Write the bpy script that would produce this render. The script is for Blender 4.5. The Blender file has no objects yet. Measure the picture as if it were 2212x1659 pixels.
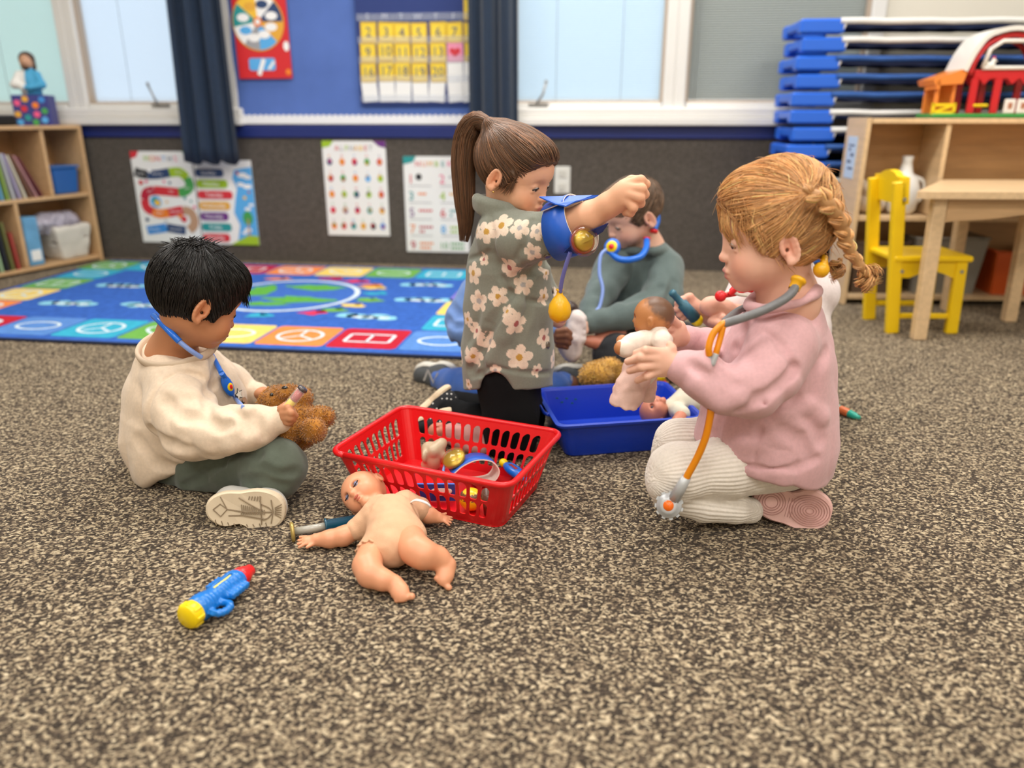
import bpy, bmesh, math, random
import numpy as np
from mathutils import Vector, Matrix

# ------------------------------------------------------------------ camera, light, exposure
scene = bpy.context.scene
COL = scene.collection
H = 0.70                      # camera height
F = 1661.0                    # focal length in pixels of a 2212 x 1659 frame
PIT = math.radians(19.1)      # downward pitch
CP, SP = math.cos(PIT), math.sin(PIT)

cam_d = bpy.data.cameras.new('camera')
cam_d.sensor_width = 36.0
cam_d.lens = F / 2212.0 * 36.0
cam_d.clip_start = 0.02
cam_d.dof.use_dof = True
cam_d.dof.focus_distance = 1.42
cam_d.dof.aperture_fstop = 1.9
cam = bpy.data.objects.new('camera', cam_d)
COL.objects.link(cam)
cam.location = (0, 0, H)
cam.rotation_euler = (math.pi / 2 - PIT, 0, 0)
scene.camera = cam

world = bpy.data.worlds.new('overcast_sky')
scene.world = world
world.use_nodes = True
bg = world.node_tree.nodes['Background']
bg.inputs['Color'].default_value = (0.80, 0.90, 1.0, 1)
bg.inputs['Strength'].default_value = 2.1

def area_light(name, loc, sx, sy, power, color=(1, 1, 1), rot=(0, 0, 0)):
    l = bpy.data.lights.new(name, 'AREA')
    l.shape = 'RECTANGLE'
    l.size, l.size_y = sx, sy
    l.energy = power
    l.color = color
    o = bpy.data.objects.new(name, l)
    COL.objects.link(o)
    o.location = loc
    o.rotation_euler = rot
    return o

# ceiling troffers of the classroom (tubes recessed in the ceiling)
for lx, ly, pw in [(-1.7, 0.1, 19), (0.1, 0.1, 19), (1.9, 0.1, 19), (-1.7, 2.0, 29), (0.1, 2.0, 29), (1.9, 2.0, 28), (0.1, 3.3, 28), (-0.8, -1.4, 24), (1.0, -1.4, 24)]:
    area_light('ceiling_light_tube', (lx, ly, 2.585), 1.15, 0.5, pw, (1.0, 0.965, 0.91))

scene.view_settings.view_transform = 'Standard'
scene.view_settings.look = 'None'
scene.view_settings.gamma = 1.0
scene.view_settings.exposure = 0.20
scene.view_settings.use_curve_mapping = False
try:
    scene.cycles.use_denoising = True
    scene.cycles.max_bounces = 8
    scene.cycles.diffuse_bounces = 3
    scene.cycles.glossy_bounces = 3
    scene.cycles.transmission_bounces = 6
    scene.cycles.transparent_max_bounces = 8
    scene.cycles.caustics_reflective = False
    scene.cycles.caustics_refractive = False
    scene.cycles.sample_clamp_indirect = 4.0
except Exception:
    pass

# ------------------------------------------------------------------ measuring helpers (survey of the room)
def ray(px, py):
    u = (px - 1106) / F
    v = (py - 829.5) / F
    return np.array([u, CP - v * SP, -SP - v * CP])
def at(px, py, Y):
    d = ray(px, py)
    return np.array([0, 0, H]) + d * (Y / d[1])
def gnd(px, py, z=0.0):
    d = ray(px, py)
    return np.array([0, 0, H]) + d * ((z - H) / d[2])
def mpp(p):                   # metres covered by one pixel at the distance of point p
    return (p[1] * CP - (p[2] - H) * SP) / F
def unit(v):
    v = np.asarray(v, float)
    return v / (np.linalg.norm(v) + 1e-12)

# ------------------------------------------------------------------ materials
def lin(c):
    return tuple((x / 12.92 if x <= 0.04045 else ((x + 0.055) / 1.055) ** 2.4) for x in (v / 255.0 for v in c))

MATS = {}
def mat(key, rgb=(200, 200, 200), rough=0.55, var=0.0, vscale=20.0, bump=0.0, bscale=200.0, metal=0.0,
        trans=0.0, sss=0.0, sheen=0.0, attr=False, coat=0.0, spec=0.5, stretch=None, alpha=1.0, sssr=(0.01, 0.004, 0.002)):
    if key in MATS:
        return MATS[key]
    m = bpy.data.materials.new(key)
    m.use_nodes = True
    nt = m.node_tree
    b = nt.nodes['Principled BSDF']
    base = lin(rgb) + (1,)
    b.inputs['Base Color'].default_value = base
    b.inputs['Roughness'].default_value = rough
    b.inputs['Metallic'].default_value = metal
    b.inputs['Specular IOR Level'].default_value = spec
    if trans:
        b.inputs['Transmission Weight'].default_value = trans
    if coat:
        b.inputs['Coat Weight'].default_value = coat
        b.inputs['Coat Roughness'].default_value = 0.15
    if sheen:
        b.inputs['Sheen Weight'].default_value = sheen
        b.inputs['Sheen Roughness'].default_value = 0.5
    if sss:
        b.inputs['Subsurface Weight'].default_value = sss
        b.inputs['Subsurface Radius'].default_value = sssr
        b.inputs['Subsurface Scale'].default_value = 1.0
    if alpha < 1:
        b.inputs['Alpha'].default_value = alpha
    tc = nt.nodes.new('ShaderNodeTexCoord')
    vec = tc.outputs['Object']
    if stretch:
        mp = nt.nodes.new('ShaderNodeMapping')
        mp.inputs['Scale'].default_value = stretch
        nt.links.new(vec, mp.inputs['Vector'])
        vec = mp.outputs['Vector']
    src = None
    if attr:
        a = nt.nodes.new('ShaderNodeVertexColor')
        a.layer_name = 'Col'
        src = a.outputs['Color']
        nt.links.new(src, b.inputs['Base Color'])
    if var:
        n = nt.nodes.new('ShaderNodeTexNoise')
        n.inputs['Scale'].default_value = vscale
        n.inputs['Detail'].default_value = 4
        nt.links.new(vec, n.inputs['Vector'])
        mr = nt.nodes.new('ShaderNodeMapRange')
        mr.inputs['From Min'].default_value = 0.3
        mr.inputs['From Max'].default_value = 0.7
        mr.inputs['To Min'].default_value = 1 - var
        mr.inputs['To Max'].default_value = 1 + var
        nt.links.new(n.outputs['Fac'], mr.inputs['Value'])
        mx = nt.nodes.new('ShaderNodeVectorMath')
        mx.operation = 'SCALE'
        if src is None:
            mx.inputs[0].default_value = base[:3]
        else:
            nt.links.new(src, mx.inputs[0])
        nt.links.new(mr.outputs['Result'], mx.inputs['Scale'])
        nt.links.new(mx.outputs['Vector'], b.inputs['Base Color'])
    if bump:
        n2 = nt.nodes.new('ShaderNodeTexNoise')
        n2.inputs['Scale'].default_value = bscale
        n2.inputs['Detail'].default_value = 2
        nt.links.new(vec, n2.inputs['Vector'])
        bp = nt.nodes.new('ShaderNodeBump')
        bp.inputs['Strength'].default_value = min(1.0, bump)
        bp.inputs['Distance'].default_value = 0.002
        nt.links.new(n2.outputs['Fac'], bp.inputs['Height'])
        nt.links.new(bp.outputs['Normal'], b.inputs['Normal'])
    MATS[key] = m
    return m

def plastic(key, rgb, rough=0.32):
    return mat(key, rgb, rough, coat=0.15)

# ------------------------------------------------------------------ objects
def thing(name, label, cat, loc=(0, 0, 0), rz=0.0, group=None, kind=None):
    o = bpy.data.objects.new(name, None)
    o.empty_display_size = 0.05
    COL.objects.link(o)
    o.location = loc
    o.rotation_euler = (0, 0, rz)
    if label:
        o['label'] = label
    if cat:
        o['category'] = cat
    if group:
        o['group'] = group
    if kind:
        o['kind'] = kind
    return o

def tag(o, label=None, cat=None, group=None, kind=None):
    if label: o['label'] = label
    if cat: o['category'] = cat
    if group: o['group'] = group
    if kind: o['kind'] = kind
    return o

def link_mesh(name, me, parent=None, loc=None):
    o = bpy.data.objects.new(name, me)
    COL.objects.link(o)
    if parent is not None:
        o.parent = parent
    if loc is not None:
        o.location = loc
    return o

def copy_tree(o, parent=None):
    c = o.copy()
    COL.objects.link(c)
    c.parent = parent
    for ch in list(o.children):
        copy_tree(ch, c)
    return c

def rotz(a):
    c, s = math.cos(a), math.sin(a)
    return np.array([[c, -s, 0], [s, c, 0], [0, 0, 1.0]])
def frame(f, up=(0, 0, 1)):   # columns: forward x, left y, up z
    f = unit(f)
    l = unit(np.cross(up, f))
    u = np.cross(f, l)
    return np.stack([f, l, u], 1)

class MB:
    """collects shapes for ONE mesh"""
    def __init__(s):
        s.v, s.f, s.m, s.n = [], [], [], 0
        s.sm = []
    def add(s, V, Fs, mi=0, smooth=False):
        V = np.asarray(V, float).reshape(-1, 3)
        s.v.append(V)
        for f in Fs:
            s.f.append(tuple(int(i) + s.n for i in f))
            s.m.append(mi)
            s.sm.append(smooth)
        s.n += len(V)
        return s
    def box(s, c, size, R=None, mi=0, bev=0.0, taper=None):
        h = np.asarray(size, float) / 2
        c = np.asarray(c, float)
        if bev <= 0:
            V = np.array([[x, y, z] for x in (-1, 1) for y in (-1, 1) for z in (-1, 1)], float) * h
            if taper: V[V[:, 2] < 0, :2] *= taper
            Fs = [(0, 1, 3, 2), (4, 6, 7, 5), (0, 4, 5, 1), (2, 3, 7, 6), (0, 2, 6, 4), (1, 5, 7, 3)]
        else:
            b = min(bev, h.min() * 0.99)
            V, idx = [], {}
            for x in (-1, 1):
                for y in (-1, 1):
                    for z in (-1, 1):
                        for ax in range(3):
                            p = np.array([x, y, z]) * (h - b)
                            p[ax] = (x, y, z)[ax] * h[ax]
                            idx[(x, y, z, ax)] = len(V)
                            V.append(p)
            V = np.array(V)
            if taper: V[V[:, 2] < 0, :2] *= taper
            Fs = []
            for ax in range(3):
                a, bx = [i for i in range(3) if i != ax]
                for sg in (-1, 1):
                    q = []
                    for sa, sb in ((-1, -1), (1, -1), (1, 1), (-1, 1)):
                        k = [0, 0, 0]; k[ax] = sg; k[a] = sa; k[bx] = sb
                        q.append(idx[(k[0], k[1], k[2], ax)])
                    Fs.append(tuple(q))
            for ax in range(3):
                a, bx = [i for i in range(3) if i != ax]
                for sa in (-1, 1):
                    for sb in (-1, 1):
                        k0 = [0, 0, 0]; k0[a] = sa; k0[bx] = sb; k1 = list(k0)
                        k0[ax] = -1; k1[ax] = 1
                        Fs.append((idx[(*k0, a)], idx[(*k1, a)], idx[(*k1, bx)], idx[(*k0, bx)]))
            for x in (-1, 1):
                for y in (-1, 1):
                    for z in (-1, 1):
                        Fs.append(tuple(idx[(x, y, z, i)] for i in range(3)))
        if R is not None:
            V = V @ np.asarray(R).T
        return s.add(V + c, Fs, mi)
    def tube(s, pts, rad, n=10, mi=0, cap=True, smooth=True, flat=None):
        P = np.asarray(pts, float)
        m = len(P)
        rad = np.broadcast_to(np.asarray(rad, float), (m,)) if np.ndim(rad) <= 1 else rad
        T = np.gradient(P, axis=0)
        T /= np.linalg.norm(T, axis=1)[:, None] + 1e-12
        ref = np.array([0, 0, 1.0]) if abs(T[0][2]) < 0.9 else np.array([1.0, 0, 0])
        u = unit(np.cross(ref, T[0]))
        V = []
        for i in range(m):
            u = unit(u - T[i] * np.dot(u, T[i]))
            w = np.cross(T[i], u)
            for k in range(n):
                a = 2 * math.pi * k / n
                V.append(P[i] + rad[i] * (math.cos(a) * u + math.sin(a) * w * (flat or 1.0)))
        Fs = []
        for i in range(m - 1):
            for k in range(n):
                k2 = (k + 1) % n
                Fs.append((i * n + k, i * n + k2, (i + 1) * n + k2, (i + 1) * n + k))
        s.add(V, Fs, mi, smooth)
        if cap:
            b0 = s.n - m * n
            s.f += [tuple(b0 + k for k in reversed(range(n))), tuple(b0 + (m - 1) * n + k for k in range(n))]
            s.m += [mi, mi]; s.sm += [False, False]
        return s
    def cyl(s, a, b, r0, r1=None, n=20, mi=0, smooth=True, cap=True):
        return s.tube([a, b], [r0, r0 if r1 is None else r1], n, mi, cap, smooth)
    def lathe(s, prof, o=(0, 0, 0), axis=(0, 0, 1), n=24, mi=0, smooth=True):
        """prof: list of (distance along axis, radius)"""
        ax = unit(axis)
        ref = np.array([0, 0, 1.0]) if abs(ax[2]) < 0.9 else np.array([1.0, 0, 0])
        u = unit(np.cross(ref, ax)); w = np.cross(ax, u)
        V = []
        for (t, r) in prof:
            for k in range(n):
                a = 2 * math.pi * k / n
                V.append(np.asarray(o) + ax * t + max(r, 1e-5) * (math.cos(a) * u + math.sin(a) * w))
        Fs = []
        for i in range(len(prof) - 1):
            for k in range(n):
                k2 = (k + 1) % n
                Fs.append((i * n + k, i * n + k2, (i + 1) * n + k2, (i + 1) * n + k))
        return s.add(V, Fs, mi, smooth)
    def sphere(s, c, r, mi=0, nu=16, nv=10, R=None):
        r = np.broadcast_to(np.asarray(r, float), (3,))
        V, Fs = [], []
        for j in range(nv + 1):
            t = math.pi * j / nv
            for i in range(nu):
                a = 2 * math.pi * i / nu
                V.append((math.sin(t) * math.cos(a) * r[0], math.sin(t) * math.sin(a) * r[1], math.cos(t) * r[2]))
        for j in range(nv):
            for i in range(nu):
                i2 = (i + 1) % nu
                Fs.append((j * nu + i, (j + 1) * nu + i, (j + 1) * nu + i2, j * nu + i2))
        V = np.array(V)
        if R is not None: V = V @ np.asarray(R).T
        return s.add(V + np.asarray(c), Fs, mi, True)
    def poly(s, pts, mi=0):
        return s.add(pts, [tuple(range(len(pts)))], mi)
    def prism(s, poly, o, ex, ey, ez, t, mi=0):
        """2-D outline in the (ex, ey) plane at o, thickness t along ez"""
        o, ex, ey, ez = (np.asarray(q, float) for q in (o, ex, ey, ez))
        n = len(poly)
        A = np.array([o + ex * p[0] + ey * p[1] for p in poly])
        V = np.concatenate([A, A + ez * t])
        Fs = [tuple(reversed(range(n))), tuple(range(n, 2 * n))] + [(i, (i + 1) % n, n + (i + 1) % n, n + i) for i in range(n)]
        return s.add(V, Fs, mi)
    def build(s, name, mats, parent=None, loc=None, world=False, kind=None, tri=False):
        V = np.concatenate(s.v) if s.v else np.zeros((0, 3))
        if world and parent is not None:
            V = V - np.array(parent.location)
        elif world and loc is not None:
            V = V - np.array(loc)
        me = bpy.data.meshes.new(name)
        me.from_pydata(V.tolist(), [], s.f)
        mats = mats if isinstance(mats, (list, tuple)) else [mats]
        for m in mats: me.materials.append(m)
        me.polygons.foreach_set('material_index', s.m)
        me.polygons.foreach_set('use_smooth', s.sm)
        bm = bmesh.new(); bm.from_mesh(me)
        bmesh.ops.recalc_face_normals(bm, faces=bm.faces)
        bm.to_mesh(me); bm.free()
        me.update()
        o = link_mesh(name, me, parent, loc)
        if kind: o['kind'] = kind
        return o

_TXT = {}
def text_mesh(txt, size=1.0):
    """(verts2d, faces) of lettering, centred"""
    if txt not in _TXT:
        cu = bpy.data.curves.new('lettering', 'FONT')
        cu.body = txt
        cu.align_x = 'CENTER'; cu.align_y = 'CENTER'
        cu.resolution_u = 2
        ob = bpy.data.objects.new('lettering', cu)
        COL.objects.link(ob)
        dg = bpy.context.evaluated_depsgraph_get()
        me = bpy.data.meshes.new_from_object(ob.evaluated_get(dg))
        V = [(v.co.x, v.co.y) for v in me.vertices]
        Fs = [tuple(p.vertices) for p in me.polygons]
        bpy.data.objects.remove(ob); bpy.data.curves.remove(cu); bpy.data.meshes.remove(me)
        _TXT[txt] = (np.array(V), Fs)
    V, Fs = _TXT[txt]
    return V * size, Fs

def mb_text(mb, txt, o, ex, ey, size, mi=0, sx=1.0):
    V, Fs = text_mesh(txt, size)
    if len(V) == 0: return
    o, ex, ey = np.asarray(o, float), np.asarray(ex, float), np.asarray(ey, float)
    mb.add(o + V[:, :1] * ex * sx + V[:, 1:] * ey, Fs, mi)

# ------------------------------------------------------------------ smooth solids (blended rounded forms turned into one mesh)
def vnoise(P):
    P = np.asarray(P, np.float32)
    I = np.floor(P).astype(np.int64)
    f = (P - I).astype(np.float32)
    f = f * f * (3 - 2 * f)
    def h(ix, iy, iz):
        n = (ix * 374761393 + iy * 668265263 + iz * 2147483647) & 0xffffffff
        n = ((n ^ (n >> 13)) * 1274126177) & 0xffffffff
        return ((n ^ (n >> 16)) & 0xffff).astype(np.float32) / 32767.5 - 1
    r = 0
    for dx in (0, 1):
        wx = f[..., 0] if dx else 1 - f[..., 0]
        for dy in (0, 1):
            wy = f[..., 1] if dy else 1 - f[..., 1]
            for dz in (0, 1):
                wz = f[..., 2] if dz else 1 - f[..., 2]
                r = r + wx * wy * wz * h(I[..., 0] + dx, I[..., 1] + dy, I[..., 2] + dz)
    return r

class Solid:
    def __init__(s, k=0.012):
        s.ops = []; s.k = k; s.disp = None
    def _add(s, fn, k, op, lo=None, hi=None):
        s.ops.append((fn, s.k if k is None else k, op, lo, hi)); return s
    def cap(s, a, b, ra, rb=None, k=None, op='u'):
        a = np.asarray(a, np.float32); b = np.asarray(b, np.float32)
        rb = ra if rb is None else rb
        ba = b - a; bb = float(ba @ ba) + 1e-12
        def fn(P):
            pa = P - a
            t = np.clip((pa @ ba) / bb, 0, 1)
            q = pa - t[..., None] * ba
            return np.sqrt((q * q).sum(-1)) - (ra + (rb - ra) * t)
        m = max(ra, rb)
        return s._add(fn, k, op, np.minimum(a, b) - m, np.maximum(a, b) + m)
    def chain(s, pts, k=None, op='u', sc=1.0):
        """pts: (point3, radius)"""
        if len(pts) == 1:
            return s.cap(pts[0][0], np.asarray(pts[0][0]) + 1e-4, pts[0][1] * sc, None, k, op)
        for (a, ra), (b, rb) in zip(pts[:-1], pts[1:]):
            s.cap(a, b, ra * sc, rb * sc, k, op)
        return s
    def ell(s, c, r, R=None, k=None, op='u'):
        c = np.asarray(c, np.float32); r = np.broadcast_to(np.asarray(r, np.float32), (3,))
        Rm = np.eye(3, dtype=np.float32) if R is None else np.asarray(R, np.float32)
        def fn(P):
            q = (P - c) @ Rm
            k0 = np.sqrt(((q / r) ** 2).sum(-1)); k1 = np.sqrt(((q / (r * r)) ** 2).sum(-1)) + 1e-9
            return k0 * (k0 - 1) / k1
        e = np.abs(Rm) @ r
        return s._add(fn, k, op, c - e, c + e)
    def box(s, c, h, R=None, rd=0.003, k=None, op='u'):
        c = np.asarray(c, np.float32); h = np.asarray(h, np.float32)
        Rm = np.eye(3, dtype=np.float32) if R is None else np.asarray(R, np.float32)
        def fn(P):
            q = np.abs((P - c) @ Rm) - (h - rd)
            return np.sqrt((np.maximum(q, 0) ** 2).sum(-1)) + np.minimum(q.max(-1), 0) - rd
        e = np.abs(Rm) @ h
        return s._add(fn, k, op, c - e, c + e)
    def plane(s, p, n, k=0.004):
        """cut away the side the normal points to"""
        p = np.asarray(p, np.float32); n = unit(n).astype(np.float32)
        return s._add(lambda P: (P - p) @ n, k, 'i')
    @staticmethod
    def comb(a, b, k, op):
        if op == 'u':
            if k <= 0: return np.minimum(a, b)
            h = np.maximum(k - np.abs(a - b), 0) / k
            return np.minimum(a, b) - h * h * k * 0.25
        if op == 's': b = -b
        if k <= 0: return np.maximum(a, b)
        h = np.maximum(k - np.abs(a - b), 0) / k
        return np.maximum(a, b) + h * h * k * 0.25
    def ev(s, P):
        P = np.asarray(P, np.float32)
        acc = np.full(P.shape[:-1], 1e3, np.float32)
        for fn, k, op, _, _ in s.ops:
            acc = s.comb(acc, fn(P), k, op)
        if s.disp is not None: acc = acc + s.disp(P)
        return acc
    def grad(s, P, e=0.0015):
        P = np.asarray(P, np.float32)
        g = np.stack([s.ev(P + np.eye(3, dtype=np.float32)[i] * e) - s.ev(P - np.eye(3, dtype=np.float32)[i] * e) for i in range(3)], -1)
        return g / (np.linalg.norm(g, axis=-1, keepdims=True) + 1e-9)
    def hit(s, pix, start=0.6, off=0.0):
        """surface points seen from the camera station at the given pixels"""
        D = np.array([unit(ray(*p)) for p in pix], np.float32)
        t = np.full(len(D), start, np.float32)
        o = np.array([0, 0, H], np.float32)
        for _ in range(70):
            t = t + 0.75 * (s.ev(o + D * t[:, None]) - off)
        return o + D * t[:, None]
    def mesh(s, h):
        us = [o for o in s.ops if o[2] == 'u' and o[3] is not None]
        lo = np.min([o[3] for o in us], 0) - 3 * h - 0.004
        hi = np.max([o[4] for o in us], 0) + 3 * h + 0.004
        B = 8
        nb = np.ceil((hi - lo) / (h * B)).astype(int) + 1
        n = nb * B
        ci = np.stack(np.meshgrid(*[np.arange(q) for q in nb], indexing='ij'), -1).reshape(-1, 3)
        cen = (lo + (ci * B + (B - 1) / 2) * h).astype(np.float32)
        rad = h * B * 0.5 * 1.74
        tot = np.full(len(cen), 1e3, np.float32); dl = []
        for fn, k, op, _, _ in s.ops:
            d = fn(cen); dl.append(d); tot = s.comb(tot, d, k, op)
        act = np.abs(tot) < rad * 1.7 + 0.004
        ai = np.nonzero(act)[0]
        loc = np.stack(np.meshgrid(*[np.arange(B)] * 3, indexing='ij'), -1).reshape(-1, 3)
        P = (lo + (ci[ai][:, None, :] * B + loc[None]) * h).astype(np.float32)
        acc = np.full(P.shape[:2], 1e3, np.float32)
        for (fn, k, op, _, _), d in zip(s.ops, dl):
            if op == 'u':
                rel = d[ai] - tot[ai] < 2.4 * rad + k
            elif op == 's':
                rel = d[ai] < 1.3 * rad + k
            else:
                rel = d[ai] > -1.3 * rad - k
            if rel.any():
                acc[rel] = s.comb(acc[rel], fn(P[rel]), k, op)
        if s.disp is not None: acc = acc + s.disp(P)
        D = np.where(tot > 0, 1.0, -1.0).astype(np.float32) * 0.05
        G = np.repeat(D[:, None], B ** 3, 1)
        G[ai] = acc
        G = G.reshape(nb[0], nb[1], nb[2], B, B, B).transpose(0, 3, 1, 4, 2, 5).reshape(n)
        return surface_nets(G, lo, h)

def surface_nets(G, lo, h):
    ins = G < 0
    c = [ins[i:ins.shape[0] - 1 + i, j:ins.shape[1] - 1 + j, k:ins.shape[2] - 1 + k] for i in (0, 1) for j in (0, 1) for k in (0, 1)]
    allin = c[0].copy(); anyin = c[0].copy()
    for q in c[1:]:
        allin &= q; anyin |= q
    act = anyin & ~allin
    idx = np.full(act.shape, -1, np.int32)
    cells = np.argwhere(act)
    idx[act] = np.arange(len(cells))
    cor = [(i, j, k) for i in (0, 1) for j in (0, 1) for k in (0, 1)]
    val = np.stack([G[cells[:, 0] + i, cells[:, 1] + j, cells[:, 2] + k] for i, j, k in cor], 1)
    sm = np.zeros((len(cells), 3), np.float32); cnt = np.zeros(len(cells), np.float32)
    for a in range(8):
        for b in range(a + 1, 8):
            if sum(x != y for x, y in zip(cor[a], cor[b])) != 1: continue
            va, vb = val[:, a], val[:, b]
            m = (va < 0) != (vb < 0)
            t = np.where(m, va / (va - vb + 1e-12), 0)
            p = np.array(cor[a], np.float32) + t[:, None] * (np.array(cor[b], np.float32) - np.array(cor[a], np.float32))
            sm += np.where(m[:, None], p, 0); cnt += m
    V = lo + (cells + sm / cnt[:, None]) * h
    quads = []
    for ax in range(3):
        sl0 = [slice(1, -1)] * 3; sl1 = [slice(1, -1)] * 3
        sl0[ax] = slice(0, -1); sl1[ax] = slice(1, None)
        A, Bv = ins[tuple(sl0)], ins[tuple(sl1)]
        off = np.array([1, 1, 1]); off[ax] = 0
        for flip in (False, True):
            e = np.argwhere((A & ~Bv) if not flip else (~A & Bv)) + off
            if not len(e): continue
            u, w = [(1, 2), (2, 0), (0, 1)][ax]
            eu = np.eye(3, dtype=int)[u]; ew = np.eye(3, dtype=int)[w]
            q = [e - eu - ew, e - ew, e, e - eu]
            ids = np.stack([idx[x[:, 0], x[:, 1], x[:, 2]] for x in q], 1)
            if flip: ids = ids[:, ::-1]
            quads.append(ids)
    Q = np.concatenate(quads) if quads else np.zeros((0, 4), int)
    Q = Q[(Q >= 0).all(1)]
    return V.astype(np.float32), Q

def mesh_np(name, V, Q, mats, parent=None, col=None, loc=None, mi=None, smooth=True):
    """numpy verts + quads (world coordinates) -> object, shifted to its parent / location"""
    if parent is not None: V = V - np.array(parent.location, np.float32)
    elif loc is not None: V = V - np.array(loc, np.float32)
    me = bpy.data.meshes.new(name)
    nf = len(Q)
    k = Q.shape[1]
    me.vertices.add(len(V)); me.loops.add(nf * k); me.polygons.add(nf)
    me.vertices.foreach_set('co', np.ascontiguousarray(V, np.float32).ravel())
    me.loops.foreach_set('vertex_index', np.ascontiguousarray(Q, np.int32).ravel())
    me.polygons.foreach_set('loop_start', np.arange(nf, dtype=np.int32) * k)
    me.polygons.foreach_set('use_smooth', np.full(nf, smooth))
    mats = mats if isinstance(mats, (list, tuple)) else [mats]
    for m in mats: me.materials.append(m)
    if mi is not None: me.polygons.foreach_set('material_index', np.asarray(mi, np.int32))
    me.update(calc_edges=True)
    if col is not None:
        a = me.color_attributes.new('Col', 'FLOAT_COLOR', 'POINT')
        c4 = np.ones((len(V), 4), np.float32); c4[:, :3] = col
        a.data.foreach_set('color', c4.ravel())
    return link_mesh(name, me, parent, loc)

def solid_obj(name, sol, h, mats, parent=None, col=None, loc=None):
    V, Q = sol.mesh(h)
    c = col(V) if callable(col) else col
    return mesh_np(name, V, Q, mats, parent, c, loc)

def W(px, py, Y, r):
    """survey point with a radius given in pixels"""
    p = at(px, py, Y)
    return (p, r * mpp(p))
def WS(*l):
    return [W(*q) for q in l]
def spline(pts, n=24):
    """Catmull-Rom through 3-D points"""
    P = np.asarray(pts, float)
    P = np.concatenate([[2 * P[0] - P[1]], P, [2 * P[-1] - P[-2]]])
    m = len(P) - 3
    out = []
    for i in range(m):
        p0, p1, p2, p3 = P[i:i + 4]
        ts = np.linspace(0, 1, max(2, n // m), endpoint=(i == m - 1))
        for t in ts:
            out.append(0.5 * (2 * p1 + (p2 - p0) * t + (2 * p0 - 5 * p1 + 4 * p2 - p3) * t * t + (3 * p1 - p0 - 3 * p2 + p3) * t ** 3))
    return np.array(out)
# ================================================================== SETTING
WL = np.array([-2.095, 4.060, 0.0])
WA = math.radians(-6.676)
EX = np.array([math.cos(WA), math.sin(WA), 0])
NR = np.array([math.sin(WA), -math.cos(WA), 0])       # out of the wall into the room
EZ = np.array([0, 0, 1.0])
def wp(s, z=0.0, off=0.0):
    return WL + EX * s + NR * off + EZ * z
def wthing(name, label, cat, s, z, off=0.0, group=None, kind=None):
    return thing(name, label, cat, tuple(wp(s, z, off)), WA, group, kind)

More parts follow.
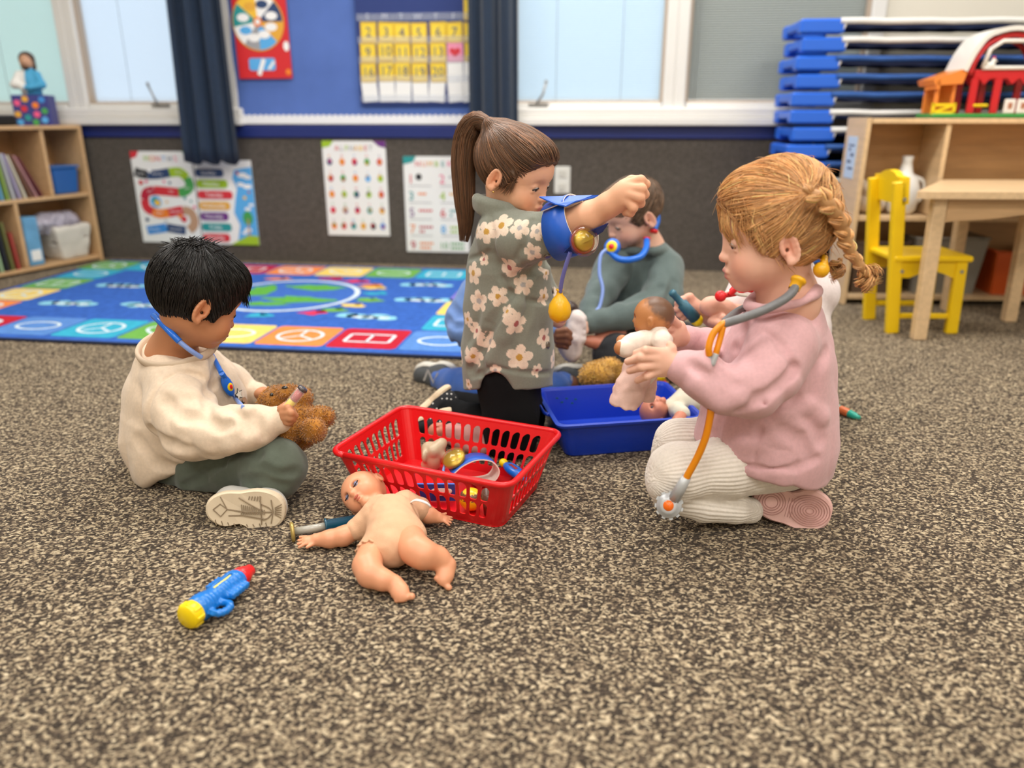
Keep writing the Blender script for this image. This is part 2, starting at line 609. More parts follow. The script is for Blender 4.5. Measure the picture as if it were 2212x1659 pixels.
# --- carpet of the floor: loop pile in beige, brown and near black
def carpet_material():
    m = bpy.data.materials.new('loop_pile_carpet')
    m.use_nodes = True
    nt = m.node_tree; b = nt.nodes['Principled BSDF']
    b.inputs['Roughness'].default_value = 0.95
    b.inputs['Specular IOR Level'].default_value = 0.15
    b.inputs['Sheen Weight'].default_value = 0.16
    b.inputs['Sheen Roughness'].default_value = 0.6
    b.inputs['Sheen Tint'].default_value = lin((226, 208, 184)) + (1,)
    tc = nt.nodes.new('ShaderNodeTexCoord')
    warp = nt.nodes.new('ShaderNodeTexNoise'); warp.inputs['Scale'].default_value = 60; warp.inputs['Detail'].default_value = 1
    nt.links.new(tc.outputs['Object'], warp.inputs['Vector'])
    add = nt.nodes.new('ShaderNodeMixRGB'); add.blend_type = 'LINEAR_LIGHT'; add.inputs['Fac'].default_value = 0.006
    nt.links.new(tc.outputs['Object'], add.inputs['Color1']); nt.links.new(warp.outputs['Color'], add.inputs['Color2'])
    mp = nt.nodes.new('ShaderNodeMapping'); mp.inputs['Scale'].default_value = (0.92, 1.12, 1.0)
    nt.links.new(add.outputs['Color'], mp.inputs['Vector'])
    v = nt.nodes.new('ShaderNodeTexVoronoi'); v.inputs['Scale'].default_value = 275; v.voronoi_dimensions = '2D'
    nt.links.new(mp.outputs['Vector'], v.inputs['Vector'])
    sep = nt.nodes.new('ShaderNodeSeparateColor'); nt.links.new(v.outputs['Color'], sep.inputs['Color'])
    # yarn colours come in small clumps
    cl = nt.nodes.new('ShaderNodeTexNoise'); cl.inputs['Scale'].default_value = 130; cl.inputs['Detail'].default_value = 1
    nt.links.new(tc.outputs['Object'], cl.inputs['Vector'])
    m1 = nt.nodes.new('ShaderNodeMath'); m1.operation = 'MULTIPLY_ADD'; m1.inputs[1].default_value = 0.80
    nt.links.new(sep.outputs['Red'], m1.inputs[0])
    m2 = nt.nodes.new('ShaderNodeMath'); m2.operation = 'MULTIPLY_ADD'; m2.inputs[1].default_value = 1.0; m2.inputs[2].default_value = -0.38
    nt.links.new(cl.outputs['Fac'], m2.inputs[0]); nt.links.new(m2.outputs['Value'], m1.inputs[2])
    rp = nt.nodes.new('ShaderNodeValToRGB'); rp.color_ramp.interpolation = 'LINEAR'
    e = rp.color_ramp.elements
    cols = [(0.0, (34, 28, 26)), (0.36, (56, 47, 42)), (0.52, (96, 82, 69)), (0.66, (148, 130, 106)), (0.82, (200, 180, 148)), (1.0, (222, 204, 172))]
    e[0].position, e[0].color = cols[0][0], lin(cols[0][1]) + (1,)
    e[1].position, e[1].color = cols[-1][0], lin(cols[-1][1]) + (1,)
    for p, c in cols[1:-1]:
        q = e.new(p); q.color = lin(c) + (1,)
    nt.links.new(m1.outputs['Value'], rp.inputs['Fac'])
    nt.links.new(rp.outputs['Color'], b.inputs['Base Color'])
    inv = nt.nodes.new('ShaderNodeMath'); inv.operation = 'MULTIPLY_ADD'; inv.inputs[1].default_value = -1.0; inv.inputs[2].default_value = 1.0
    nt.links.new(v.outputs['Distance'], inv.inputs[0])
    bp = nt.nodes.new('ShaderNodeBump'); bp.inputs['Strength'].default_value = 1.0; bp.inputs['Distance'].default_value = 0.004
    nt.links.new(inv.outputs['Value'], bp.inputs['Height'])
    nt.links.new(bp.outputs['Normal'], b.inputs['Normal'])
    return m

CARPET = carpet_material()
WALLCARPET = mat('wall_carpet', (88, 82, 76), 0.95, var=0.28, vscale=120, bump=0.6, bscale=260, spec=0.1)
PAINT = mat('cream_paint', (226, 220, 205), 0.7, var=0.02, vscale=3)
CEILM = mat('ceiling_tile', (232, 230, 224), 0.9, var=0.05, vscale=120)
TRIMB = mat('blue_trim_paint', (26, 42, 108), 0.45, var=0.04, vscale=6)
WHITE = mat('white_frame_paint', (228, 226, 222), 0.45, var=0.02, vscale=5)
NAVY = mat('navy_curtain_cloth', (22, 42, 66), 0.9, var=0.10, vscale=60, bump=0.3, bscale=700, sheen=0.2)

X0, X1, Y0, ZC = -3.9, 3.7, -2.2, 2.6
b = MB(); b.box(((X0 + X1) / 2, 1.2, -0.03), (X1 - X0 + 0.6, 7.4, 0.06))
fl = b.build('floor', CARPET); tag(fl, kind='structure')
b = MB(); b.box(((X0 + X1) / 2, 1.2, ZC + 0.05), (X1 - X0 + 0.6, 7.4, 0.1))
tag(b.build('ceiling', CEILM), kind='structure')
for i, (lx, ly) in enumerate([(-1.7, 0.1), (0.1, 0.1), (1.9, 0.1), (-1.7, 2.0), (0.1, 2.0), (1.9, 2.0), (0.1, 3.3), (-0.8, -1.4), (1.0, -1.4)]):
    b = MB()
    for sx in (-1, 1): b.box((sx * 0.60, 0, 0), (0.04, 0.58, 0.03))
    for sy in (-1, 1): b.box((0, sy * 0.27, 0), (1.16, 0.04, 0.03))
    o = b.build('light_panel_frame', WHITE, None, (lx, ly, 2.585)); tag(o, kind='structure')
b = MB(); b.box((X0 - 0.05, 1.1, ZC / 2), (0.1, 7.0, ZC)); tag(b.build('wall_left', PAINT), kind='structure')
b = MB(); b.box((X1 + 0.05, 1.1, ZC / 2), (0.1, 7.0, ZC)); tag(b.build('wall_right', PAINT), kind='structure')
b = MB(); b.box(((X0 + X1) / 2, Y0 - 0.05, ZC / 2), (X1 - X0, 0.1, ZC)); tag(b.build('wall_front', PAINT), kind='structure')

# --- back wall: carpeted dado, blue rail, windows above
WIN = [(-1.42, -0.055), (-0.055, 0.78), (2.06, 2.85), (2.85, 3.72)]       # window bays along the wall
ZS, ZT = 0.70, 2.05
wb = MB()
S0, S1 = -2.0, 6.2
wb.box(((S0 + S1) / 2, 0.08, ZS / 2), (S1 - S0, 0.16, ZS))
wb.box(((S0 + S1) / 2, 0.08, (ZT + ZC) / 2), (S1 - S0, 0.16, ZC - ZT))
for a, c in ((S0, -1.42), (0.78, 2.06), (3.72, S1)):
    wb.box(((a + c) / 2, 0.08, (ZS + ZT) / 2), (c - a, 0.16, ZT - ZS))
wall = wb.build('wall_back', PAINT, None, tuple(WL)); wall.rotation_euler = (0, 0, WA); tag(wall, kind='structure')
b = MB(); b.box(((S0 + S1) / 2, -0.006, 0.305), (S1 - S0, 0.012, 0.61)); b.build('carpet_panel', WALLCARPET, wall)
def wstruct(name, mb, m):
    o = mb.build(name, m, None, tuple(WL)); o.rotation_euler = (0, 0, WA); tag(o, kind='structure'); return o
b = MB(); b.box(((S0 + S1) / 2, -0.012, 0.637), (S1 - S0, 0.024, 0.058), bev=0.004); wstruct('trim_1', b, TRIMB)

# --- windows with closed venetian blinds between sash and room
BL = [mat('blind_slat_green', (206, 232, 222), 0.5, spec=0.3), mat('blind_slat_blue', (214, 228, 240), 0.5, spec=0.3),
      mat('blind_slat_sky', (206, 226, 240), 0.5, spec=0.3), mat('blind_slat_grey', (150, 156, 152), 0.55, spec=0.3)]
TRW = [0.62, 0.80, 0.74, 0.07]
for m_, tw, tint in zip(BL, TRW, ((0.74, 0.88, 0.84, 1), (0.86, 0.92, 0.98, 1), (0.80, 0.90, 0.96, 1), (0.66, 0.70, 0.70, 1))):
    nt = m_.node_tree
    out = nt.nodes['Material Output']; pb = nt.nodes['Principled BSDF']
    tr = nt.nodes.new('ShaderNodeBsdfTranslucent'); tr.inputs['Color'].default_value = tint
    mx = nt.nodes.new('ShaderNodeMixShader'); mx.inputs['Fac'].default_value = tw
    nt.links.new(pb.outputs['BSDF'], mx.inputs[1]); nt.links.new(tr.outputs['BSDF'], mx.inputs[2])
    nt.links.new(mx.outputs['Shader'], out.inputs['Surface'])
GLASS = mat('window_glass', (235, 245, 245), 0.02, trans=1.0, spec=0.5, alpha=0.25)
BRASS = mat('dull_bronze', (120, 105, 92), 0.4, metal=0.6)
TAN = mat('tan_gasket', (186, 168, 150), 0.6)
HANDLE = mat('grey_metal', (165, 163, 160), 0.4, metal=0.7)
for i, (a, c) in enumerate(WIN):
    # sash frame with a thick mullion on each side
    l = a if i in (0, 2) else a + 0.0
    fr = MB()
    jl = 0.05 if i in (1, 3) else 0.06
    jr = 0.05 if i in (0, 2) else 0.06
    fr.box((a + jl / 2, 0.03, (ZS + ZT) / 2), (jl, 0.09, ZT - ZS), bev=0.006)
    fr.box((c - jr / 2, 0.03, (ZS + ZT) / 2), (jr, 0.09, ZT - ZS), bev=0.006)
    fr.box(((a + c) / 2, 0.03, ZS + 0.032), (c - a - jl - jr, 0.09, 0.064), bev=0.006)
    fr.box(((a + c) / 2, 0.03, ZT - 0.03), (c - a - jl - jr, 0.09, 0.06), bev=0.006)
    w = fr.build('window_%d' % (i + 1), WHITE, None, tuple(WL)); w.rotation_euler = (0, 0, WA); tag(w, kind='structure')
    A_, C_ = a + jl, c - jr
    g = MB(); t = 0.012
    for (x, z, sx, sz) in (((A_ + C_) / 2, ZS + 0.070, C_ - A_, t), ((A_ + C_) / 2, ZT - 0.066, C_ - A_, t),
                           (A_ + t / 2, (ZS + ZT) / 2, t, ZT - ZS - 0.14), (C_ - t / 2, (ZS + ZT) / 2, t, ZT - ZS - 0.14)):
        g.box((x, 0.035, z), (sx, 0.05, sz))
    g.build('gasket', TAN, w)
    g = MB(); g.box(((A_ + C_) / 2, 0.075, (ZS + ZT) / 2), (C_ - A_, 0.004, ZT - ZS - 0.13)); g.build('window_pane', GLASS, w)
    sl = MB()
    z = ZS + 0.082
    while z < ZT - 0.08:
        zz = z
        V = [(A_ + t, 0.052, zz + 0.0070), (C_ - t, 0.052, zz + 0.0070), (C_ - t, 0.046, zz - 0.0045), (A_ + t, 0.046, zz - 0.0045),
             (A_ + t, 0.047, zz + 0.0015), (C_ - t, 0.047, zz + 0.0015)]
        sl.add(V, [(0, 1, 5, 4), (4, 5, 2, 3)])
        z += 0.0098
    so = sl.build('blind_slats', BL[i], w); so['kind'] = 'stuff'
    ld = MB()
    for q in ((0.28, 0.72) if i != 3 else (0.06,)):
        x = A_ + (C_ - A_) * q
        ld.cyl((x, 0.044, ZS + 0.07), (x, 0.044, ZT - 0.07), 0.0012, n=6)
    ld.build('ladder_cord', mat('cord_grey', (170, 176, 178), 0.8), w)
    if i in (1, 2):
        x = 0.385 if i == 1 else 2.235
        h_ = MB(); h_.box((x, -0.022, ZS + 0.058), (0.09, 0.014, 0.018), bev=0.003)
        h_.tube([(x - 0.01, -0.03, ZS + 0.06), (x + (0.02 if i == 2 else -0.025), -0.034, ZS + 0.10), (x + (0.035 if i == 2 else -0.045), -0.034, ZS + 0.152)], [0.006, 0.005, 0.006], 8)
        h_.sphere((x + (0.035 if i == 2 else -0.045), -0.034, ZS + 0.155), 0.008, nu=10, nv=6)
        h_.build('crank_handle', HANDLE, w)
# stool boards under the windows
for k, (a, c) in enumerate(((-2.0, 0.80), (2.04, 3.9))):
    b = MB()
    b.box(((a + c) / 2, -0.022, 0.683), (c - a, 0.075, 0.034), bev=0.004)
    b.box(((a + c) / 2, -0.014, 0.722), (c - a, 0.05, 0.044), bev=0.006)
    wstruct('trim_%d' % (k + 2), b, WHITE)

# --- curtains: folded cloth, thick sheet
def curtain(label, s0t, s1t, s0b, s1b, zb, zt, off, folds, seed):
    rnd = random.Random(seed)
    ph = [rnd.uniform(0, 6.28) for _ in range(4)]
    nx, nz = 90, 24
    mid = (s0b + s1b) / 2
    V = []
    for sgn in (0, 1):
        for j in range(nz + 1):
            v = j / nz
            z = zb + (zt - zb) * v
            a = s0b + (s0t - s0b) * v; c = s1b + (s1t - s1b) * v
            for i in range(nx + 1):
                u = i / nx
                q = math.sin(u * folds * 6.283 + ph[0] + 0.5 * math.sin(v * 3 + ph[1])) * 0.024 + math.sin(u * folds * 2.3 * 6.283 + ph[2] + v) * 0.007
                V.append((a + (c - a) * u - mid, -(off + q + (0.003 if sgn else 0)), z + 0.010 * math.sin(u * folds * 6.283 + ph[0]) * (1 - v) - zb))
    n = (nx + 1) * (nz + 1)
    Fs = []
    for sgn in (0, 1):
        for j in range(nz):
            for i in range(nx):
                p = sgn * n + j * (nx + 1) + i
                Fs.append((p, p + 1, p + nx + 2, p + nx + 1))
    for j in range(nz):
        for i in (0, nx):
            p = j * (nx + 1) + i
            Fs.append((p, p + nx + 1, n + p + nx + 1, n + p))
    for i in range(nx):
        for j in (0, nz):
            p = j * (nx + 1) + i
            Fs.append((p, p + 1, n + p + 1, n + p))
    mb = MB(); mb.add(V, Fs, 0, True)
    o = mb.build('curtain', NAVY, None, tuple(wp(mid, zb)))
    o.rotation_euler = (0, 0, WA)
    tag(o, label, 'curtain', 'navy window curtains')
    return o
curtain('long navy curtain hanging between left window and blue bulletin board', 0.575, 0.800, 0.52, 0.800, 0.492, 2.3, 0.112, 3.0, 1)
curtain('navy curtain right of the number calendar, behind ponytail girl', 1.935, 2.135, 1.930, 2.150, 0.50, 2.3, 0.112, 2.5, 4)

# --- bulletin board: blue paper, scalloped white border
bb = wthing('bulletin_board', 'blue paper bulletin board with white scalloped border between curtains', 'board', 1.39, 0.672)
BLUEP = mat('blue_board_paper', (82, 112, 184), 0.8, var=0.05, vscale=9)
NV, NZ = 60, 40
V = []
for j in range(NZ + 1):
    for i in range(NV + 1):
        x = -0.66 + 1.32 * i / NV; z = 0.02 + 1.3 * j / NZ
        y = -0.012 + 0.002 * math.sin(z * 18 + x * 2) + 0.0035 * math.exp(-((z - 0.215 - 0.01 * math.sin(x * 9)) / 0.012) ** 2) * (1 if x > -0.3 else 0.3) - 0.003 * math.exp(-((x + 0.02 - 0.1 * z) / 0.01) ** 2)
        V.append((x, y, z))
Fs = [(j * (NV + 1) + i, j * (NV + 1) + i + 1, (j + 1) * (NV + 1) + i + 1, (j + 1) * (NV + 1) + i) for j in range(NZ) for i in range(NV)]
n0 = len(V)
b = MB(); b.add(V, Fs, 0, True); b.box((0, -0.003, 0.67), (1.33, 0.006, 1.32))
b.build('paper_sheet', BLUEP, bb)
b = MB()
sc = [(-0.66, 0.0)] + [(0.66, 0.0)]
top = []
ns = 46
for i in range(ns):
    xc = 0.66 - 1.32 * (i + 0.5) / ns
    for a in range(6):
        t = math.pi * a / 5
        top.append((xc + math.cos(t) * 0.0143, 0.030 + 0.013 * math.sin(t)))
b.prism(sc + top, (0, -0.018, 0), (1, 0, 0), (0, 0, 1), (0, -1, 0), 0.003)
b.build('scalloped_border', mat('white_card', (238, 238, 240), 0.7), bb)
# folded strip of white edging along the board bottom
# ================================================================== POSTERS, CALENDAR
def strip(mb, pts, w, o, ex, ey, mi, closed=False):
    """flat ribbon of width w along 2-D points"""
    P = np.asarray(pts, float)
    if closed: P = np.concatenate([P, P[:1]])
    T = np.gradient(P, axis=0)
    if closed: T[0] = T[-1] = P[1] - P[-2]
    T /= np.linalg.norm(T, axis=1)[:, None] + 1e-9
    N = np.stack([-T[:, 1], T[:, 0]], 1)
    A, B = P + N * w / 2, P - N * w / 2
    o, ex, ey = np.asarray(o, float), np.asarray(ex, float), np.asarray(ey, float)
    V = [o + ex * p[0] + ey * p[1] for p in np.concatenate([A, B])]
    n = len(P)
    mb.add(V, [(i, i + 1, n + i + 1, n + i) for i in range(n - 1)], mi)
def flat(mb, pts, o, ex, ey, mi):
    o, ex, ey = np.asarray(o, float), np.asarray(ex, float), np.asarray(ey, float)
    mb.poly([o + ex * p[0] + ey * p[1] for p in pts], mi)
def circ(cx, cy, rx, ry=None, n=24, a0=0, a1=2 * math.pi):
    ry = rx if ry is None else ry
    return [(cx + rx * math.cos(a0 + (a1 - a0) * i / n), cy + ry * math.sin(a0 + (a1 - a0) * i / n)) for i in range(n + (0 if abs(a1 - a0) > 6.28 else 1))]
def rrect(x0, y0, x1, y1, r=0.01, n=4):
    P = []
    for cx, cy, a in ((x1 - r, y1 - r, 0), (x0 + r, y1 - r, 90), (x0 + r, y0 + r, 180), (x1 - r, y0 + r, 270)):
        P += [(cx + r * math.cos(math.radians(a + 90 * i / n)), cy + r * math.sin(math.radians(a + 90 * i / n))) for i in range(n + 1)]
    return P
PCOL = dict(red=(212, 48, 60), orange=(240, 130, 40), yellow=(246, 196, 60), lime=(160, 196, 40), green=(70, 160, 80), teal=(40, 150, 150),
            blue=(60, 140, 215), navy=(40, 66, 110), purple=(110, 50, 130), black=(40, 42, 46), white=(246, 246, 246), sky=(90, 175, 235),
            tan=(190, 150, 120), grey=(160, 160, 165), pink=(235, 90, 140), dred=(190, 30, 60), gold=(230, 170, 60))
PM = {k: mat('print_' + k, v, 0.5) for k, v in PCOL.items()}
PK = list(PM)
def C(k): return PK.index(k)
PAPER = mat('poster_paper', (240, 240, 238), 0.45)
exl, eyl = (1, 0, 0), (0, 0, 1)
PO = (0, -0.0042, 0)
PT = (0, -0.0050, 0)
def poster(label, s, z, w, h, off=0.014, curl=0.0):
    t = wthing('poster', label, 'poster', s + w / 2, z, off, 'learning posters low on the carpeted wall')
    b = MB(); b.box((0, -0.0015, h / 2), (w, 0.003, h)); b.build('paper_sheet', PAPER, t)
    return t
def letters(mb, txt, x, z, size, cols, pitch):
    for i, c in enumerate(txt):
        if c != ' ': mb_text(mb, c, (x + (i - (len(txt) - 1) / 2) * pitch, PT[1], z), exl, eyl, size, C(cols[i % len(cols)]))

# months poster: winding road of twelve colours
t = poster('white months poster with winding coloured road, left of days poster', 0.182, 0.090, 0.322, 0.452)
b = MB()
flat(b, [(-0.161, 0.452), (-0.115, 0.452), (-0.13, 0.425), (-0.161, 0.415)], PO, exl, eyl, C('red'))
flat(b, [(0.161, 0.452), (0.161, 0.415), (0.135, 0.425), (0.115, 0.452)], PO, exl, eyl, C('green'))
letters(b, 'MONTHS', 0.0, 0.415, 0.038, ['lime', 'orange', 'red', 'blue', 'navy', 'pink'], 0.031)
segs = [('black', [(-0.150, 0.355), (-0.125, 0.345), (-0.085, 0.338)]), ('navy', [(-0.085, 0.338), (-0.03, 0.340), (0.035, 0.350)]),
        ('lime', [(0.035, 0.350), (0.09, 0.352), (0.125, 0.325)]), ('green', [(0.125, 0.325), (0.135, 0.285), (0.105, 0.258), (0.07, 0.252)]),
        ('red', [(0.07, 0.252), (0.0, 0.258), (-0.06, 0.262)]), ('dred', [(-0.06, 0.262), (-0.105, 0.250), (-0.120, 0.215)]),
        ('red', [(-0.120, 0.215), (-0.115, 0.175), (-0.085, 0.155)]), ('orange', [(-0.085, 0.155), (-0.05, 0.145), (0.0, 0.150)]),
        ('red', [(0.0, 0.150), (0.05, 0.160), (0.08, 0.165)]), ('tan', [(0.08, 0.165), (0.12, 0.155), (0.135, 0.115), (0.125, 0.085), (0.10, 0.065)]),
        ('navy', [(0.08, 0.062), (0.03, 0.068), (-0.02, 0.076)]), ('blue', [(-0.02, 0.076), (-0.07, 0.068), (-0.13, 0.060)])]
for k, p in segs:
    q = spline([(x, y, 0) for x, y in p], 12)[:, :2]
    strip(b, q, 0.044, PO, exl, eyl, C(k))
for (x, z, tx) in ((-0.12, 0.345, 'January'), (-0.03, 0.343, 'February'), (0.085, 0.352, 'March'), (0.118, 0.275, 'April'), (0.03, 0.257, 'May'), (-0.085, 0.258, 'June'),
                   (-0.05, 0.15, 'August'), (0.04, 0.158, 'September'), (0.03, 0.068, 'November'), (-0.09, 0.066, 'December')):
    mb_text(b, tx, (x, PT[1], z), exl, eyl, 0.015, C('white'))
flat(b, circ(-0.06, 0.205, 0.030), PO, exl, eyl, C('sky')); flat(b, circ(-0.052, 0.200, 0.016), PT, exl, eyl, C('yellow'))
flat(b, circ(-0.065, 0.215, 0.010), PT, exl, eyl, C('green'))
for (x, z, k, r) in ((-0.125, 0.30, 'red', 0.012), (-0.095, 0.305, 'pink', 0.008), (0.0, 0.305, 'pink', 0.007), (0.03, 0.30, 'navy', 0.007), (0.10, 0.225, 'teal', 0.008), (0.13, 0.21, 'teal', 0.006),
                     (-0.12, 0.115, 'navy', 0.010), (-0.02, 0.110, 'grey', 0.006), (0.08, 0.12, 'red', 0.016), (0.062, 0.135, 'orange', 0.012), (0.145, 0.18, 'pink', 0.008), (0.0, 0.205, 'gold', 0.006), (-0.07, 0.36, 'white', 0.012)):
    flat(b, circ(x, z, r, n=10), (0, -0.0056, 0), exl, eyl, C(k))
b.build('printed_picture', list(PM.values()), t, kind='stuff')

# days of the week poster
t = poster('blue and white days poster with seven coloured bars under curtain', 0.512, 0.085, 0.300, 0.416, off=0.016)
b = MB()
flat(b, [(0.035, 0.0), (0.15, 0.0), (0.15, 0.385), (0.06, 0.37), (0.045, 0.33), (0.065, 0.28), (0.05, 0.23), (0.035, 0.16), (0.06, 0.1)], PO, exl, eyl, C('sky'))
flat(b, [(0.0, 0.0), (0.15, 0.0), (0.15, 0.045), (0.10, 0.05), (0.05, 0.025)], PT, exl, eyl, C('lime'))
for i, (d, k, wd) in enumerate((('Sunday', 'navy', 0.15), ('Monday', 'lime', 0.165), ('Tuesday', 'red', 0.185), ('Wednesday', 'gold', 0.165), ('Thursday', 'purple', 0.15), ('Friday', 'teal', 0.16), ('Saturday', 'red', 0.145))):
    z = 0.355 - i * 0.0535
    flat(b, rrect(-0.147, z - 0.020, -0.147 + wd, z + 0.020, 0.016), (0, -0.0052, 0), exl, eyl, C(k))
    mb_text(b, d, (-0.147 + wd * 0.47, -0.0060, z), exl, eyl, 0.027, C('white'))
for x, z, r in ((0.10, 0.345, 0.018), (0.125, 0.335, 0.014), (0.085, 0.30, 0.014), (0.12, 0.29, 0.016), (0.11, 0.18, 0.012), (0.13, 0.20, 0.01), (0.10, 0.075, 0.014), (0.08, 0.06, 0.01)):
    flat(b, circ(x, z, r * 1.5, r * 0.7, n=12), PT, exl, eyl, C('white'))
flat(b, circ(0.105, 0.135, 0.026, 0.034), (0, -0.0054, 0), exl, eyl, C('green'))
strip(b, [(0.105, 0.04), (0.105, 0.13)], 0.008, (0, -0.0058, 0), exl, eyl, C('tan'))
flat(b, circ(0.10, 0.235, 0.009, n=10), (0, -0.0056, 0), exl, eyl, C('yellow')); flat(b, circ(0.125, 0.262, 0.006, n=8), (0, -0.0056, 0), exl, eyl, C('red'))
flat(b, circ(0.075, 0.355, 0.008, n=8), (0, -0.0056, 0), exl, eyl, C('red'))
b.build('printed_picture', list(PM.values()), t, kind='stuff')

# alphabet poster
t = poster('white alphabet poster with rows of small pictures, on bare carpeted wall', 1.182, 0.142, 0.316, 0.453)
b = MB()
flat(b, [(-0.158, 0.453), (-0.10, 0.453), (-0.12, 0.428), (-0.158, 0.42)], PO, exl, eyl, C('lime'))
flat(b, [(0.158, 0.453), (0.158, 0.42), (0.125, 0.428), (0.095, 0.453)], PO, exl, eyl, C('purple'))
letters(b, 'ALPHABET', 0.0, 0.418, 0.034, ['red', 'grey', 'lime', 'grey', 'gold', 'yellow', 'red', 'grey'], 0.024)
rr = random.Random(5)
abc = 'ABCDEFGHIJKLMNOPQRSTUVWXYZ'
k = 0
pal = [['navy', 'orange', 'red', 'green', 'red'], ['dred', 'green', 'orange', 'sky', 'lime'], ['orange', 'lime', 'navy', 'lime', 'red'], ['red', 'tan', 'red', 'teal', 'gold'], ['orange', 'red', 'teal', 'gold', 'black', 'blue']]
for r_, row in enumerate(pal):
    n = len(row)
    for c_ in range(n):
        x = -0.125 + (0.250 / (n - 1)) * c_
        z = 0.355 - r_ * 0.077
        flat(b, circ(x, z, 0.014, 0.017, n=10), PO, exl, eyl, C(row[c_]))
        flat(b, circ(x + rr.uniform(-.008, .008), z + rr.uniform(-.01, .01), 0.007, n=8), PT, exl, eyl, C(rr.choice(['red', 'gold', 'green', 'purple', 'tan', 'pink'])))
        mb_text(b, abc[k], (x, PT[1], z + 0.028), exl, eyl, 0.016, C(rr.choice(['red', 'blue', 'green', 'purple', 'orange'])))
        k += 1
b.build('printed_picture', list(PM.values()), t, kind='stuff')

# numbers poster
t = poster('white numbers poster counting one to ten, half behind ponytail girl', 1.582, 0.067, 0.318, 0.458)
b = MB()
flat(b, [(-0.159, 0.458), (-0.095, 0.458), (-0.11, 0.432), (-0.159, 0.42)], PO, exl, eyl, C('teal'))
flat(b, [(0.159, 0.458), (0.159, 0.42), (0.125, 0.43), (0.10, 0.458)], PO, exl, eyl, C('red'))
letters(b, 'NUMBERS', 0.005, 0.422, 0.036, ['red', 'orange', 'gold', 'lime', 'teal', 'pink', 'red'], 0.031)
pr = ['red', 'pink', 'teal', 'lime', 'purple', 'red', 'orange', 'sky', 'dred', 'green']
for i in range(10):
    x = -0.125 + (i % 2) * 0.155; z = 0.350 - (i // 2) * 0.080
    mb_text(b, str(i + 1), (x, PT[1], z), exl, eyl, 0.060 if i < 9 else 0.045, C(pr[i]))
    kk = ['black', 'grey', 'orange', 'gold', 'red', 'teal', 'dred', 'lime', 'orange', 'green'][i]
    for q in range(i + 1):
        flat(b, circ(x + 0.040 + (q % 5) * 0.014, z + 0.012 - (q // 5) * 0.022, 0.0062 if i else 0.016, n=8), PO, exl, eyl, C(kk))
    strip(b, [(x - 0.01, z - 0.030), (x + 0.10, z - 0.030)], 0.003, PO, exl, eyl, C('grey'))
b.build('printed_picture', list(PM.values()), t, kind='stuff')

# red weather wheel poster on the board
t = wthing('weather_poster', 'red poster with round picture wheel on blue bulletin board', 'poster', 0.935, 0.876, 0.022)
b = MB(); b.box((0, -0.0015, 0.30), (0.262, 0.003, 0.60)); b.build('paper_sheet', mat('red_poster', (214, 44, 50), 0.4), t)
b = MB()
cx, cz, R_ = -0.012, 0.245, 0.120
flat(b, circ(cx, cz, R_ + 0.006, n=36), PO, exl, eyl, C('gold'))
wed = ['grey', 'white', 'sky', 'white', 'tan', 'navy', 'white', 'yellow']
wcol = [(-90, -45, 'sky'), (-45, 0, 'gold'), (0, 45, 'navy'), (45, 92, 'white'), (92, 140, 'yellow'), (140, 190, 'teal'), (190, 232, 'white'), (232, 270, 'grey')]
for a0, a1, k in wcol:
    flat(b, [(cx, cz)] + circ(cx, cz, R_, n=8, a0=math.radians(a0), a1=math.radians(a1)), PT, exl, eyl, C(k))
for a_, k, r in ((-65, 'white', .5), (-20, 'white', .55), (20, 'white', .6), (70, 'navy', .65), (115, 'gold', .6), (165, 'white', .6), (210, 'sky', .6), (250, 'white', .6)):
    x = cx + R_ * r * math.cos(math.radians(a_)); z = cz + R_ * r * math.sin(math.radians(a_))
    flat(b, circ(x, z, 0.030, 0.018, n=14), (0, -0.0056, 0), exl, eyl, C(k))
flat(b, circ(cx, cz, 0.022, n=16), (0, -0.0062, 0), exl, eyl, C('orange')); flat(b, circ(cx, cz, 0.012, n=12), (0, -0.0068, 0), exl, eyl, C('white'))
flat(b, rrect(-0.075, 0.035, 0.055, 0.090, 0.012), PO, exl, eyl, C('sky'))
strip(b, [(-0.03, 0.015), (0.0, 0.085)], 0.02, PT, exl, eyl, C('white'))
strip(b, [(0.02, 0.04), (0.05, 0.075)], 0.012, PT, exl, eyl, C('white'))
flat(b, circ(0.115, 0.14, 0.014, 0.022, n=12), PO, exl, eyl, C('white')); flat(b, circ(0.115, 0.028, 0.014, n=12), PO, exl, eyl, C('orange'))
b.build('printed_picture', list(PM.values()), t, kind='stuff')

# pocket chart calendar
ch = wthing('pocket_chart', 'navy pocket chart calendar hanging on blue bulletin board', 'calendar', 1.672, 0.757, 0.024)
b = MB(); b.box((0, -0.0015, 0.38), (0.562, 0.003, 0.76)); b.build('cloth_backing', mat('navy_chart_cloth', (40, 58, 118), 0.8, bump=0.2, bscale=500), ch)
PX = [797, 834, 870, 906, 945, 983, 1019]
rows_y = {0: 20, 1: 70, 2: 113, 3: 155, 4: 198}
def wall_s(px, py):
    d = ray(px, py); o = np.array([0, 0, H])
    t_ = np.dot(NR, WL + NR * 0.03 - o) / np.dot(NR, d); P = o + d * t_
    return float(np.dot(P - WL, EX)), float(P[2])
CLEAR = mat('clear_vinyl', (225, 232, 245), 0.12, trans=0.0, alpha=0.16)
for r_, yy in rows_y.items():
    z = wall_s(900, yy)[1] - 0.757
    b = MB(); b.box((0, -0.0065, z - 0.030), (0.55, 0.0008, 0.030)); b.build('clear_pocket', CLEAR, ch)
b = MB()
for i, L_ in enumerate('SMTWTFS'):
    s_, z_ = wall_s(PX[i] - 4, 36)
    mb_text(b, L_, (s_ - 1.672, -0.0036, z_ - 0.757), exl, eyl, 0.036, 0)
mb_text(b, 'FEBRUARY', (0.0, -0.0036, 0.625), exl, eyl, 0.05, 0)
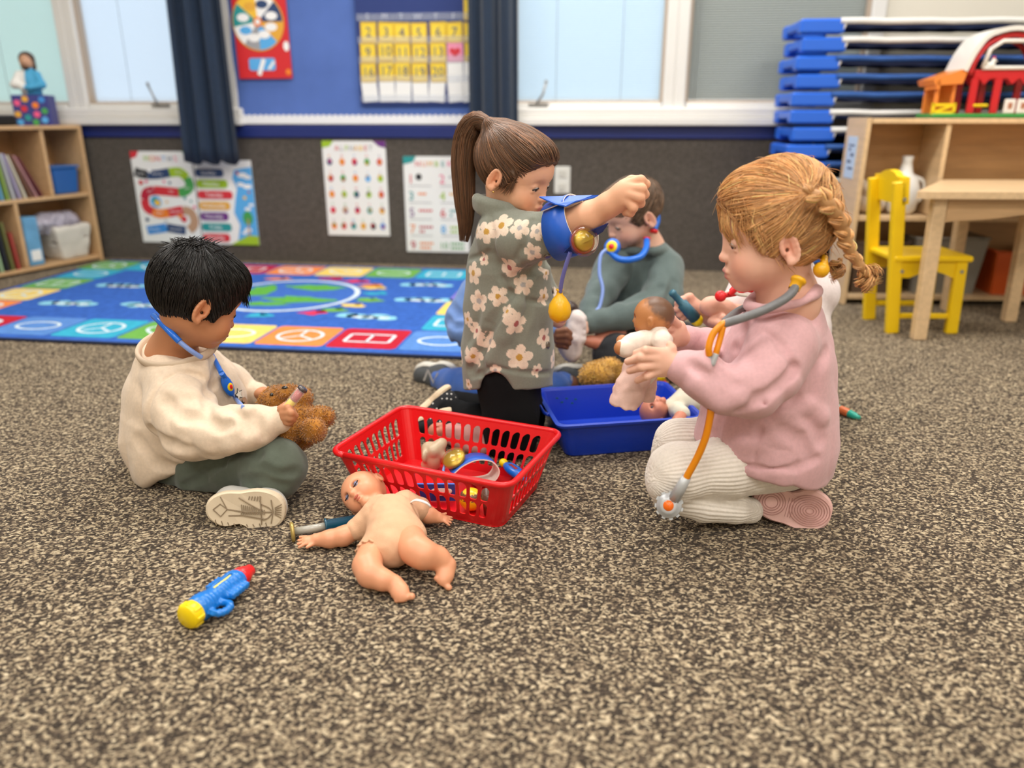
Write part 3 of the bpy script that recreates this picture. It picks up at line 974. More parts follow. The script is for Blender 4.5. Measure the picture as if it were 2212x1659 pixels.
b.build('day_letters', mat('chart_letters', (196, 200, 214), 0.6), ch, kind='stuff')
YEL = mat('yellow_card', (240, 210, 62), 0.5); PINK = mat('pink_card', (240, 150, 180), 0.5); WHT = PAPER
INK = mat('card_ink', (70, 80, 120), 0.6); EDG = mat('card_edge_gold', (222, 180, 40), 0.5)
NUMW = dict(zip(range(1, 21), 'one two three four five six seven eight nine ten eleven twelve thirteen fourteen fifteen sixteen seventeen eighteen nineteen twenty'.split()))
def card(label, px, py, num, m, tilt, grp):
    s_, z_ = wall_s(px, py)
    t_ = wthing('calendar_card', label, 'card', s_, z_ - 0.045, 0.0275, grp)
    R = np.array([[math.cos(tilt), 0, -math.sin(tilt)], [0, 1, 0], [math.sin(tilt), 0, math.cos(tilt)]])
    b_ = MB(); b_.box((0, -0.001, 0.045), (0.074, 0.002, 0.088), R); b_.build('card_sheet', m, t_)
    b_ = MB()
    if num == 'heart':
        hp = [(0.023 * math.sin(a) ** 3 * 1.1, 0.047 + 0.0014 * (13 * math.cos(a) - 5 * math.cos(2 * a) - 2 * math.cos(3 * a) - math.cos(4 * a))) for a in np.linspace(0, 6.283, 25)[:-1]]
        flat(b_, hp, (0, -0.0030, 0), exl, eyl, 0); b_.build('printed_heart', PM['red'], t_)
    elif num:
        strip(b_, rrect(-0.034, 0.006, 0.034, 0.084, 0.008), 0.006, (0, -0.0026, 0), exl, eyl, 1, True)
        mb_text(b_, num, (0, -0.0030, 0.045), exl, eyl, 0.058, 0); b_.build('printed_number', [INK, EDG], t_)
rc = random.Random(3)
for r_, first in ((1, 2), (2, 9), (3, 16)):
    for c_ in range(7):
        n = first + c_
        if n == 14: card('pink calendar card with red heart in pocket chart', PX[c_], rows_y[r_], 'heart', PINK, 0.02, 'calendar cards')
        elif n <= 20: card('yellow calendar card numbered %s in pocket chart' % NUMW[n], PX[c_] + rc.uniform(-2, 2), rows_y[r_] + rc.uniform(-2, 2), str(n), YEL, rc.uniform(-.05, .05), 'calendar cards')
        else: card('blank white calendar card right of the yellow twenty', PX[c_], rows_y[r_], None, WHT, rc.uniform(-.04, .04), 'blank cards beside the yellow twenty')
card('yellow calendar card numbered one in pocket chart', PX[6], 20, '1', YEL, 0.0, 'calendar cards')
for c_ in range(7):
    card('blank white calendar card in the bottom row', PX[c_] + rc.uniform(-3, 3), 198, None, WHT, rc.uniform(-.1, .1), 'blank white calendar cards in bottom row')
# wall outlet plate
b = thing('wall_outlet', 'white wall outlet plate on carpeted wall behind ponytail girl', 'outlet', tuple(wp(2.352, 0.36, 0.012)), WA)
m_ = MB(); m_.box((0, -0.004, 0.06), (0.075, 0.008, 0.125), bev=0.003); m_.build('cover_plate', mat('outlet_white', (222, 222, 216), 0.4), b)
for z in (0.03, 0.09):
    m_ = MB(); m_.box((0, -0.0095, z), (0.034, 0.004, 0.034), bev=0.0015); m_.build('socket', mat('outlet_ivory', (205, 204, 196), 0.4), b)

# ================================================================== RUG
RA = math.radians(-7.94)
RO = gnd(980, 776)
rug = thing('rug', 'large blue classroom rug with globe and coloured picture squares', 'rug', (RO[0], RO[1], 0.0), RA)
RX0, RX1, RY1, RT = -2.10, 0.07, 1.41, 0.009
m_ = MB(); m_.prism(rrect(RX0, 0, RX1, RY1, 0.03), (0, 0, 0), (1, 0, 0), (0, 1, 0), (0, 0, 1), RT)
m_.build('pile', mat('rug_blue', (58, 100, 184), 0.95, var=0.16, vscale=45, bump=0.8, bscale=500, spec=0.1), rug)
m_ = MB(); m_.tube([(x, y, RT * 0.5) for x, y in rrect(RX0, 0, RX1, RY1, 0.03)] + [(RX1, RY1 - 0.03, RT * 0.5)], 0.0065, 8)
m_.build('binding', mat('rug_binding', (24, 34, 62), 0.9), rug)
RCOL = dict(blue=(92, 138, 206), teal=(60, 170, 200), green=(110, 170, 80), yellow=(236, 206, 110), orange=(236, 140, 76), red=(190, 40, 58), purple=(130, 120, 200),
            white=(214, 230, 238), cloud=(140, 205, 225), land=(96, 170, 72), sea=(66, 108, 190), pink=(215, 60, 95))
RM = {k: mat('rug_print_' + k, v, 0.95, var=0.10, vscale=60, bump=0.8, bscale=500, spec=0.1) for k, v in RCOL.items()}
RK = list(RM)
def rk(k): return RK.index(k)
m_ = MB()
xx, yy_ = (1, 0, 0), (0, 1, 0)
L0, L1, L2 = (0, 0, RT + 0.0005), (0, 0, RT + 0.0010), (0, 0, RT + 0.0015)
seq = ['blue', 'red', 'orange', 'yellow', 'green', 'teal']
def symbol(cx, cy, k):
    r = 0.075
    if k % 4 == 0:
        strip(m_, [(cx + 0.9 * r * 1.1 * math.sin(a) ** 3, cy + r * 0.06 * (13 * math.cos(a) - 5 * math.cos(2 * a) - 2 * math.cos(3 * a) - math.cos(4 * a))) for a in np.linspace(0, 6.283, 28)[:-1]], 0.012, L1, xx, yy_, rk('white'), True)
    elif k % 4 == 1:
        strip(m_, circ(cx, cy, r, r * 0.9), 0.012, L1, xx, yy_, rk('white'), True)
        strip(m_, [(cx - r * .7, cy - r * .5), (cx, cy), (cx, cy + r * .8)], 0.010, L1, xx, yy_, rk('white')); strip(m_, [(cx, cy), (cx + r * .7, cy - r * .5)], 0.010, L1, xx, yy_, rk('white'))
    elif k % 4 == 2:
        strip(m_, rrect(cx - r, cy - r * .6, cx + r, cy + r * .6, 0.01), 0.012, L1, xx, yy_, rk('white'), True)
        strip(m_, [(cx, cy - r * .6), (cx, cy + r * .6)], 0.010, L1, xx, yy_, rk('white'))
    else:
        strip(m_, circ(cx, cy, r, r * 0.65), 0.012, L1, xx, yy_, rk('white'), True)
tw = 0.232
sym_f = {0: 3, 1: 2, 2: 1, 3: 3, 4: 0, 5: 1, 6: 3, 7: 0, 8: 1}
for i in range(9):
    cx = -0.075 - i * 0.2415
    flat(m_, rrect(cx - tw / 2, 0.045, cx + tw / 2, 0.275, 0.02), L0, xx, yy_, rk(seq[i % 6] if i < 8 else 'purple')); symbol(cx, 0.16, sym_f[i])
    flat(m_, rrect(cx - tw / 2, RY1 - 0.245, cx + tw / 2, RY1 - 0.03, 0.02), L0, xx, yy_, rk(['blue', 'teal', 'green', 'yellow', 'orange', 'red'][i % 6])); symbol(cx, RY1 - 0.14, i + 1)
for j in range(4):
    cy = 0.395 + j * 0.222
    flat(m_, rrect(RX0 + 0.03, cy - 0.105, RX0 + 0.25, cy + 0.105, 0.02), L0, xx, yy_, rk(['orange', 'yellow', 'green', 'teal'][j])); symbol(RX0 + 0.14, cy, j)
    flat(m_, rrect(RX1 - 0.25, cy - 0.105, RX1 - 0.03, cy + 0.105, 0.02), L0, xx, yy_, rk(['teal', 'yellow', 'purple', 'red'][j])); symbol(RX1 - 0.14, cy, j + 2)
gx, gy, gr = -0.86, 0.755, 0.285
flat(m_, circ(gx, gy, gr, n=40), L0, xx, yy_, rk('sea')); strip(m_, circ(gx, gy, gr, n=40), 0.022, L1, xx, yy_, rk('white'), True)
rb = random.Random(11)
def blob(cx, cy, rx, ry, k, lay, n=18, j=0.3):
    flat(m_, [(cx + rx * (1 + rb.uniform(-j, j)) * math.cos(6.283 * i / n), cy + ry * (1 + rb.uniform(-j, j)) * math.sin(6.283 * i / n)) for i in range(n)], lay, xx, yy_, rk(k))
blob(gx + 0.06, gy + 0.15, 0.12, 0.055, 'land', L1); blob(gx + 0.08, gy - 0.08, 0.13, 0.06, 'land', L1); blob(gx - 0.14, gy + 0.06, 0.07, 0.10, 'land', L1); blob(gx - 0.02, gy - 0.17, 0.09, 0.035, 'land', L1)
for a, k in ((-52, 'pink'), (-25, 'yellow'), (-8, 'green'), (40, 'orange'), (58, 'pink'), (30, 'yellow'), (12, 'teal'), (80, 'red'), (120, 'orange'), (150, 'green'), (185, 'cloud'), (215, 'yellow'), (245, 'pink'), (275, 'teal'), (-40, 'green')):
    x = gx + 0.36 * math.cos(math.radians(a)); y = gy + 0.355 * math.sin(math.radians(a))
    blob(x, y, 0.055, 0.030, k, L1, 11, 0.5); blob(x + 0.02, y + 0.025, 0.018, 0.018, k, L1, 8, 0.2)
for x, y in ((-1.65, 0.49), (-1.65, 0.82), (-0.34, 1.03), (-0.28, 0.735), (-0.42, 0.44), (-1.35, 1.08), (-1.32, 0.50), (-1.05, 0.34)):
    for q in range(5):
        blob(x + (q - 2) * 0.04, y + rb.uniform(-.01, .02), 0.042, 0.032, 'cloud', L0, 12, 0.12)
    for q in range(3): blob(x + (q - 1) * 0.04 + 0.02, y - 0.008, 0.034, 0.016, 'white', L1, 10, 0.12)
m_.build('printed_pattern', list(RM.values()), rug, kind='stuff')
# ================================================================== FURNITURE
def wood(key, rgb, ang=(6, 60, 60)):
    if key in MATS: return MATS[key]
    m = mat(key, rgb, 0.42, var=0.10, vscale=1.0, stretch=ang, coat=0.1)
    return m
BIRCH = wood('birch_wood', (206, 168, 124))
BIRCHE = wood('birch_edge', (222, 190, 148), (60, 6, 60))
BIRCHI = wood('birch_back_panel', (188, 142, 92), (8, 8, 60))

# --- left bookcase
d_ = unit(np.array([0.369, 0.929, 0]))
Bp = np.array([-2.102, 4.06, 0]) - d_ * 0.065
BANG = math.atan2(d_[1], d_[0])
bc = thing('bookcase', 'low birch bookcase full of picture books by left window', 'bookcase', tuple(Bp), BANG)
BD, BH, BL_ = 0.22, 0.665, 1.20
def panel(nm, par, c, size, m=BIRCH, bev=0.002):
    q = MB(); q.box(c, size, bev=bev); return q.build(nm, m, par)
panel('side_panel', bc, (-0.0085, BD / 2, BH / 2), (0.017, BD, BH))
panel('side_panel', bc, (-BL_ + 0.0085, BD / 2, BH / 2), (0.017, BD, BH))
panel('top_panel', bc, (-BL_ / 2, BD / 2, BH - 0.0085), (BL_ - 0.036, BD, 0.017))
panel('shelf_board', bc, (-BL_ / 2, BD / 2, 0.335), (BL_ - 0.036, BD - 0.012, 0.017))
panel('bottom_board', bc, (-BL_ / 2, BD / 2, 0.02), (BL_ - 0.036, BD - 0.012, 0.017))
panel('back_panel', bc, (-BL_ / 2, BD - 0.003, BH / 2), (BL_ - 0.036, 0.006, BH - 0.04), BIRCHI, 0)
for x in (-0.215, -0.80): panel('upper_divider', bc, (x, BD / 2, 0.495), (0.017, BD - 0.014, 0.30))
for x in (-0.415, -0.80): panel('lower_divider', bc, (x, BD / 2, 0.178), (0.017, BD - 0.014, 0.294))
RB = rotz(BANG)
def bcw(x, y, z): return tuple(Bp + RB @ np.array([x, y, z]))
def book(label, x, z, th, h, dp, lean, rgb, grp, y0=0.012):
    t_ = thing('book', label, 'book', bcw(x, y0, z), BANG, grp)
    R = np.array([[math.cos(lean), 0, math.sin(lean)], [0, 1, 0], [-math.sin(lean), 0, math.cos(lean)]])
    lift = max(0, math.sin(lean) * th) if lean > 0 else 0
    m = mat('book_cover_%d_%d_%d' % rgb, rgb, 0.45)
    c = MB()
    for xx_ in (0.001, th - 0.001): c.box(R @ np.array([xx_, dp / 2, h / 2]) + [0, 0, lift], (0.002, dp, h), R)
    c.box(R @ np.array([th / 2, 0.001, h / 2]) + [0, 0, lift], (th, 0.002, h), R)
    c.build('cover', m, t_)
    c = MB(); c.box(R @ np.array([th / 2, dp / 2 + 0.001, h / 2]) + [0, 0, lift], (max(th - 0.0045, 0.001), dp - 0.006, h - 0.006), R)
    c.build('pages', mat('book_pages', (232, 226, 210), 0.8), t_)
zu, zl = 0.3438, 0.0288
ub = [('white picture book at left of upper bookcase shelf', (225, 225, 220), .012, .155, .02), ('red narrow book on upper bookcase shelf', (190, 50, 50), .01, .15, .03), ('teal book on upper bookcase shelf', (50, 130, 150), .016, .215, .05),
      ('mustard yellow book on upper bookcase shelf', (215, 175, 70), .012, .235, .05), ('dark green book on upper bookcase shelf', (60, 110, 90), .014, .20, .06), ('sky blue tall book on upper bookcase shelf', (110, 170, 200), .012, .225, .07),
      ('lime green thin book on upper bookcase shelf', (150, 180, 90), .010, .19, .09), ('pale grey book on upper bookcase shelf', (190, 192, 196), .012, .205, .12),
      ('lavender book leaning on upper bookcase shelf', (170, 160, 190), .012, .205, .20), ('cream book leaning on upper bookcase shelf', (220, 212, 190), .010, .20, .26), ('brown book leaning on upper bookcase shelf', (120, 84, 66), .012, .205, .32),
      ('dusty pink book leaning on upper bookcase shelf', (190, 140, 140), .010, .205, .38), ('maroon book leaning rightmost on upper bookcase shelf', (110, 50, 60), .010, .205, .44)]
# books lean their tops away from the divider (to the left)
x = -0.625
for lb, c, th, h, ln in ub:
    book(lb, x, zu, th, h, 0.16, -ln, c, 'books on the upper bookcase shelf')
    x += th + 0.0175
lb_ = [('turquoise book on lower bookcase shelf', (60, 150, 150), .02, .24, .03), ('white thick book on lower bookcase shelf', (225, 225, 222), .016, .23, .04), ('navy book on lower bookcase shelf', (40, 60, 110), .016, .245, .05),
       ('pale green book on lower bookcase shelf', (160, 190, 150), .012, .24, .05), ('black book on lower bookcase shelf', (45, 45, 52), .014, .235, .05), ('olive book on lower bookcase shelf', (120, 120, 70), .012, .22, .06), ('brick red book rightmost on lower bookcase shelf', (170, 70, 60), .014, .17, .06)]
x = -0.64
for lb, c, th, h, ln in lb_:
    book(lb, x, zl, th, h, 0.17, -ln, c, 'books on the lower bookcase shelf'); x += th + 0.0145
# blue bin in the upper right cubby
t = thing('storage_bin', 'small blue plastic bin in upper cubby of left bookcase', 'bin', bcw(-0.115, 0.1, zu), BANG)
q = MB(); q.box((0, 0, 0.062), (0.145, 0.16, 0.124), bev=0.008, taper=0.88); q.build('bin_body', plastic('blue_bin', (36, 96, 168)), t)
q = MB(); q.box((0, 0, 0.129), (0.158, 0.172, 0.010), bev=0.004); q.build('rim', plastic('blue_bin_rim', (52, 112, 184)), t)
# white cloth bin with bags in the lower right cubby
t = thing('fabric_bin', 'white fabric bin stuffed with plastic bags in left bookcase', 'bin', bcw(-0.135, 0.09, zl), BANG)
s_ = Solid(0.01); s_.chain([((0.0, 0, 0.02), 0.0)]); s_.ops = []
for zz_ in range(9): s_.box((0, 0, 0.012 + zz_ * 0.018), (0.072 + zz_ * 0.0035, 0.066 + zz_ * 0.0015, 0.012), None, 0.01, k=0.02)
s_.box((0, 0, 0.14), (0.085, 0.066, 0.06), None, 0.01, op='s', k=0.004)
s_.disp = lambda P: 0.0025 * vnoise(P * 30)
V, Q = s_.mesh(0.007); mesh_np('bin_body', V, Q, mat('white_bin_cloth', (214, 208, 198), 0.9, bump=0.3, bscale=300), None).parent = t
bgm = mat('clear_bag', (196, 190, 206), 0.25, alpha=0.75)
t2 = thing('plastic_bag', 'crumpled clear plastic bag heaped above white fabric bin', 'bag', bcw(-0.15, 0.09, zl + 0.13), BANG)
s_ = Solid(0.02); s_.ell((-0.05, 0, 0.05), (0.12, 0.06, 0.05)); s_.ell((0.05, 0, 0.045), (0.06, 0.05, 0.05)); s_.disp = lambda P: 0.012 * vnoise(P * 35) + 0.006 * vnoise(P * 80)
V, Q = s_.mesh(0.006); mesh_np('crumpled_film', V, Q, bgm, None, smooth=False).parent = t2
# light blue magazine box
t = thing('magazine_box', 'light blue file box beside white fabric bin in bookcase', 'box', bcw(-0.355, 0.1, zl), BANG)
q = MB(); q.box((0, 0, 0.115), (0.075, 0.165, 0.226), bev=0.004); q.build('box_body', mat('light_blue_card', (104, 160, 200), 0.5, var=0.15, vscale=14), t)
q = MB(); q.box((0, -0.0835, 0.05), (0.05, 0.002, 0.05)); q.build('paper_label', PAPER, t)
# things on the bookcase top
t = thing('speaker_box', 'flat black speaker on top of left bookcase', 'speaker', bcw(-0.42, 0.12, BH), BANG)
q = MB(); q.box((0, 0, 0.024), (0.30, 0.10, 0.046), bev=0.012); q.build('speaker_body', mat('black_plastic', (26, 26, 30), 0.4), t)
q = MB(); q.box((0, -0.0515, 0.024), (0.25, 0.003, 0.03), bev=0.001); q.build('grille', mat('black_grille', (14, 14, 16), 0.8, bump=0.5, bscale=900), t)
t = thing('gift_box', 'navy box with colourful dots on top of left bookcase', 'box', bcw(-0.150, 0.10, BH), 0.25)
q = MB(); q.box((0, 0, 0.068), (0.155, 0.12, 0.136), bev=0.003); q.build('box_body', mat('dotted_box_navy', (56, 60, 130), 0.5), t)
for k, (x, z, c) in enumerate(((-.055, .10, 'pink'), (-.02, .118, 'gold'), (.02, .09, 'orange'), (-.03, .075, 'red'), (.05, .115, 'blue'), (-.06, .05, 'gold'), (-.02, .035, 'teal'), (.02, .05, 'pink'), (.055, .065, 'green'), (.05, .025, 'sky'), (.01, .015, 'green'), (-.055, .015, 'sky'))):
    q = MB(); q.cyl((x, -0.0602, z), (x, -0.0622, z), 0.014, n=14, smooth=False); q.build('dot', PM[c], t)
# small figurine sitting on the box
t = thing('figurine', 'small bearded figurine in white and blue robe on dotted box', 'figurine', bcw(-0.150, 0.10, BH + 0.136), 0.2)
t.scale = (1.3, 1.3, 1.3)
s_ = Solid(0.012); s_.chain([((0, 0, 0.012), 0.034), ((0, 0, 0.05), 0.030), ((0, 0, 0.075), 0.022)]); s_.chain([((-0.03, -0.01, 0.07), 0.013), ((-0.045, -0.025, 0.035), 0.012), ((-0.01, -0.05, 0.025), 0.009)]); s_.chain([((0.03, -0.01, 0.07), 0.013), ((0.045, -0.025, 0.035), 0.012), ((0.01, -0.05, 0.025), 0.009)])
s_.plane((0, 0, 0.0), (0, 0, -1))
V, Q = s_.mesh(0.004); cc = np.where((V[:, :1] > -0.005), np.array([lin((70, 160, 205))]), np.array([lin((232, 230, 226))]))
mesh_np('robe', V, Q, mat('figurine_cloth', attr=True, rough=0.7), None, cc).parent = t
s_ = Solid(0.006); s_.ell((0, -0.004, 0.112), (0.022, 0.022, 0.027)); s_.cap((0, 0, 0.08), (0, 0, 0.1), 0.009); s_.ell((0, -0.027, 0.110), (0.004, 0.005, 0.006))
V, Q = s_.mesh(0.003); mesh_np('head', V, Q, mat('figurine_skin', (196, 150, 120), 0.6)).parent = t
s_ = Solid(0.006); s_.ell((0, 0.006, 0.122), (0.027, 0.024, 0.026)); s_.ell((0, 0.012, 0.10), (0.026, 0.018, 0.03)); s_.ell((0, -0.020, 0.094), (0.013, 0.010, 0.010)); s_.ell((0, -0.030, 0.115), (0.019, 0.02, 0.020), op='s')
V, Q = s_.mesh(0.003); mesh_np('hair', V, Q, mat('figurine_hair', (70, 48, 38), 0.7)).parent = t

# --- right toy shelf
SA = math.radians(-3.4)
SPt = np.array([1.305, 2.985, 0])
RS = rotz(SA)
def shw(x, y, z): return tuple(SPt + RS @ np.array([x, y, z]))
sh = thing('toy_shelf', 'open birch toy shelf behind yellow chair and table', 'shelf', tuple(SPt), SA)
SD, SH, SL = 0.205, 0.700, 1.25
panel('side_panel', sh, (0.009, SD / 2, SH / 2), (0.018, SD, SH), BIRCHE)
panel('side_panel', sh, (SL - 0.009, SD / 2, SH / 2), (0.018, SD, SH), BIRCHE)
panel('top_panel', sh, (SL / 2, SD / 2, SH - 0.011), (SL - 0.04, SD, 0.018), BIRCHE)
panel('shelf_board', sh, (SL / 2, SD / 2, 0.335), (SL - 0.04, SD - 0.01, 0.018), BIRCHE)
panel('bottom_board', sh, (SL / 2, SD / 2, 0.03), (SL - 0.04, SD - 0.01, 0.018), BIRCHE)
panel('back_panel', sh, (SL / 2, SD - 0.004, SH / 2), (SL - 0.04, 0.006, SH - 0.03), BIRCHI, 0)
panel('upper_divider', sh, (0.300, SD / 2, 0.513), (0.018, SD - 0.014, 0.33), BIRCHE)
q = MB(); q.box((-0.001, 0.115, 0.555), (0.002, 0.10, 0.155)); lab = q.build('paper_label', mat('label_blue_paper', (196, 214, 236), 0.5), sh); lab['label'] = 'pale blue paper label with dark drawing'
q = MB()
for (y, z, w_, h_) in ((0.115, 0.60, 0.06, 0.006), (0.10, 0.565, 0.03, 0.012), (0.125, 0.54, 0.04, 0.010), (0.105, 0.515, 0.05, 0.008), (0.13, 0.585, 0.02, 0.01)): q.box((-0.0025, y, z), (0.001, w_, h_))
ll = q.build('drawing', mat('label_ink', (90, 100, 130), 0.6), lab, kind='stuff')
# shelf contents
t = thing('pitcher', 'small white toy jug in left cubby of toy shelf', 'jug', shw(0.205, 0.09, 0.344))
t.scale = (1.3, 1.3, 1.85)
q = MB(); q.lathe([(0, 0.001), (0, 0.03), (0.01, 0.042), (0.05, 0.048), (0.075, 0.035), (0.085, 0.02), (0.105, 0.014), (0.118, 0.016), (0.118, 0.001)]); q.build('jug_body', plastic('white_toy', (230, 228, 224)), t)
q = MB(); q.tube(spline([(0.03, 0, 0.075), (0.058, 0, 0.065), (0.06, 0, 0.035), (0.045, 0, 0.025)], 12), 0.005, 8); q.build('handle', plastic('white_toy', (230, 228, 224)), t)
t = thing('stuffed_toy', 'crumpled beige cloth toy in left cubby of toy shelf', 'toy', shw(0.09, 0.09, 0.344))
s_ = Solid(0.015); s_.ell((0, 0, 0.04), (0.055, 0.05, 0.04)); s_.ell((0.0, -0.01, 0.085), (0.035, 0.035, 0.032)); s_.ell((-0.035, 0, 0.11), (0.014, 0.01, 0.018)); s_.ell((0.035, 0, 0.11), (0.014, 0.01, 0.018)); s_.disp = lambda P: 0.004 * vnoise(P * 60); s_.plane((0, 0, 0), (0, 0, -1))
V, Q = s_.mesh(0.005); mesh_np('cloth_body', V, Q, mat('beige_cloth', (196, 178, 158), 0.9, var=0.2, vscale=40)).parent = t
t = thing('serving_tray', 'white oval tray on middle board of toy shelf', 'tray', shw(0.52, 0.10, 0.344))
q = MB(); q.lathe([(0.012, 0.001), (0.012, 0.09), (0.022, 0.105), (0.028, 0.11), (0.026, 0.113), (0.016, 0.108), (0.0, 0.092), (0.0, 0.001)], n=36); o = q.build('tray_dish', plastic('white_tray', (232, 232, 232)), t); o.scale = (1.6, 0.80, 1.6)
q = MB(); q.box((0, 0, 0.006), (0.20, 0.1, 0.01), bev=0.003); q.build('foot', plastic('grey_tray_foot', (150, 140, 130)), t)
t = thing('toy_car', 'small red and blue toy car on toy shelf at photo edge', 'toy car', shw(0.80, 0.05, 0.3445), 0.5)
s_ = Solid(0.008); s_.box((0, 0, 0.03), (0.05, 0.026, 0.016), None, 0.01); s_.ell((0, 0, 0.048), (0.028, 0.022, 0.022))
V, Q = s_.mesh(0.004); mesh_np('car_body', V, Q, plastic('toy_red', (206, 40, 40))).parent = t
q = MB(); q.sphere((0, -0.004, 0.052), (0.020, 0.021, 0.017)); q.build('window', plastic('toy_blue', (50, 110, 190)), t)
for x in (-0.03, 0.03):
    for y in (-0.027, 0.027):
        q = MB(); q.cyl((x, y - 0.006, 0.014), (x, y + 0.006, 0.014), 0.0138, n=14); q.build('wheel', mat('toy_tyre', (40, 40, 44), 0.6), t)
def open_bin(name, label, loc, size, m, rz=SA, grp=None, wall=0.004, tap=0.85):
    t_ = thing(name, label, 'bin', loc, rz, grp)
    w_, d__, h_ = size
    q = MB(); n = 0
    out = [(w_ / 2, d__ / 2), (-w_ / 2, d__ / 2), (-w_ / 2, -d__ / 2), (w_ / 2, -d__ / 2)]
    V = [(x * tap, y * tap, 0) for x, y in out] + [(x, y, h_) for x, y in out] + [(x - math.copysign(wall, x), y - math.copysign(wall, y), h_) for x, y in out] + [((x - math.copysign(wall, x)) * tap, (y - math.copysign(wall, y)) * tap, wall) for x, y in out]
    Fs = [(3, 2, 1, 0)]
    for i in range(4):
        j = (i + 1) % 4
        Fs += [(i, j, 4 + j, 4 + i), (4 + i, 4 + j, 8 + j, 8 + i), (8 + i, 8 + j, 12 + j, 12 + i)]
    Fs.append((12, 13, 14, 15))
    q.add(V, Fs); q.build('bin_body', m, t_)
    q = MB(); q.tube([(x, y, h_) for x, y in out] + [(out[0][0], out[0][1], h_)], 0.005, 6); q.build('rim', m, t_)
    return t_
open_bin('storage_bin', 'clear grey plastic bin low in toy shelf behind table leg', shw(0.40, 0.125, 0.04), (0.27, 0.20, 0.22), mat('frosted_plastic', (170, 165, 155), 0.3, alpha=0.55))
open_bin('storage_bin', 'orange plastic bin low in toy shelf', shw(0.655, 0.125, 0.04), (0.16, 0.20, 0.17), plastic('orange_bin', (214, 92, 36)))
open_bin('storage_bin', 'dark brown bin low in toy shelf behind yellow chair', shw(0.135, 0.125, 0.04), (0.21, 0.20, 0.20), mat('brown_bin', (92, 74, 60), 0.7, var=0.1))

# --- toy barn on the shelf
BR = np.array(shw(0.455, 0.13, SH))
bn = thing('toy_barn', 'red and white toy barn with orange shed on toy shelf', 'toy barn', tuple(BR), SA)
RED = plastic('barn_red', (204, 34, 40)); WHT_ = plastic('barn_white', (238, 234, 228)); ORG = plastic('barn_orange', (238, 140, 60)); YLW = plastic('barn_yellow', (246, 214, 30)); GRN = plastic('barn_green', (50, 150, 70))
q = MB(); q.box((0, 0, 0.007), (0.40, 0.15, 0.014), bev=0.004); q.build('base', GRN, bn)
for y in (-0.055, 0.055):
    q = MB()
    for x in (-0.062, 0.022, 0.155): q.box((x, y, 0.075), (0.026, 0.012, 0.122), bev=0.002)
    q.box((0.048, y, 0.150), (0.235, 0.012, 0.030), bev=0.002)
    for x in (-0.03, 0.07, 0.115):
        q.prism([(-0.02, 0), (0.02, 0), (0.0, -0.022)], (x, y - 0.006, 0.137), (1, 0, 0), (0, 0, 1), (0, 1, 0), 0.012)
    q.build('wall_frame', RED, bn)
    q = MB()
    arc = spline([(-0.085, y, 0.150), (-0.07, y, 0.205), (-0.03, y, 0.258), (0.05, y, 0.283), (0.13, y, 0.258), (0.172, y, 0.205), (0.185, y, 0.150)], 30)
    q.tube(arc, 0.010, 8); q.build('gable_arch', RED, bn)
q = MB()
A1 = spline([(-0.118, 0, 0.165), (-0.09, 0, 0.235), (-0.045, 0, 0.290), (0.045, 0, 0.312), (0.14, 0, 0.290), (0.185, 0, 0.235), (0.205, 0, 0.165)], 36)
n = len(A1)
V = []
nrm_ = np.stack([np.gradient(A1[:, 2]), np.zeros(n), -np.gradient(A1[:, 0])], 1); nrm_ /= np.linalg.norm(nrm_, axis=1)[:, None]
for p, k in zip(A1, nrm_):
    for (dy, dn) in ((-0.075, 0), (0.075, 0), (0.075, 0.016), (-0.075, 0.016)): V.append(p + np.array([0, dy, 0]) + k * dn)
Fs = []
for i in range(n - 1):
    for k in range(4): Fs.append((i * 4 + k, i * 4 + (k + 1) % 4, (i + 1) * 4 + (k + 1) % 4, (i + 1) * 4 + k))
Fs += [(0, 1, 2, 3), ((n - 1) * 4, (n - 1) * 4 + 3, (n - 1) * 4 + 2, (n - 1) * 4 + 1)]
q.add(V, Fs); q.build('roof', WHT_, bn)
q = MB(); q.tube([(x, -0.062, z) for x, z in [(-0.045, 0.172), (-0.03, 0.235), (0.01, 0.262), (0.09, 0.262), (0.13, 0.235), (0.145, 0.172), (-0.045, 0.172)]], 0.008, 6); q.build('window_frame', WHT_, bn)
q = MB(); q.box((-0.128, 0, 0.075), (0.012, 0.11, 0.12), bev=0.003); q.box((-0.185, 0.045, 0.07), (0.012, 0.012, 0.11)); q.box((-0.185, -0.045, 0.07), (0.014, 0.014, 0.11), bev=0.003); q.box((-0.155, 0.05, 0.075), (0.06, 0.008, 0.12)); q.box((-0.195, -0.02, 0.115), (0.012, 0.10, 0.03)); q.build('shed_wall', ORG, bn)
q = MB(); q.prism([(-0.215, 0.132), (-0.105, 0.172), (-0.100, 0.158), (-0.11, 0.118), (-0.205, 0.112)], (0, 0.07, 0), (1, 0, 0), (0, 0, 1), (0, -1, 0), 0.14); q.build('shed_roof', ORG, bn)
q = MB(); q.box((-0.16, -0.062, 0.045), (0.085, 0.006, 0.010)); q.box((-0.16, -0.062, 0.018), (0.085, 0.006, 0.010)); q.box((-0.198, -0.062, 0.032), (0.010, 0.006, 0.04)); q.box((-0.122, -0.062, 0.032), (0.010, 0.006, 0.04)); q.box((-0.16, -0.062, 0.032), (0.075, 0.005, 0.009), np.array([[.94, 0, -.34], [0, 1, 0], [.34, 0, .94]])); q.build('gate', YLW, bn)
for x in (0.072, 0.118):
    q = MB(); q.box((x, -0.068, 0.040), (0.040, 0.008, 0.050), bev=0.003); dr = q.build('barn_door', WHT_, bn)
    q = MB(); q.box((x, -0.0728, 0.042), (0.014, 0.0025, 0.020)); q.build('door_panel', mat('door_tan', (180, 120, 90), 0.5), dr)
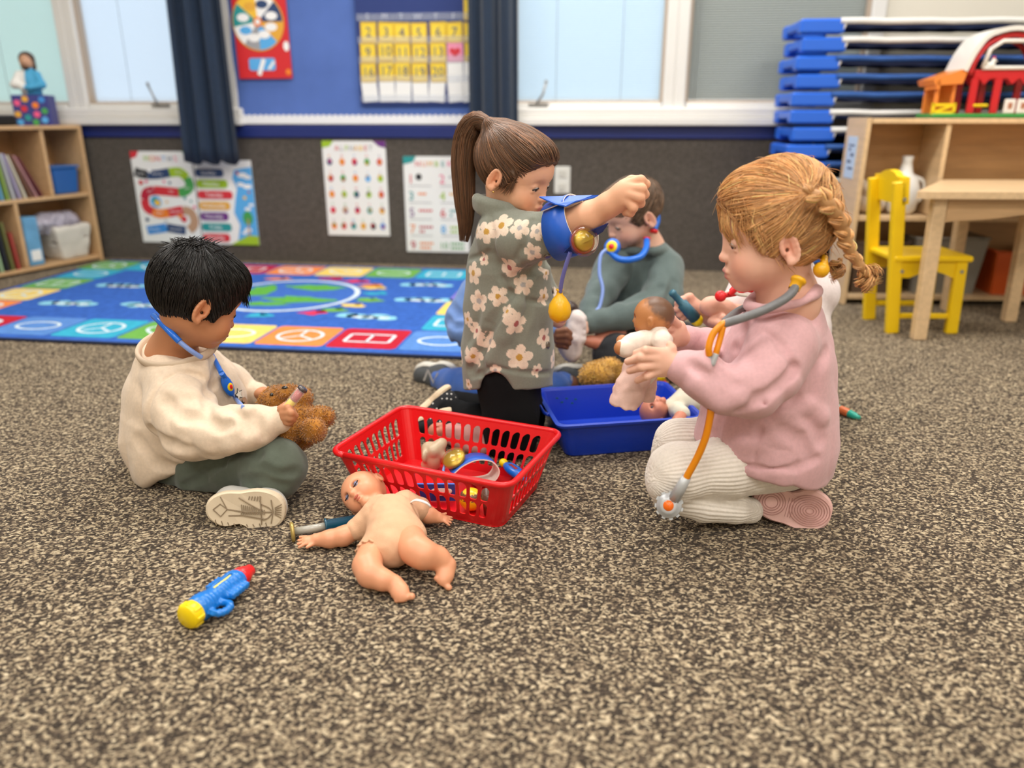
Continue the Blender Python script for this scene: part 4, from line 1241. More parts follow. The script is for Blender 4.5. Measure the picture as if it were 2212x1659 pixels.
q = MB(); q.box((-0.028, -0.055, 0.043), (0.055, 0.02, 0.010), bev=0.004); q.build('feed_trough', YLW, bn)
t = thing('toy_hen', 'tiny white and red toy hen perched on barn sill', 'toy', tuple(BR + RS @ np.array([-0.018, -0.062, 0.166])), SA)
s_ = Solid(0.005); s_.ell((0, 0, 0.014), (0.015, 0.010, 0.013)); s_.ell((0.006, 0, 0.03), (0.008, 0.007, 0.009)); s_.cap((-0.012, 0, 0.018), (-0.02, 0, 0.03), 0.004); s_.cap((0.014, 0, 0.03), (0.019, 0, 0.028), 0.002)
V, Q = s_.mesh(0.002); mesh_np('hen_body', V, Q, WHT_).parent = t
q = MB(); q.box((0.006, 0, 0.041), (0.012, 0.003, 0.007), bev=0.001); q.build('comb', RED, t)

# --- stack of nap cots
COTB = plastic('cot_blue', (38, 104, 220), 0.4); COTN = mat('cot_navy_cloth', (24, 44, 92), 0.7, var=0.1, vscale=14, bump=0.2, bscale=400); COTM = mat('cot_blue_cloth', (38, 84, 156), 0.7, var=0.12, vscale=10, bump=0.2, bscale=400); COTW = mat('cot_white_cloth', (226, 226, 224), 0.75, var=0.05, vscale=9)
CC = np.array([1.135, 3.300, 0.0])
CA_ = math.radians(-5.0)
CL, CW, CHT = 1.32, 0.31, 0.0672
def make_cot(label, rail):
    t_ = thing('nap_cot', label, 'cot', (0, 0, 0), CA_, 'stacked nap cots')
    for e in (0, 1):
        sx = 1 if e == 0 else -1
        x0 = 0 if e == 0 else CL
        q_ = MB()
        for y in (0.032, CW - 0.032):
            q_.box((x0 + sx * 0.085, y, 0.029), (0.17, 0.062, 0.054), bev=0.008)
        q_.box((x0 + sx * 0.022, CW / 2, 0.036), (0.040, CW - 0.12, 0.034), bev=0.006)
        q_.build('end_frame', COTB, t_)
        q_ = MB()
        for y in (0.030, CW - 0.030):
            q_.box((x0 + sx * 0.168, y, 0.032), (0.012, 0.054, 0.046), np.array([[.9, 0, .43 * sx], [0, 1, 0], [-.43 * sx, 0, .9]]), bev=0.003)
        q_.build('corner_strap', COTW, t_, kind='stuff')
    n_ = 30
    V, Fs = [], []
    for i in range(n_ + 1):
        x = 0.16 + (CL - 0.32) * i / n_
        sag = -0.008 * math.sin(math.pi * i / n_) + 0.002 * math.sin(i * 1.7)
        for (y, z) in ((0.012, 0.050 + sag * .4), (CW - 0.012, 0.050), (CW - 0.012, 0.030), (CW * .5, 0.024 + sag), (0.012, 0.026 + sag)): V.append((x, y, z))
    for i in range(n_):
        for k in range(5): Fs.append((i * 5 + k, i * 5 + (k + 1) % 5, i * 5 + 5 + (k + 1) % 5, i * 5 + 5 + k))
    Fs += [tuple(range(5)), tuple(n_ * 5 + k for k in range(5))]
    q_ = MB(); q_.add(V, Fs); q_.build('cloth_bed', COTN, t_)
    q_ = MB(); q_.tube([(0.15 + (CL - 0.30) * i / 12, 0.006, 0.047 - 0.004 * math.sin(math.pi * i / 12) + 0.0015 * math.sin(i * 2.1)) for i in range(13)], 0.0115, 8)
    q_.tube([(0.15 + (CL - 0.30) * i / 12, CW - 0.006, 0.047) for i in range(13)], 0.0115, 8); q_.build('side_rail', rail, t_, kind='stuff')
    return t_
protoW = make_cot('x', COTW); protoB = make_cot('x', COTM)
names_ = ['top', 'second', 'third', 'fourth', 'fifth', 'sixth', 'seventh', 'eighth', 'ninth', 'tenth', 'eleventh', 'twelfth', 'thirteenth', 'fourteenth', 'fifteenth', 'sixteenth']
rc = random.Random(8)
usedp = {}
for k in range(16):
    white = k in (0, 1, 5, 6, 9, 12)
    pr_ = protoW if white else protoB
    o = pr_ if pr_.name not in usedp else copy_tree(pr_)
    usedp[pr_.name] = 1
    o['label'] = '%s edged blue nap cot, %s from the top of the cot stack' % ('white' if white else 'navy', names_[k]) if k else 'uppermost blue nap cot of the stack by the right window'
    o.location = tuple(CC + EX * rc.uniform(-0.008, 0.010) + np.array([0, 0, (15 - k) * CHT + 0.002]))
for o in (protoW, protoB): pass

# --- yellow child chair
CH0 = gnd(1919, 721) + np.array([0.012, 0.014, 0])
CA = math.radians(-1.5)
YC = plastic('yellow_paint', (246, 204, 14), 0.38)
chn = thing('child_chair', 'small yellow painted wooden chair at birch table', 'chair', tuple(CH0), CA)
cd, cw_ = 0.205, 0.190
def lean_box(mb, a, b_, w_, d__):
    a, b_ = np.asarray(a, float), np.asarray(b_, float)
    f = unit(b_ - a); R = np.stack([unit(np.cross((0, 1, 0), f)), np.array([0, 1.0, 0]) - f * f[1], f], 1)
    R[:, 1] = np.cross(f, R[:, 0]); mb.box((a + b_) / 2, (w_, d__, np.linalg.norm(b_ - a)), R, bev=0.003)
for y in (0.0, cw_):
    q = MB(); lean_box(q, (0.005, y, 0), (-0.050, y, 0.505), 0.040, 0.026); q.build('back_post', YC, chn)
    q = MB(); lean_box(q, (cd, y, 0), (cd - 0.01, y, 0.245), 0.038, 0.026); q.build('leg', YC, chn)
    q = MB(); q.box((cd / 2, y, 0.060), (cd - 0.04, 0.014, 0.018), bev=0.003); q.build('stretcher', YC, chn)
    q = MB(); q.prism([(0.0, 0.0), (0.0, -0.055)] + [(cd * (0.15 + 0.7 * i / 8), -0.055 + 0.022 * math.sin(math.pi * i / 8)) for i in range(9)] + [(cd - 0.02, -0.055), (cd - 0.02, 0)], (0, y + 0.007, 0.247), (1, 0, 0), (0, 0, 1), (0, -1, 0), 0.014); q.build('seat_rail', YC, chn)
q = MB(); q.box((cd / 2 - 0.005, cw_ / 2, 0.256), (cd + 0.055, cw_ + 0.035, 0.020), bev=0.005); q.build('seat', YC, chn)
pl = [(-0.013, 0.0), (cw_ + 0.013, 0.0), (cw_ + 0.013, 0.085), (cw_ * 0.86, 0.088)] + [(cw_ / 2 + 0.062 * math.cos(math.pi * (0.08 + 0.84 * i / 10)), 0.084 + 0.020 * math.sin(math.pi * (0.08 + 0.84 * i / 10))) for i in range(11)] + [(cw_ * 0.14, 0.088), (-0.013, 0.085)]
f_ = unit((-0.055, 0, 0.505)); q = MB(); q.prism(pl, (-0.048 + 0.012, 0, 0.432), (0, 1, 0), f_, np.cross((0, 1, 0), f_), 0.022); q.build('backrest', YC, chn)
for (x, y, z) in ((-0.030, -0.014, 0.45), (0.0, -0.014, 0.215), (cd - 0.008, -0.014, 0.215)):
    q = MB(); q.cyl((x, y + 0.002, z), (x, y - 0.0015, z), 0.006, n=10); q.build('screw_cap', HANDLE, chn)

# --- birch child table
TB = np.array([1.262, 2.44, 0.0])
tb = thing('child_table', 'birch child table with arched apron at right', 'table', tuple(TB), math.radians(-2))
q = MB(); q.prism([(0.0, 0.02), (0.02, 0.0), (1.0, 0.0), (1.0, 0.52), (0.34, 0.52), (0.31, 0.505)], (0, 0, 0.462), (1, 0, 0), (0, 1, 0), (0, 0, 1), 0.021); q.build('tabletop', BIRCHE, tb)
for (x, y) in ((0.095, 0.045), (0.40, 0.47), (0.95, 0.045), (0.95, 0.47), (0.535, 0.30)):
    q = MB(); lean_box(q, (x, y, 0), (x - 0.012, y, 0.4605), 0.042, 0.036); q.build('leg', BIRCHE, tb)
for y, xa in ((0.045, 0.11), (0.47, 0.115)):
    q = MB(); q.prism([(0, 0), (0, -0.075)] + [(0.83 * (0.04 + 0.92 * i / 14), -0.035 - 0.035 * abs(math.cos(math.pi * i / 14)) ** 2) for i in range(15)] + [(0.83, -0.075), (0.83, 0)], (xa if y < 0.1 else 0.41, y + 0.008, 0.461), (1 if y < 0.1 else 0.64, 0, 0), (0, 0, 1), (0, -1, 0), 0.016); q.build('apron', BIRCH, tb)
q = MB(); q.box((0.235, 0.258, 0.43), (0.016, 0.46, 0.06), rotz(-0.625)); q.build('apron', BIRCH, tb)
# ================================================================== TOYS ON THE FLOOR
def WZ(px, py, z, r):
    """survey point lying at height z, radius in pixels"""
    p = gnd(px, py, z)
    return (p, r * mpp(p))
def rr_pt(hx, hy, r, s):
    """point on a rounded rectangle, s in [0, 4): side index + fraction of the straight part; corner handled separately"""
    side = int(s) % 4; f = s - int(s)
    a, b_ = hx - r, hy - r
    return [(-a + 2 * a * f, -hy), (hx, -b_ + 2 * b_ * f), (a - 2 * a * f, hy), (-hx, b_ - 2 * b_ * f)][side]
def rr_corner(hx, hy, r, side, f):
    a, b_ = hx - r, hy - r
    cx, cy, a0 = [(a, -b_, -90), (a, b_, 0), (-a, b_, 90), (-a, -b_, 180)][side]
    t_ = math.radians(a0 + 90 * f)
    return (cx + r * math.cos(t_), cy + r * math.sin(t_))

RBC = np.array([-0.121, 1.372, 0.0]); RBA = math.radians(-23.2)
BRED = plastic('basket_red', (224, 22, 28), 0.3)
bk = thing('basket', 'red slotted plastic basket in the middle of the carpet', 'basket', tuple(RBC), RBA)
bhx, bhy, tx_, ty_, bz = 0.152, 0.098, 0.181, 0.129, 0.105
def bpt(side, f, v, corner=False, off=0.0):
    hx = bhx + (tx_ - bhx) * v - off; hy = bhy + (ty_ - bhy) * v - off
    r = 0.022 - off
    x, y = rr_corner(hx, hy, r, side, f) if corner else rr_pt(hx, hy, r, side + min(f, 0.99999))
    return (x, y, 0.003 + (bz - 0.003) * v)
q = MB()
TH = 0.0028
def add_cells(mb, side, u0, u1, v0, v1, corner=False):
    V = []
    for off in (0, TH):
        for (u, v) in ((u0, v0), (u1, v0), (u1, v1), (u0, v1)): V.append(bpt(side, u, v, corner, off))
    mb.add(V, [(0, 1, 2, 3), (7, 6, 5, 4), (0, 4, 5, 1), (3, 2, 6, 7)])
KR = 20
def add_slot(mb, side, u0, u1, v0, v1, row):
    hole, rect = [], []
    cu, cv = (u0 + u1) / 2, (v0 + v1) / 2
    hu, hv = (u1 - u0) / 2, (v1 - v0) / 2
    for k in range(KR):
        a = 2 * math.pi * (k + 0.5) / KR
        c, s_ = math.cos(a), math.sin(a)
        m = max(abs(c), abs(s_)); sq = (c / m, s_ / m)
        rect.append((cu + hu * sq[0], cv + hv * sq[1]))
        e = 5.0
        q_ = (abs(c) ** e + abs(s_) ** e) ** (-1 / e)
        rx = 0.74; ry = 0.86
        x_, y_ = c * q_ * rx, s_ * q_ * ry
        # one slanted end per slot
        if row == 1 and y_ > 0.5: y_ -= max(0, x_) * 0.35
        if row == 0 and y_ > 0.5: y_ -= max(0, x_) * 0.25
        hole.append((cu + hu * x_, cv + hv * y_))
    for i_ in (2, 7, 12, 17):        # true corners of the cell
        rect[i_] = (cu + math.copysign(hu, rect[i_][0] - cu), cv + math.copysign(hv, rect[i_][1] - cv))
    V = []
    for off in (0, TH):
        V += [bpt(side, u, v, False, off) for u, v in rect] + [bpt(side, u, v, False, off) for u, v in hole]
    Fs = []
    n = KR
    for k in range(n):
        j = (k + 1) % n
        Fs += [(k, j, n + j, n + k), (2 * n + k, 3 * n + k, 3 * n + j, 2 * n + j), (n + k, n + j, 3 * n + j, 3 * n + k)]
    mb.add(V, Fs)
for side, ns_ in ((0, 13), (1, 9), (2, 13), (3, 9)):
    q = MB()
    m0, m1 = (0.03, 0.97)
    for (v0, v1) in ((0.0, 0.12), (0.92, 1.0)):
        for i in range(ns_): add_cells(q, side, m0 + (m1 - m0) * i / ns_, m0 + (m1 - m0) * (i + 1) / ns_, v0, v1)
    for (u0, u1) in ((0, m0), (m1, 1.0)):
        for (v0, v1) in ((0, 0.5), (0.5, 1.0)): add_cells(q, side, u0, u1, v0, v1)
    for row, (v0, v1) in enumerate(((0.12, 0.52), (0.52, 0.92))):
        for i in range(ns_):
            add_slot(q, side, m0 + (m1 - m0) * i / ns_, m0 + (m1 - m0) * (i + 1) / ns_, v0, v1, row)
    for i in range(5): 
        for v0 in (0, 0.5): add_cells(q, side, i / 5, (i + 1) / 5, v0, v0 + 0.5, True)
    q.build('slotted_wall', BRED, bk)
def rr_loop(hx, hy, r, n=5):
    P = []
    for sd in range(4):
        P += [rr_pt(hx, hy, r, sd + 0.02), rr_pt(hx, hy, r, sd + 0.5), rr_pt(hx, hy, r, sd + 0.98)]
        P += [rr_corner(hx, hy, r, sd, (i + 1) / (n + 1)) for i in range(n)]
    return P
lp = rr_loop(tx_ + 0.003, ty_ + 0.003, 0.026)
q = MB(); q.tube([(x, y, bz + 0.001) for x, y in lp] + [(lp[0][0], lp[0][1], bz + 0.001)], 0.0058, 10); q.build('rim', BRED, bk)
lb2 = rr_loop(bhx, bhy, 0.022)
q = MB(); q.prism(lb2, (0, 0, 0.0005), (1, 0, 0), (0, 1, 0), (0, 0, 1), 0.0035); q.build('bottom_plate', BRED, bk)

# --- blue tray
TRC = np.array([0.238, 1.655, 0.0]); TRA = math.radians(10.0)
TBL = plastic('tray_blue', (22, 62, 190), 0.35)
tr_ = thing('tray', 'deep blue plastic tray between ponytail girl and red-haired girl', 'tray', tuple(TRC), TRA)
q = MB()
prof = [(0.136, 0.098, 0.0005), (0.139, 0.100, 0.003), (0.158, 0.116, 0.076), (0.166, 0.124, 0.078), (0.167, 0.125, 0.083), (0.158, 0.117, 0.084), (0.155, 0.114, 0.078), (0.136, 0.097, 0.006), (0.125, 0.088, 0.0045)]
rings = [[(x, y, z) for x, y in rr_loop(hx, hy, 0.02)] for hx, hy, z in prof]
n = len(rings[0]); V = [p for r in rings for p in r]; Fs = []
for i in range(len(rings) - 1):
    for k in range(n): Fs.append((i * n + k, i * n + (k + 1) % n, (i + 1) * n + (k + 1) % n, (i + 1) * n + k))
Fs += [tuple(range(n)), tuple((len(rings) - 1) * n + k for k in range(n))]
q.add(V, Fs); q.build('tray_shell', TBL, tr_)
q = MB()
for sx in (-1, 1): q.tube([(sx * 0.1665, -0.045, 0.080), (sx * 0.174, -0.030, 0.079), (sx * 0.174, 0.030, 0.079), (sx * 0.1665, 0.045, 0.080)], 0.004, 6)
q.build('grip_lip', TBL, tr_, kind='stuff')
q = MB()
for (x, z) in ((-0.10, 0.050), (-0.088, 0.058), (-0.075, 0.046), (-0.066, 0.055), (-0.112, 0.060)):
    y = 0.0975 + (0.114 - 0.0975) * (z - 0.006) / 0.072 - 0.0010
    q.box((x, y, z), (0.006, 0.0006, 0.003))
q.build('dried_paint_speck', mat('green_speck', (30, 110, 90), 0.6), tr_, kind='stuff')

# --- dolls -----------------------------------------------------------------
def doll_face(s_, c, R, r, nose=True):
    """baby head blended into solid s_: R columns forward, left, up"""
    def L(x, y, z): return np.asarray(c) + R @ np.array([x, y, z]) * r
    s_.ell(c, (r * 1.02, r * 0.92, r * 0.95), R)
    s_.ell(L(0.32, 0, -0.42), (r * 0.60, r * 0.74, r * 0.52), R, k=0.25 * r)
    for y in (-1, 1):
        s_.ell(L(0.55, y * 0.36, -0.38), (r * 0.34, r * 0.32, r * 0.30), R, k=0.2 * r)
        s_.ell(L(0.86, y * 0.33, -0.02), (r * 0.16, r * 0.20, r * 0.12), R, k=0.12 * r, op='s')
        s_.ell(L(0.72, y * 0.33, -0.04), (r * 0.14, r * 0.19, r * 0.12), R, k=0.06 * r)
        s_.ell(L(-0.05, y * 0.95, -0.22), (r * 0.17, r * 0.10, r * 0.27), R, k=0.05 * r)
        s_.ell(L(0.02, y * 1.06, -0.22), (r * 0.08, r * 0.08, r * 0.14), R, k=0.04 * r, op='s')
    s_.ell(L(1.00, 0, -0.26), (r * 0.13, r * 0.14, r * 0.12), R, k=0.10 * r)
    s_.ell(L(0.90, 0, -0.52), (r * 0.16, r * 0.20, r * 0.10), R, k=0.08 * r)
    s_.ell(L(0.88, 0, -0.70), (r * 0.14, r * 0.17, r * 0.09), R, k=0.06 * r)
    s_.ell(L(0.70, 0, -0.88), (r * 0.20, r * 0.24, r * 0.18), R, k=0.12 * r)
    return L
def doll_hand(s_, wrist, d, nrm, ln, k=0.002):
    d = unit(d); sd = unit(np.cross(nrm, d)); wrist = np.asarray(wrist)
    s_.ell(wrist + d * ln * 0.30, (ln * 0.36, ln * 0.28, ln * 0.17), np.stack([d, sd, np.cross(d, sd)], 1), k=0.004)
    for i in range(4):
        b_ = wrist + d * ln * 0.50 + sd * ln * (0.22 - 0.148 * i)
        e_ = b_ + unit(d + sd * (0.35 - 0.22 * i)) * ln * (0.40 - 0.05 * abs(i - 1.3)) - np.asarray(nrm) * ln * 0.10
        s_.cap(b_, e_, ln * 0.085, ln * 0.068, k=k)
    s_.chain([(wrist + d * ln * 0.15 + sd * ln * 0.25, ln * 0.10), (wrist + d * ln * 0.42 + sd * ln * 0.45, ln * 0.08)], k=k * 1.5)
def doll_foot(s_, ankle, toe, up, ln):
    d = unit(np.asarray(toe) - ankle); u = unit(up); sd = unit(np.cross(u, d))
    s_.ell(np.asarray(ankle) + d * ln * 0.42, (ln * 0.52, ln * 0.37, ln * 0.28), np.stack([d, sd, np.cross(d, sd)], 1), k=0.006)
    for i in range(5):
        p = np.asarray(ankle) + d * ln * (0.92 - 0.05 * i) + sd * ln * (0.29 - 0.145 * i)
        s_.ell(p, ln * (0.105 if i else 0.14), k=0.002)
def pts(sol, h, name, m, par, col=None):
    V, Q = sol.mesh(h)
    return mesh_np(name, V, Q, m, par, col(V) if col else None)

VINYL = mat('doll_vinyl_peach', (226, 158, 120), 0.42, sss=0.15, sssr=(0.006, 0.003, 0.002), var=0.04, vscale=30)
VINYLB = mat('doll_vinyl_brown', (176, 116, 66), 0.42, attr=True)
VINYLP = mat('doll_vinyl_pink', (214, 138, 112), 0.42, var=0.05, vscale=30)
CLOTHB = mat('doll_cloth_beige', (222, 176, 140), 0.9, var=0.04, vscale=60, bump=0.35, bscale=900)
LIPM = mat('doll_lip', (196, 104, 84), 0.4)
DARKEYE = mat('doll_eye_dark', (50, 52, 70), 0.25, coat=0.5)
LASH = mat('eyelash_dark', (60, 44, 40), 0.6)

# big baby doll lying on the carpet
base = gnd(850, 1150)
dl = thing('baby_doll', 'bare peach baby doll lying on carpet against red basket', 'doll', (base[0], base[1], 0))
hc = gnd(786, 1064, 0.047)
fwd = unit(np.array([-0.42, -0.66, 0.45])); upv = np.array([-0.85, 0.17, 0.50])
HR = frame(fwd, upv)
s_ = Solid(0.006); Lh = doll_face(s_, hc, HR, 0.043); s_.cap(hc, gnd(822, 1098, 0.040), 0.018, 0.020)
pts(s_, 0.0018, 'head', VINYL, dl)
for y in (-1, 1):
    q = MB(); q.sphere(Lh(0.735, y * 0.33, -0.02), 0.0066, R=HR); e_ = q.build('eye', mat('doll_eye_grey', (120, 132, 168), 0.25, coat=0.6), dl, world=True)
    q = MB(); q.tube([Lh(0.83, y * 0.33 - 0.18, -0.00), Lh(0.90, y * 0.33, -0.065), Lh(0.83, y * 0.33 + 0.18, 0.0)], 0.0010, 6); q.build('eyelash', LASH, dl, world=True)
q = MB(); q.sphere(Lh(1.03, 0, -0.535), (0.0025, 0.0062, 0.0024), R=HR); q.sphere(Lh(0.99, 0, -0.665), (0.0025, 0.0050, 0.0024), R=HR); q.build('lips', LIPM, dl, world=True, kind='stuff')
s_ = Solid(0.014)
s_.chain([WZ(822, 1102, 0.042, 34), WZ(846, 1125, 0.044, 55), WZ(852, 1155, 0.044, 55), WZ(848, 1180, 0.040, 46)])
s_.chain([WZ(878, 1098, 0.040, 40), WZ(905, 1100, 0.036, 27)]); s_.chain([WZ(805, 1125, 0.040, 38), WZ(770, 1143, 0.030, 24)])
s_.chain([WZ(868, 1160, 0.042, 44), WZ(884, 1160, 0.044, 38)]); s_.chain([WZ(822, 1175, 0.040, 38), WZ(802, 1192, 0.034, 33)])
s_.plane((0, 0, 0.002), (0, 0, -1)); s_.disp = lambda P: 0.0010 * vnoise(P * 90)
pts(s_, 0.0026, 'cloth_body', CLOTHB, dl)
for nm, a, b_, rr_ in (('a', (783, 1172), (825, 1200), 3), ('b', (846, 1148), (912, 1132), 3)):
    pass
# gathered cuffs where vinyl limbs leave the cloth
def ruffle(c, ax, r, m, par):
    ax = unit(ax); u = unit(np.cross(ax, (0.3, 0.2, 0.9))); w = np.cross(ax, u)
    P = [c + (u * math.cos(a) + w * math.sin(a)) * (r + 0.0014 * math.sin(a * 14)) + ax * 0.0018 * math.cos(a * 14) for a in np.linspace(0, 6.2832, 85)]
    q_ = MB(); q_.tube(P, 0.0017, 6); q_.build('gathered_cuff', m, par, world=True)
L1 = [WZ(806, 1186, 0.036, 31), WZ(793, 1222, 0.034, 30), WZ(800, 1240, 0.030, 28), WZ(828, 1253, 0.024, 22), WZ(852, 1258, 0.020, 17)]
s_ = Solid(0.008); s_.chain(L1); doll_foot(s_, L1[-1][0] + np.array([0, 0, .0]), gnd(868, 1285, 0.010), (-0.3, -0.45, 0.8), 0.040); s_.plane((0, 0, 0.001), (0, 0, -1)); pts(s_, 0.0020, 'leg', VINYL, dl)
L2 = [WZ(880, 1160, 0.046, 36), WZ(898, 1188, 0.052, 33), WZ(915, 1198, 0.048, 31), WZ(945, 1206, 0.036, 25), WZ(968, 1220, 0.026, 18)]
s_ = Solid(0.008); s_.chain(L2); doll_foot(s_, L2[-1][0], gnd(955, 1262, 0.010), (0.3, -0.45, 0.8), 0.040); s_.plane((0, 0, 0.001), (0, 0, -1)); pts(s_, 0.0020, 'leg', VINYL, dl)
ruffle(WZ(803, 1197, 0.035, 1)[0], L1[1][0] - L1[0][0], 0.0255, CLOTHB, dl); ruffle(WZ(884, 1164, 0.046, 1)[0], L2[1][0] - L2[0][0], 0.0275, CLOTHB, dl)
A1_ = [WZ(768, 1145, 0.028, 20), WZ(742, 1158, 0.022, 21), WZ(712, 1164, 0.018, 19), WZ(684, 1166, 0.016, 14)]
s_ = Solid(0.006); s_.chain(A1_); doll_hand(s_, A1_[-1][0], gnd(640, 1168, 0.018) - A1_[-1][0], (-0.1, -0.3, 0.95), 0.036); s_.plane((0, 0, 0.001), (0, 0, -1)); pts(s_, 0.0016, 'arm', VINYL, dl)
A2_ = [WZ(905, 1100, 0.034, 19), WZ(925, 1112, 0.026, 18), WZ(945, 1118, 0.020, 13)]
s_ = Solid(0.006); s_.chain(A2_); doll_hand(s_, A2_[-1][0], gnd(985, 1126, 0.014) - A2_[-1][0], (0.1, -0.3, 0.95), 0.030); s_.plane((0, 0, 0.001), (0, 0, -1)); pts(s_, 0.0016, 'arm', VINYL, dl)
ruffle(A1_[0][0], A1_[1][0] - A1_[0][0], 0.0175, CLOTHB, dl); ruffle(A2_[0][0], A2_[1][0] - A2_[0][0], 0.0160, CLOTHB, dl)
q = MB(); q.tube(spline([gnd(888, 1085, 0.078), gnd(900, 1080, 0.085), gnd(920, 1086, 0.080), gnd(930, 1094, 0.070)], 12), 0.0035, 8, flat=0.5); q.build('ribbon', mat('white_ribbon', (236, 230, 226), 0.8), dl, world=True)
# green leaf under the doll hand
t = thing('felt_leaf', 'flat olive green felt leaf on carpet beside red basket', 'toy', tuple(gnd(955, 1112)))
q = MB(); q.prism([(-0.028, 0.004), (-0.012, 0.012), (0.008, 0.010), (0.026, 0.0), (0.008, -0.008), (-0.014, -0.008)], (0, 0, 0.001), unit((1, -0.35, 0)), unit((0.35, 1, 0)), (0, 0, 1), 0.003); q.build('leaf_blade', mat('olive_felt', (126, 132, 52), 0.9), t)
q = MB(); q.tube([(-0.026, 0.012, 0.0045), (0.0, 0.001, 0.0045), (0.022, -0.008, 0.0045)], 0.0008, 6); q.build('leaf_vein', mat('olive_felt_dark', (96, 102, 40), 0.9), t)

def syringe(name, label, a, b_, r, m_bar, m_pl, m_disc, cat='toy syringe'):
    """plunger disc at a, barrel towards b"""
    a, b_ = np.asarray(a, float), np.asarray(b_, float); d = unit(b_ - a); L_ = np.linalg.norm(b_ - a)
    t_ = thing(name, label, cat, tuple((a + b_) / 2 * np.array([1, 1, 0])))
    q_ = MB(); q_.lathe([(0, 0.0005), (0, r * 1.45), (r * 0.22, r * 1.6), (r * 0.5, r * 1.45), (r * 0.5, 0.0005)], a, d); q_.build('thumb_disc', m_disc, t_, world=True)
    q_ = MB(); q_.cyl(a + d * r * 0.45, a + d * L_ * 0.5, r * 0.62, n=16); q_.build('plunger', m_pl, t_, world=True)
    q_ = MB(); q_.lathe([(L_ * 0.42, 0.62 * r), (L_ * 0.42, r * 1.25), (L_ * 0.44, r * 1.25), (L_ * 0.45, r), (L_ * 0.92, r), (L_ * 0.96, r * 0.6), (L_, r * 0.45), (L_, 0.0005)], a, d, n=28); q_.build('barrel', m_bar, t_, world=True)
    return t_
TEALP = mat('teal_clear_plastic', (22, 92, 120), 0.15, trans=0.35, coat=0.4)
GOLDP = mat('gold_plastic', (186, 162, 92), 0.3, metal=0.4)
CLRP = mat('clear_plastic', (226, 222, 208), 0.12, trans=0.5, coat=0.3)
syringe('toy_syringe', 'teal toy syringe lying under the bare baby doll arm', gnd(628, 1150, 0.015), gnd(800, 1120, 0.014), 0.0115, TEALP, CLRP, GOLDP)

# blue toy squirter in the foreground (plain moulded body)
SQB = plastic('squirter_blue', (14, 118, 206), 0.28); SQY = plastic('squirter_yellow', (250, 216, 0), 0.35); SQR = plastic('squirter_red', (228, 28, 34), 0.35)
pa, pb = gnd(425, 1318, 0.021), gnd(522, 1245, 0.019)
d = unit(pb - pa); sd = unit(np.cross((0, 0, 1), d)); up_ = np.cross(d, sd); SR = np.stack([d, sd, up_], 1)
t = thing('toy_squirter', 'blue toy syringe with yellow knob and red tip in foreground', 'toy syringe', (float((pa + pb)[0] / 2), float((pa + pb)[1] / 2), 0))
L_ = float(np.linalg.norm(pb - pa))
s_ = Solid(0.005)
s_.chain([(pa + d * 0.006, 0.0195), (pa + d * 0.014, 0.0185), (pa + d * 0.024, 0.0150), (pa + d * L_ * 0.5, 0.0165), (pa + d * L_ * 0.80, 0.0175), (pa + d * L_ * 0.86, 0.0165)])
for sgn, t0, t1, w in ((1, 0.50, 0.80, 0.010), (-1, 0.45, 0.86, 0.009)):
    s_.box(pa + d * L_ * (t0 + t1) / 2 + sd * sgn * 0.0195, (L_ * (t1 - t0) / 2, w * 0.9, 0.005), SR, 0.003, k=0.006)
rc_ = pa + d * 0.020 - sd * 0.026 - up_ * 0.002
ring = [rc_ + (d * math.cos(a) * 0.014 + sd * math.sin(a) * 0.013) for a in np.linspace(0, 6.2832, 17)]
for a_, b2 in zip(ring[:-1], ring[1:]): s_.cap(a_, b2, 0.0046, k=0.003)
s_.box(pa + d * L_ * 0.58 + up_ * 0.0175, (L_ * 0.20, 0.0028, 0.004), SR, 0.001, op='s', k=0.001)
s_.disp = lambda P: 0.0007 * np.sin(((P - pa) @ d) * 900 + 4 * vnoise(P * 60)) * (np.abs((P - pa) @ sd) > 0.006)
pts(s_, 0.0014, 'squirter_body', SQB, t)
q = MB(); q.box(pa + d * L_ * 0.58 + up_ * 0.0150, (L_ * 0.39, 0.0036, 0.002), SR, bev=0.0008); q.build('slot_strip', mat('pale_yellow', (240, 226, 120), 0.4), t, world=True)
q = MB()
pr_ = [(-0.021, 0.0005), (-0.021, 0.0165), (-0.018, 0.0190), (-0.004, 0.0190), (-0.001, 0.0165), (0.004, 0.0140), (0.004, 0.0005)]
q.lathe(pr_, pa, d, n=20)
for k in range(8):
    a = k * math.pi / 4; rd = sd * math.cos(a) + up_ * math.sin(a)
    q.box(pa - d * 0.011 + rd * 0.0188, (0.014, 0.006, 0.003), np.stack([d, np.cross(rd, d), rd], 1), bev=0.001)
q.build('knob', SQY, t, world=True)
q = MB(); q.lathe([(0, 0.0005), (0, 0.0165), (0.014, 0.0155), (0.022, 0.0125), (0.027, 0.0100), (0.033, 0.0095), (0.034, 0.0080), (0.034, 0.0005)], pb - d * 0.012, d, n=18); q.build('tip', SQR, t, world=True)

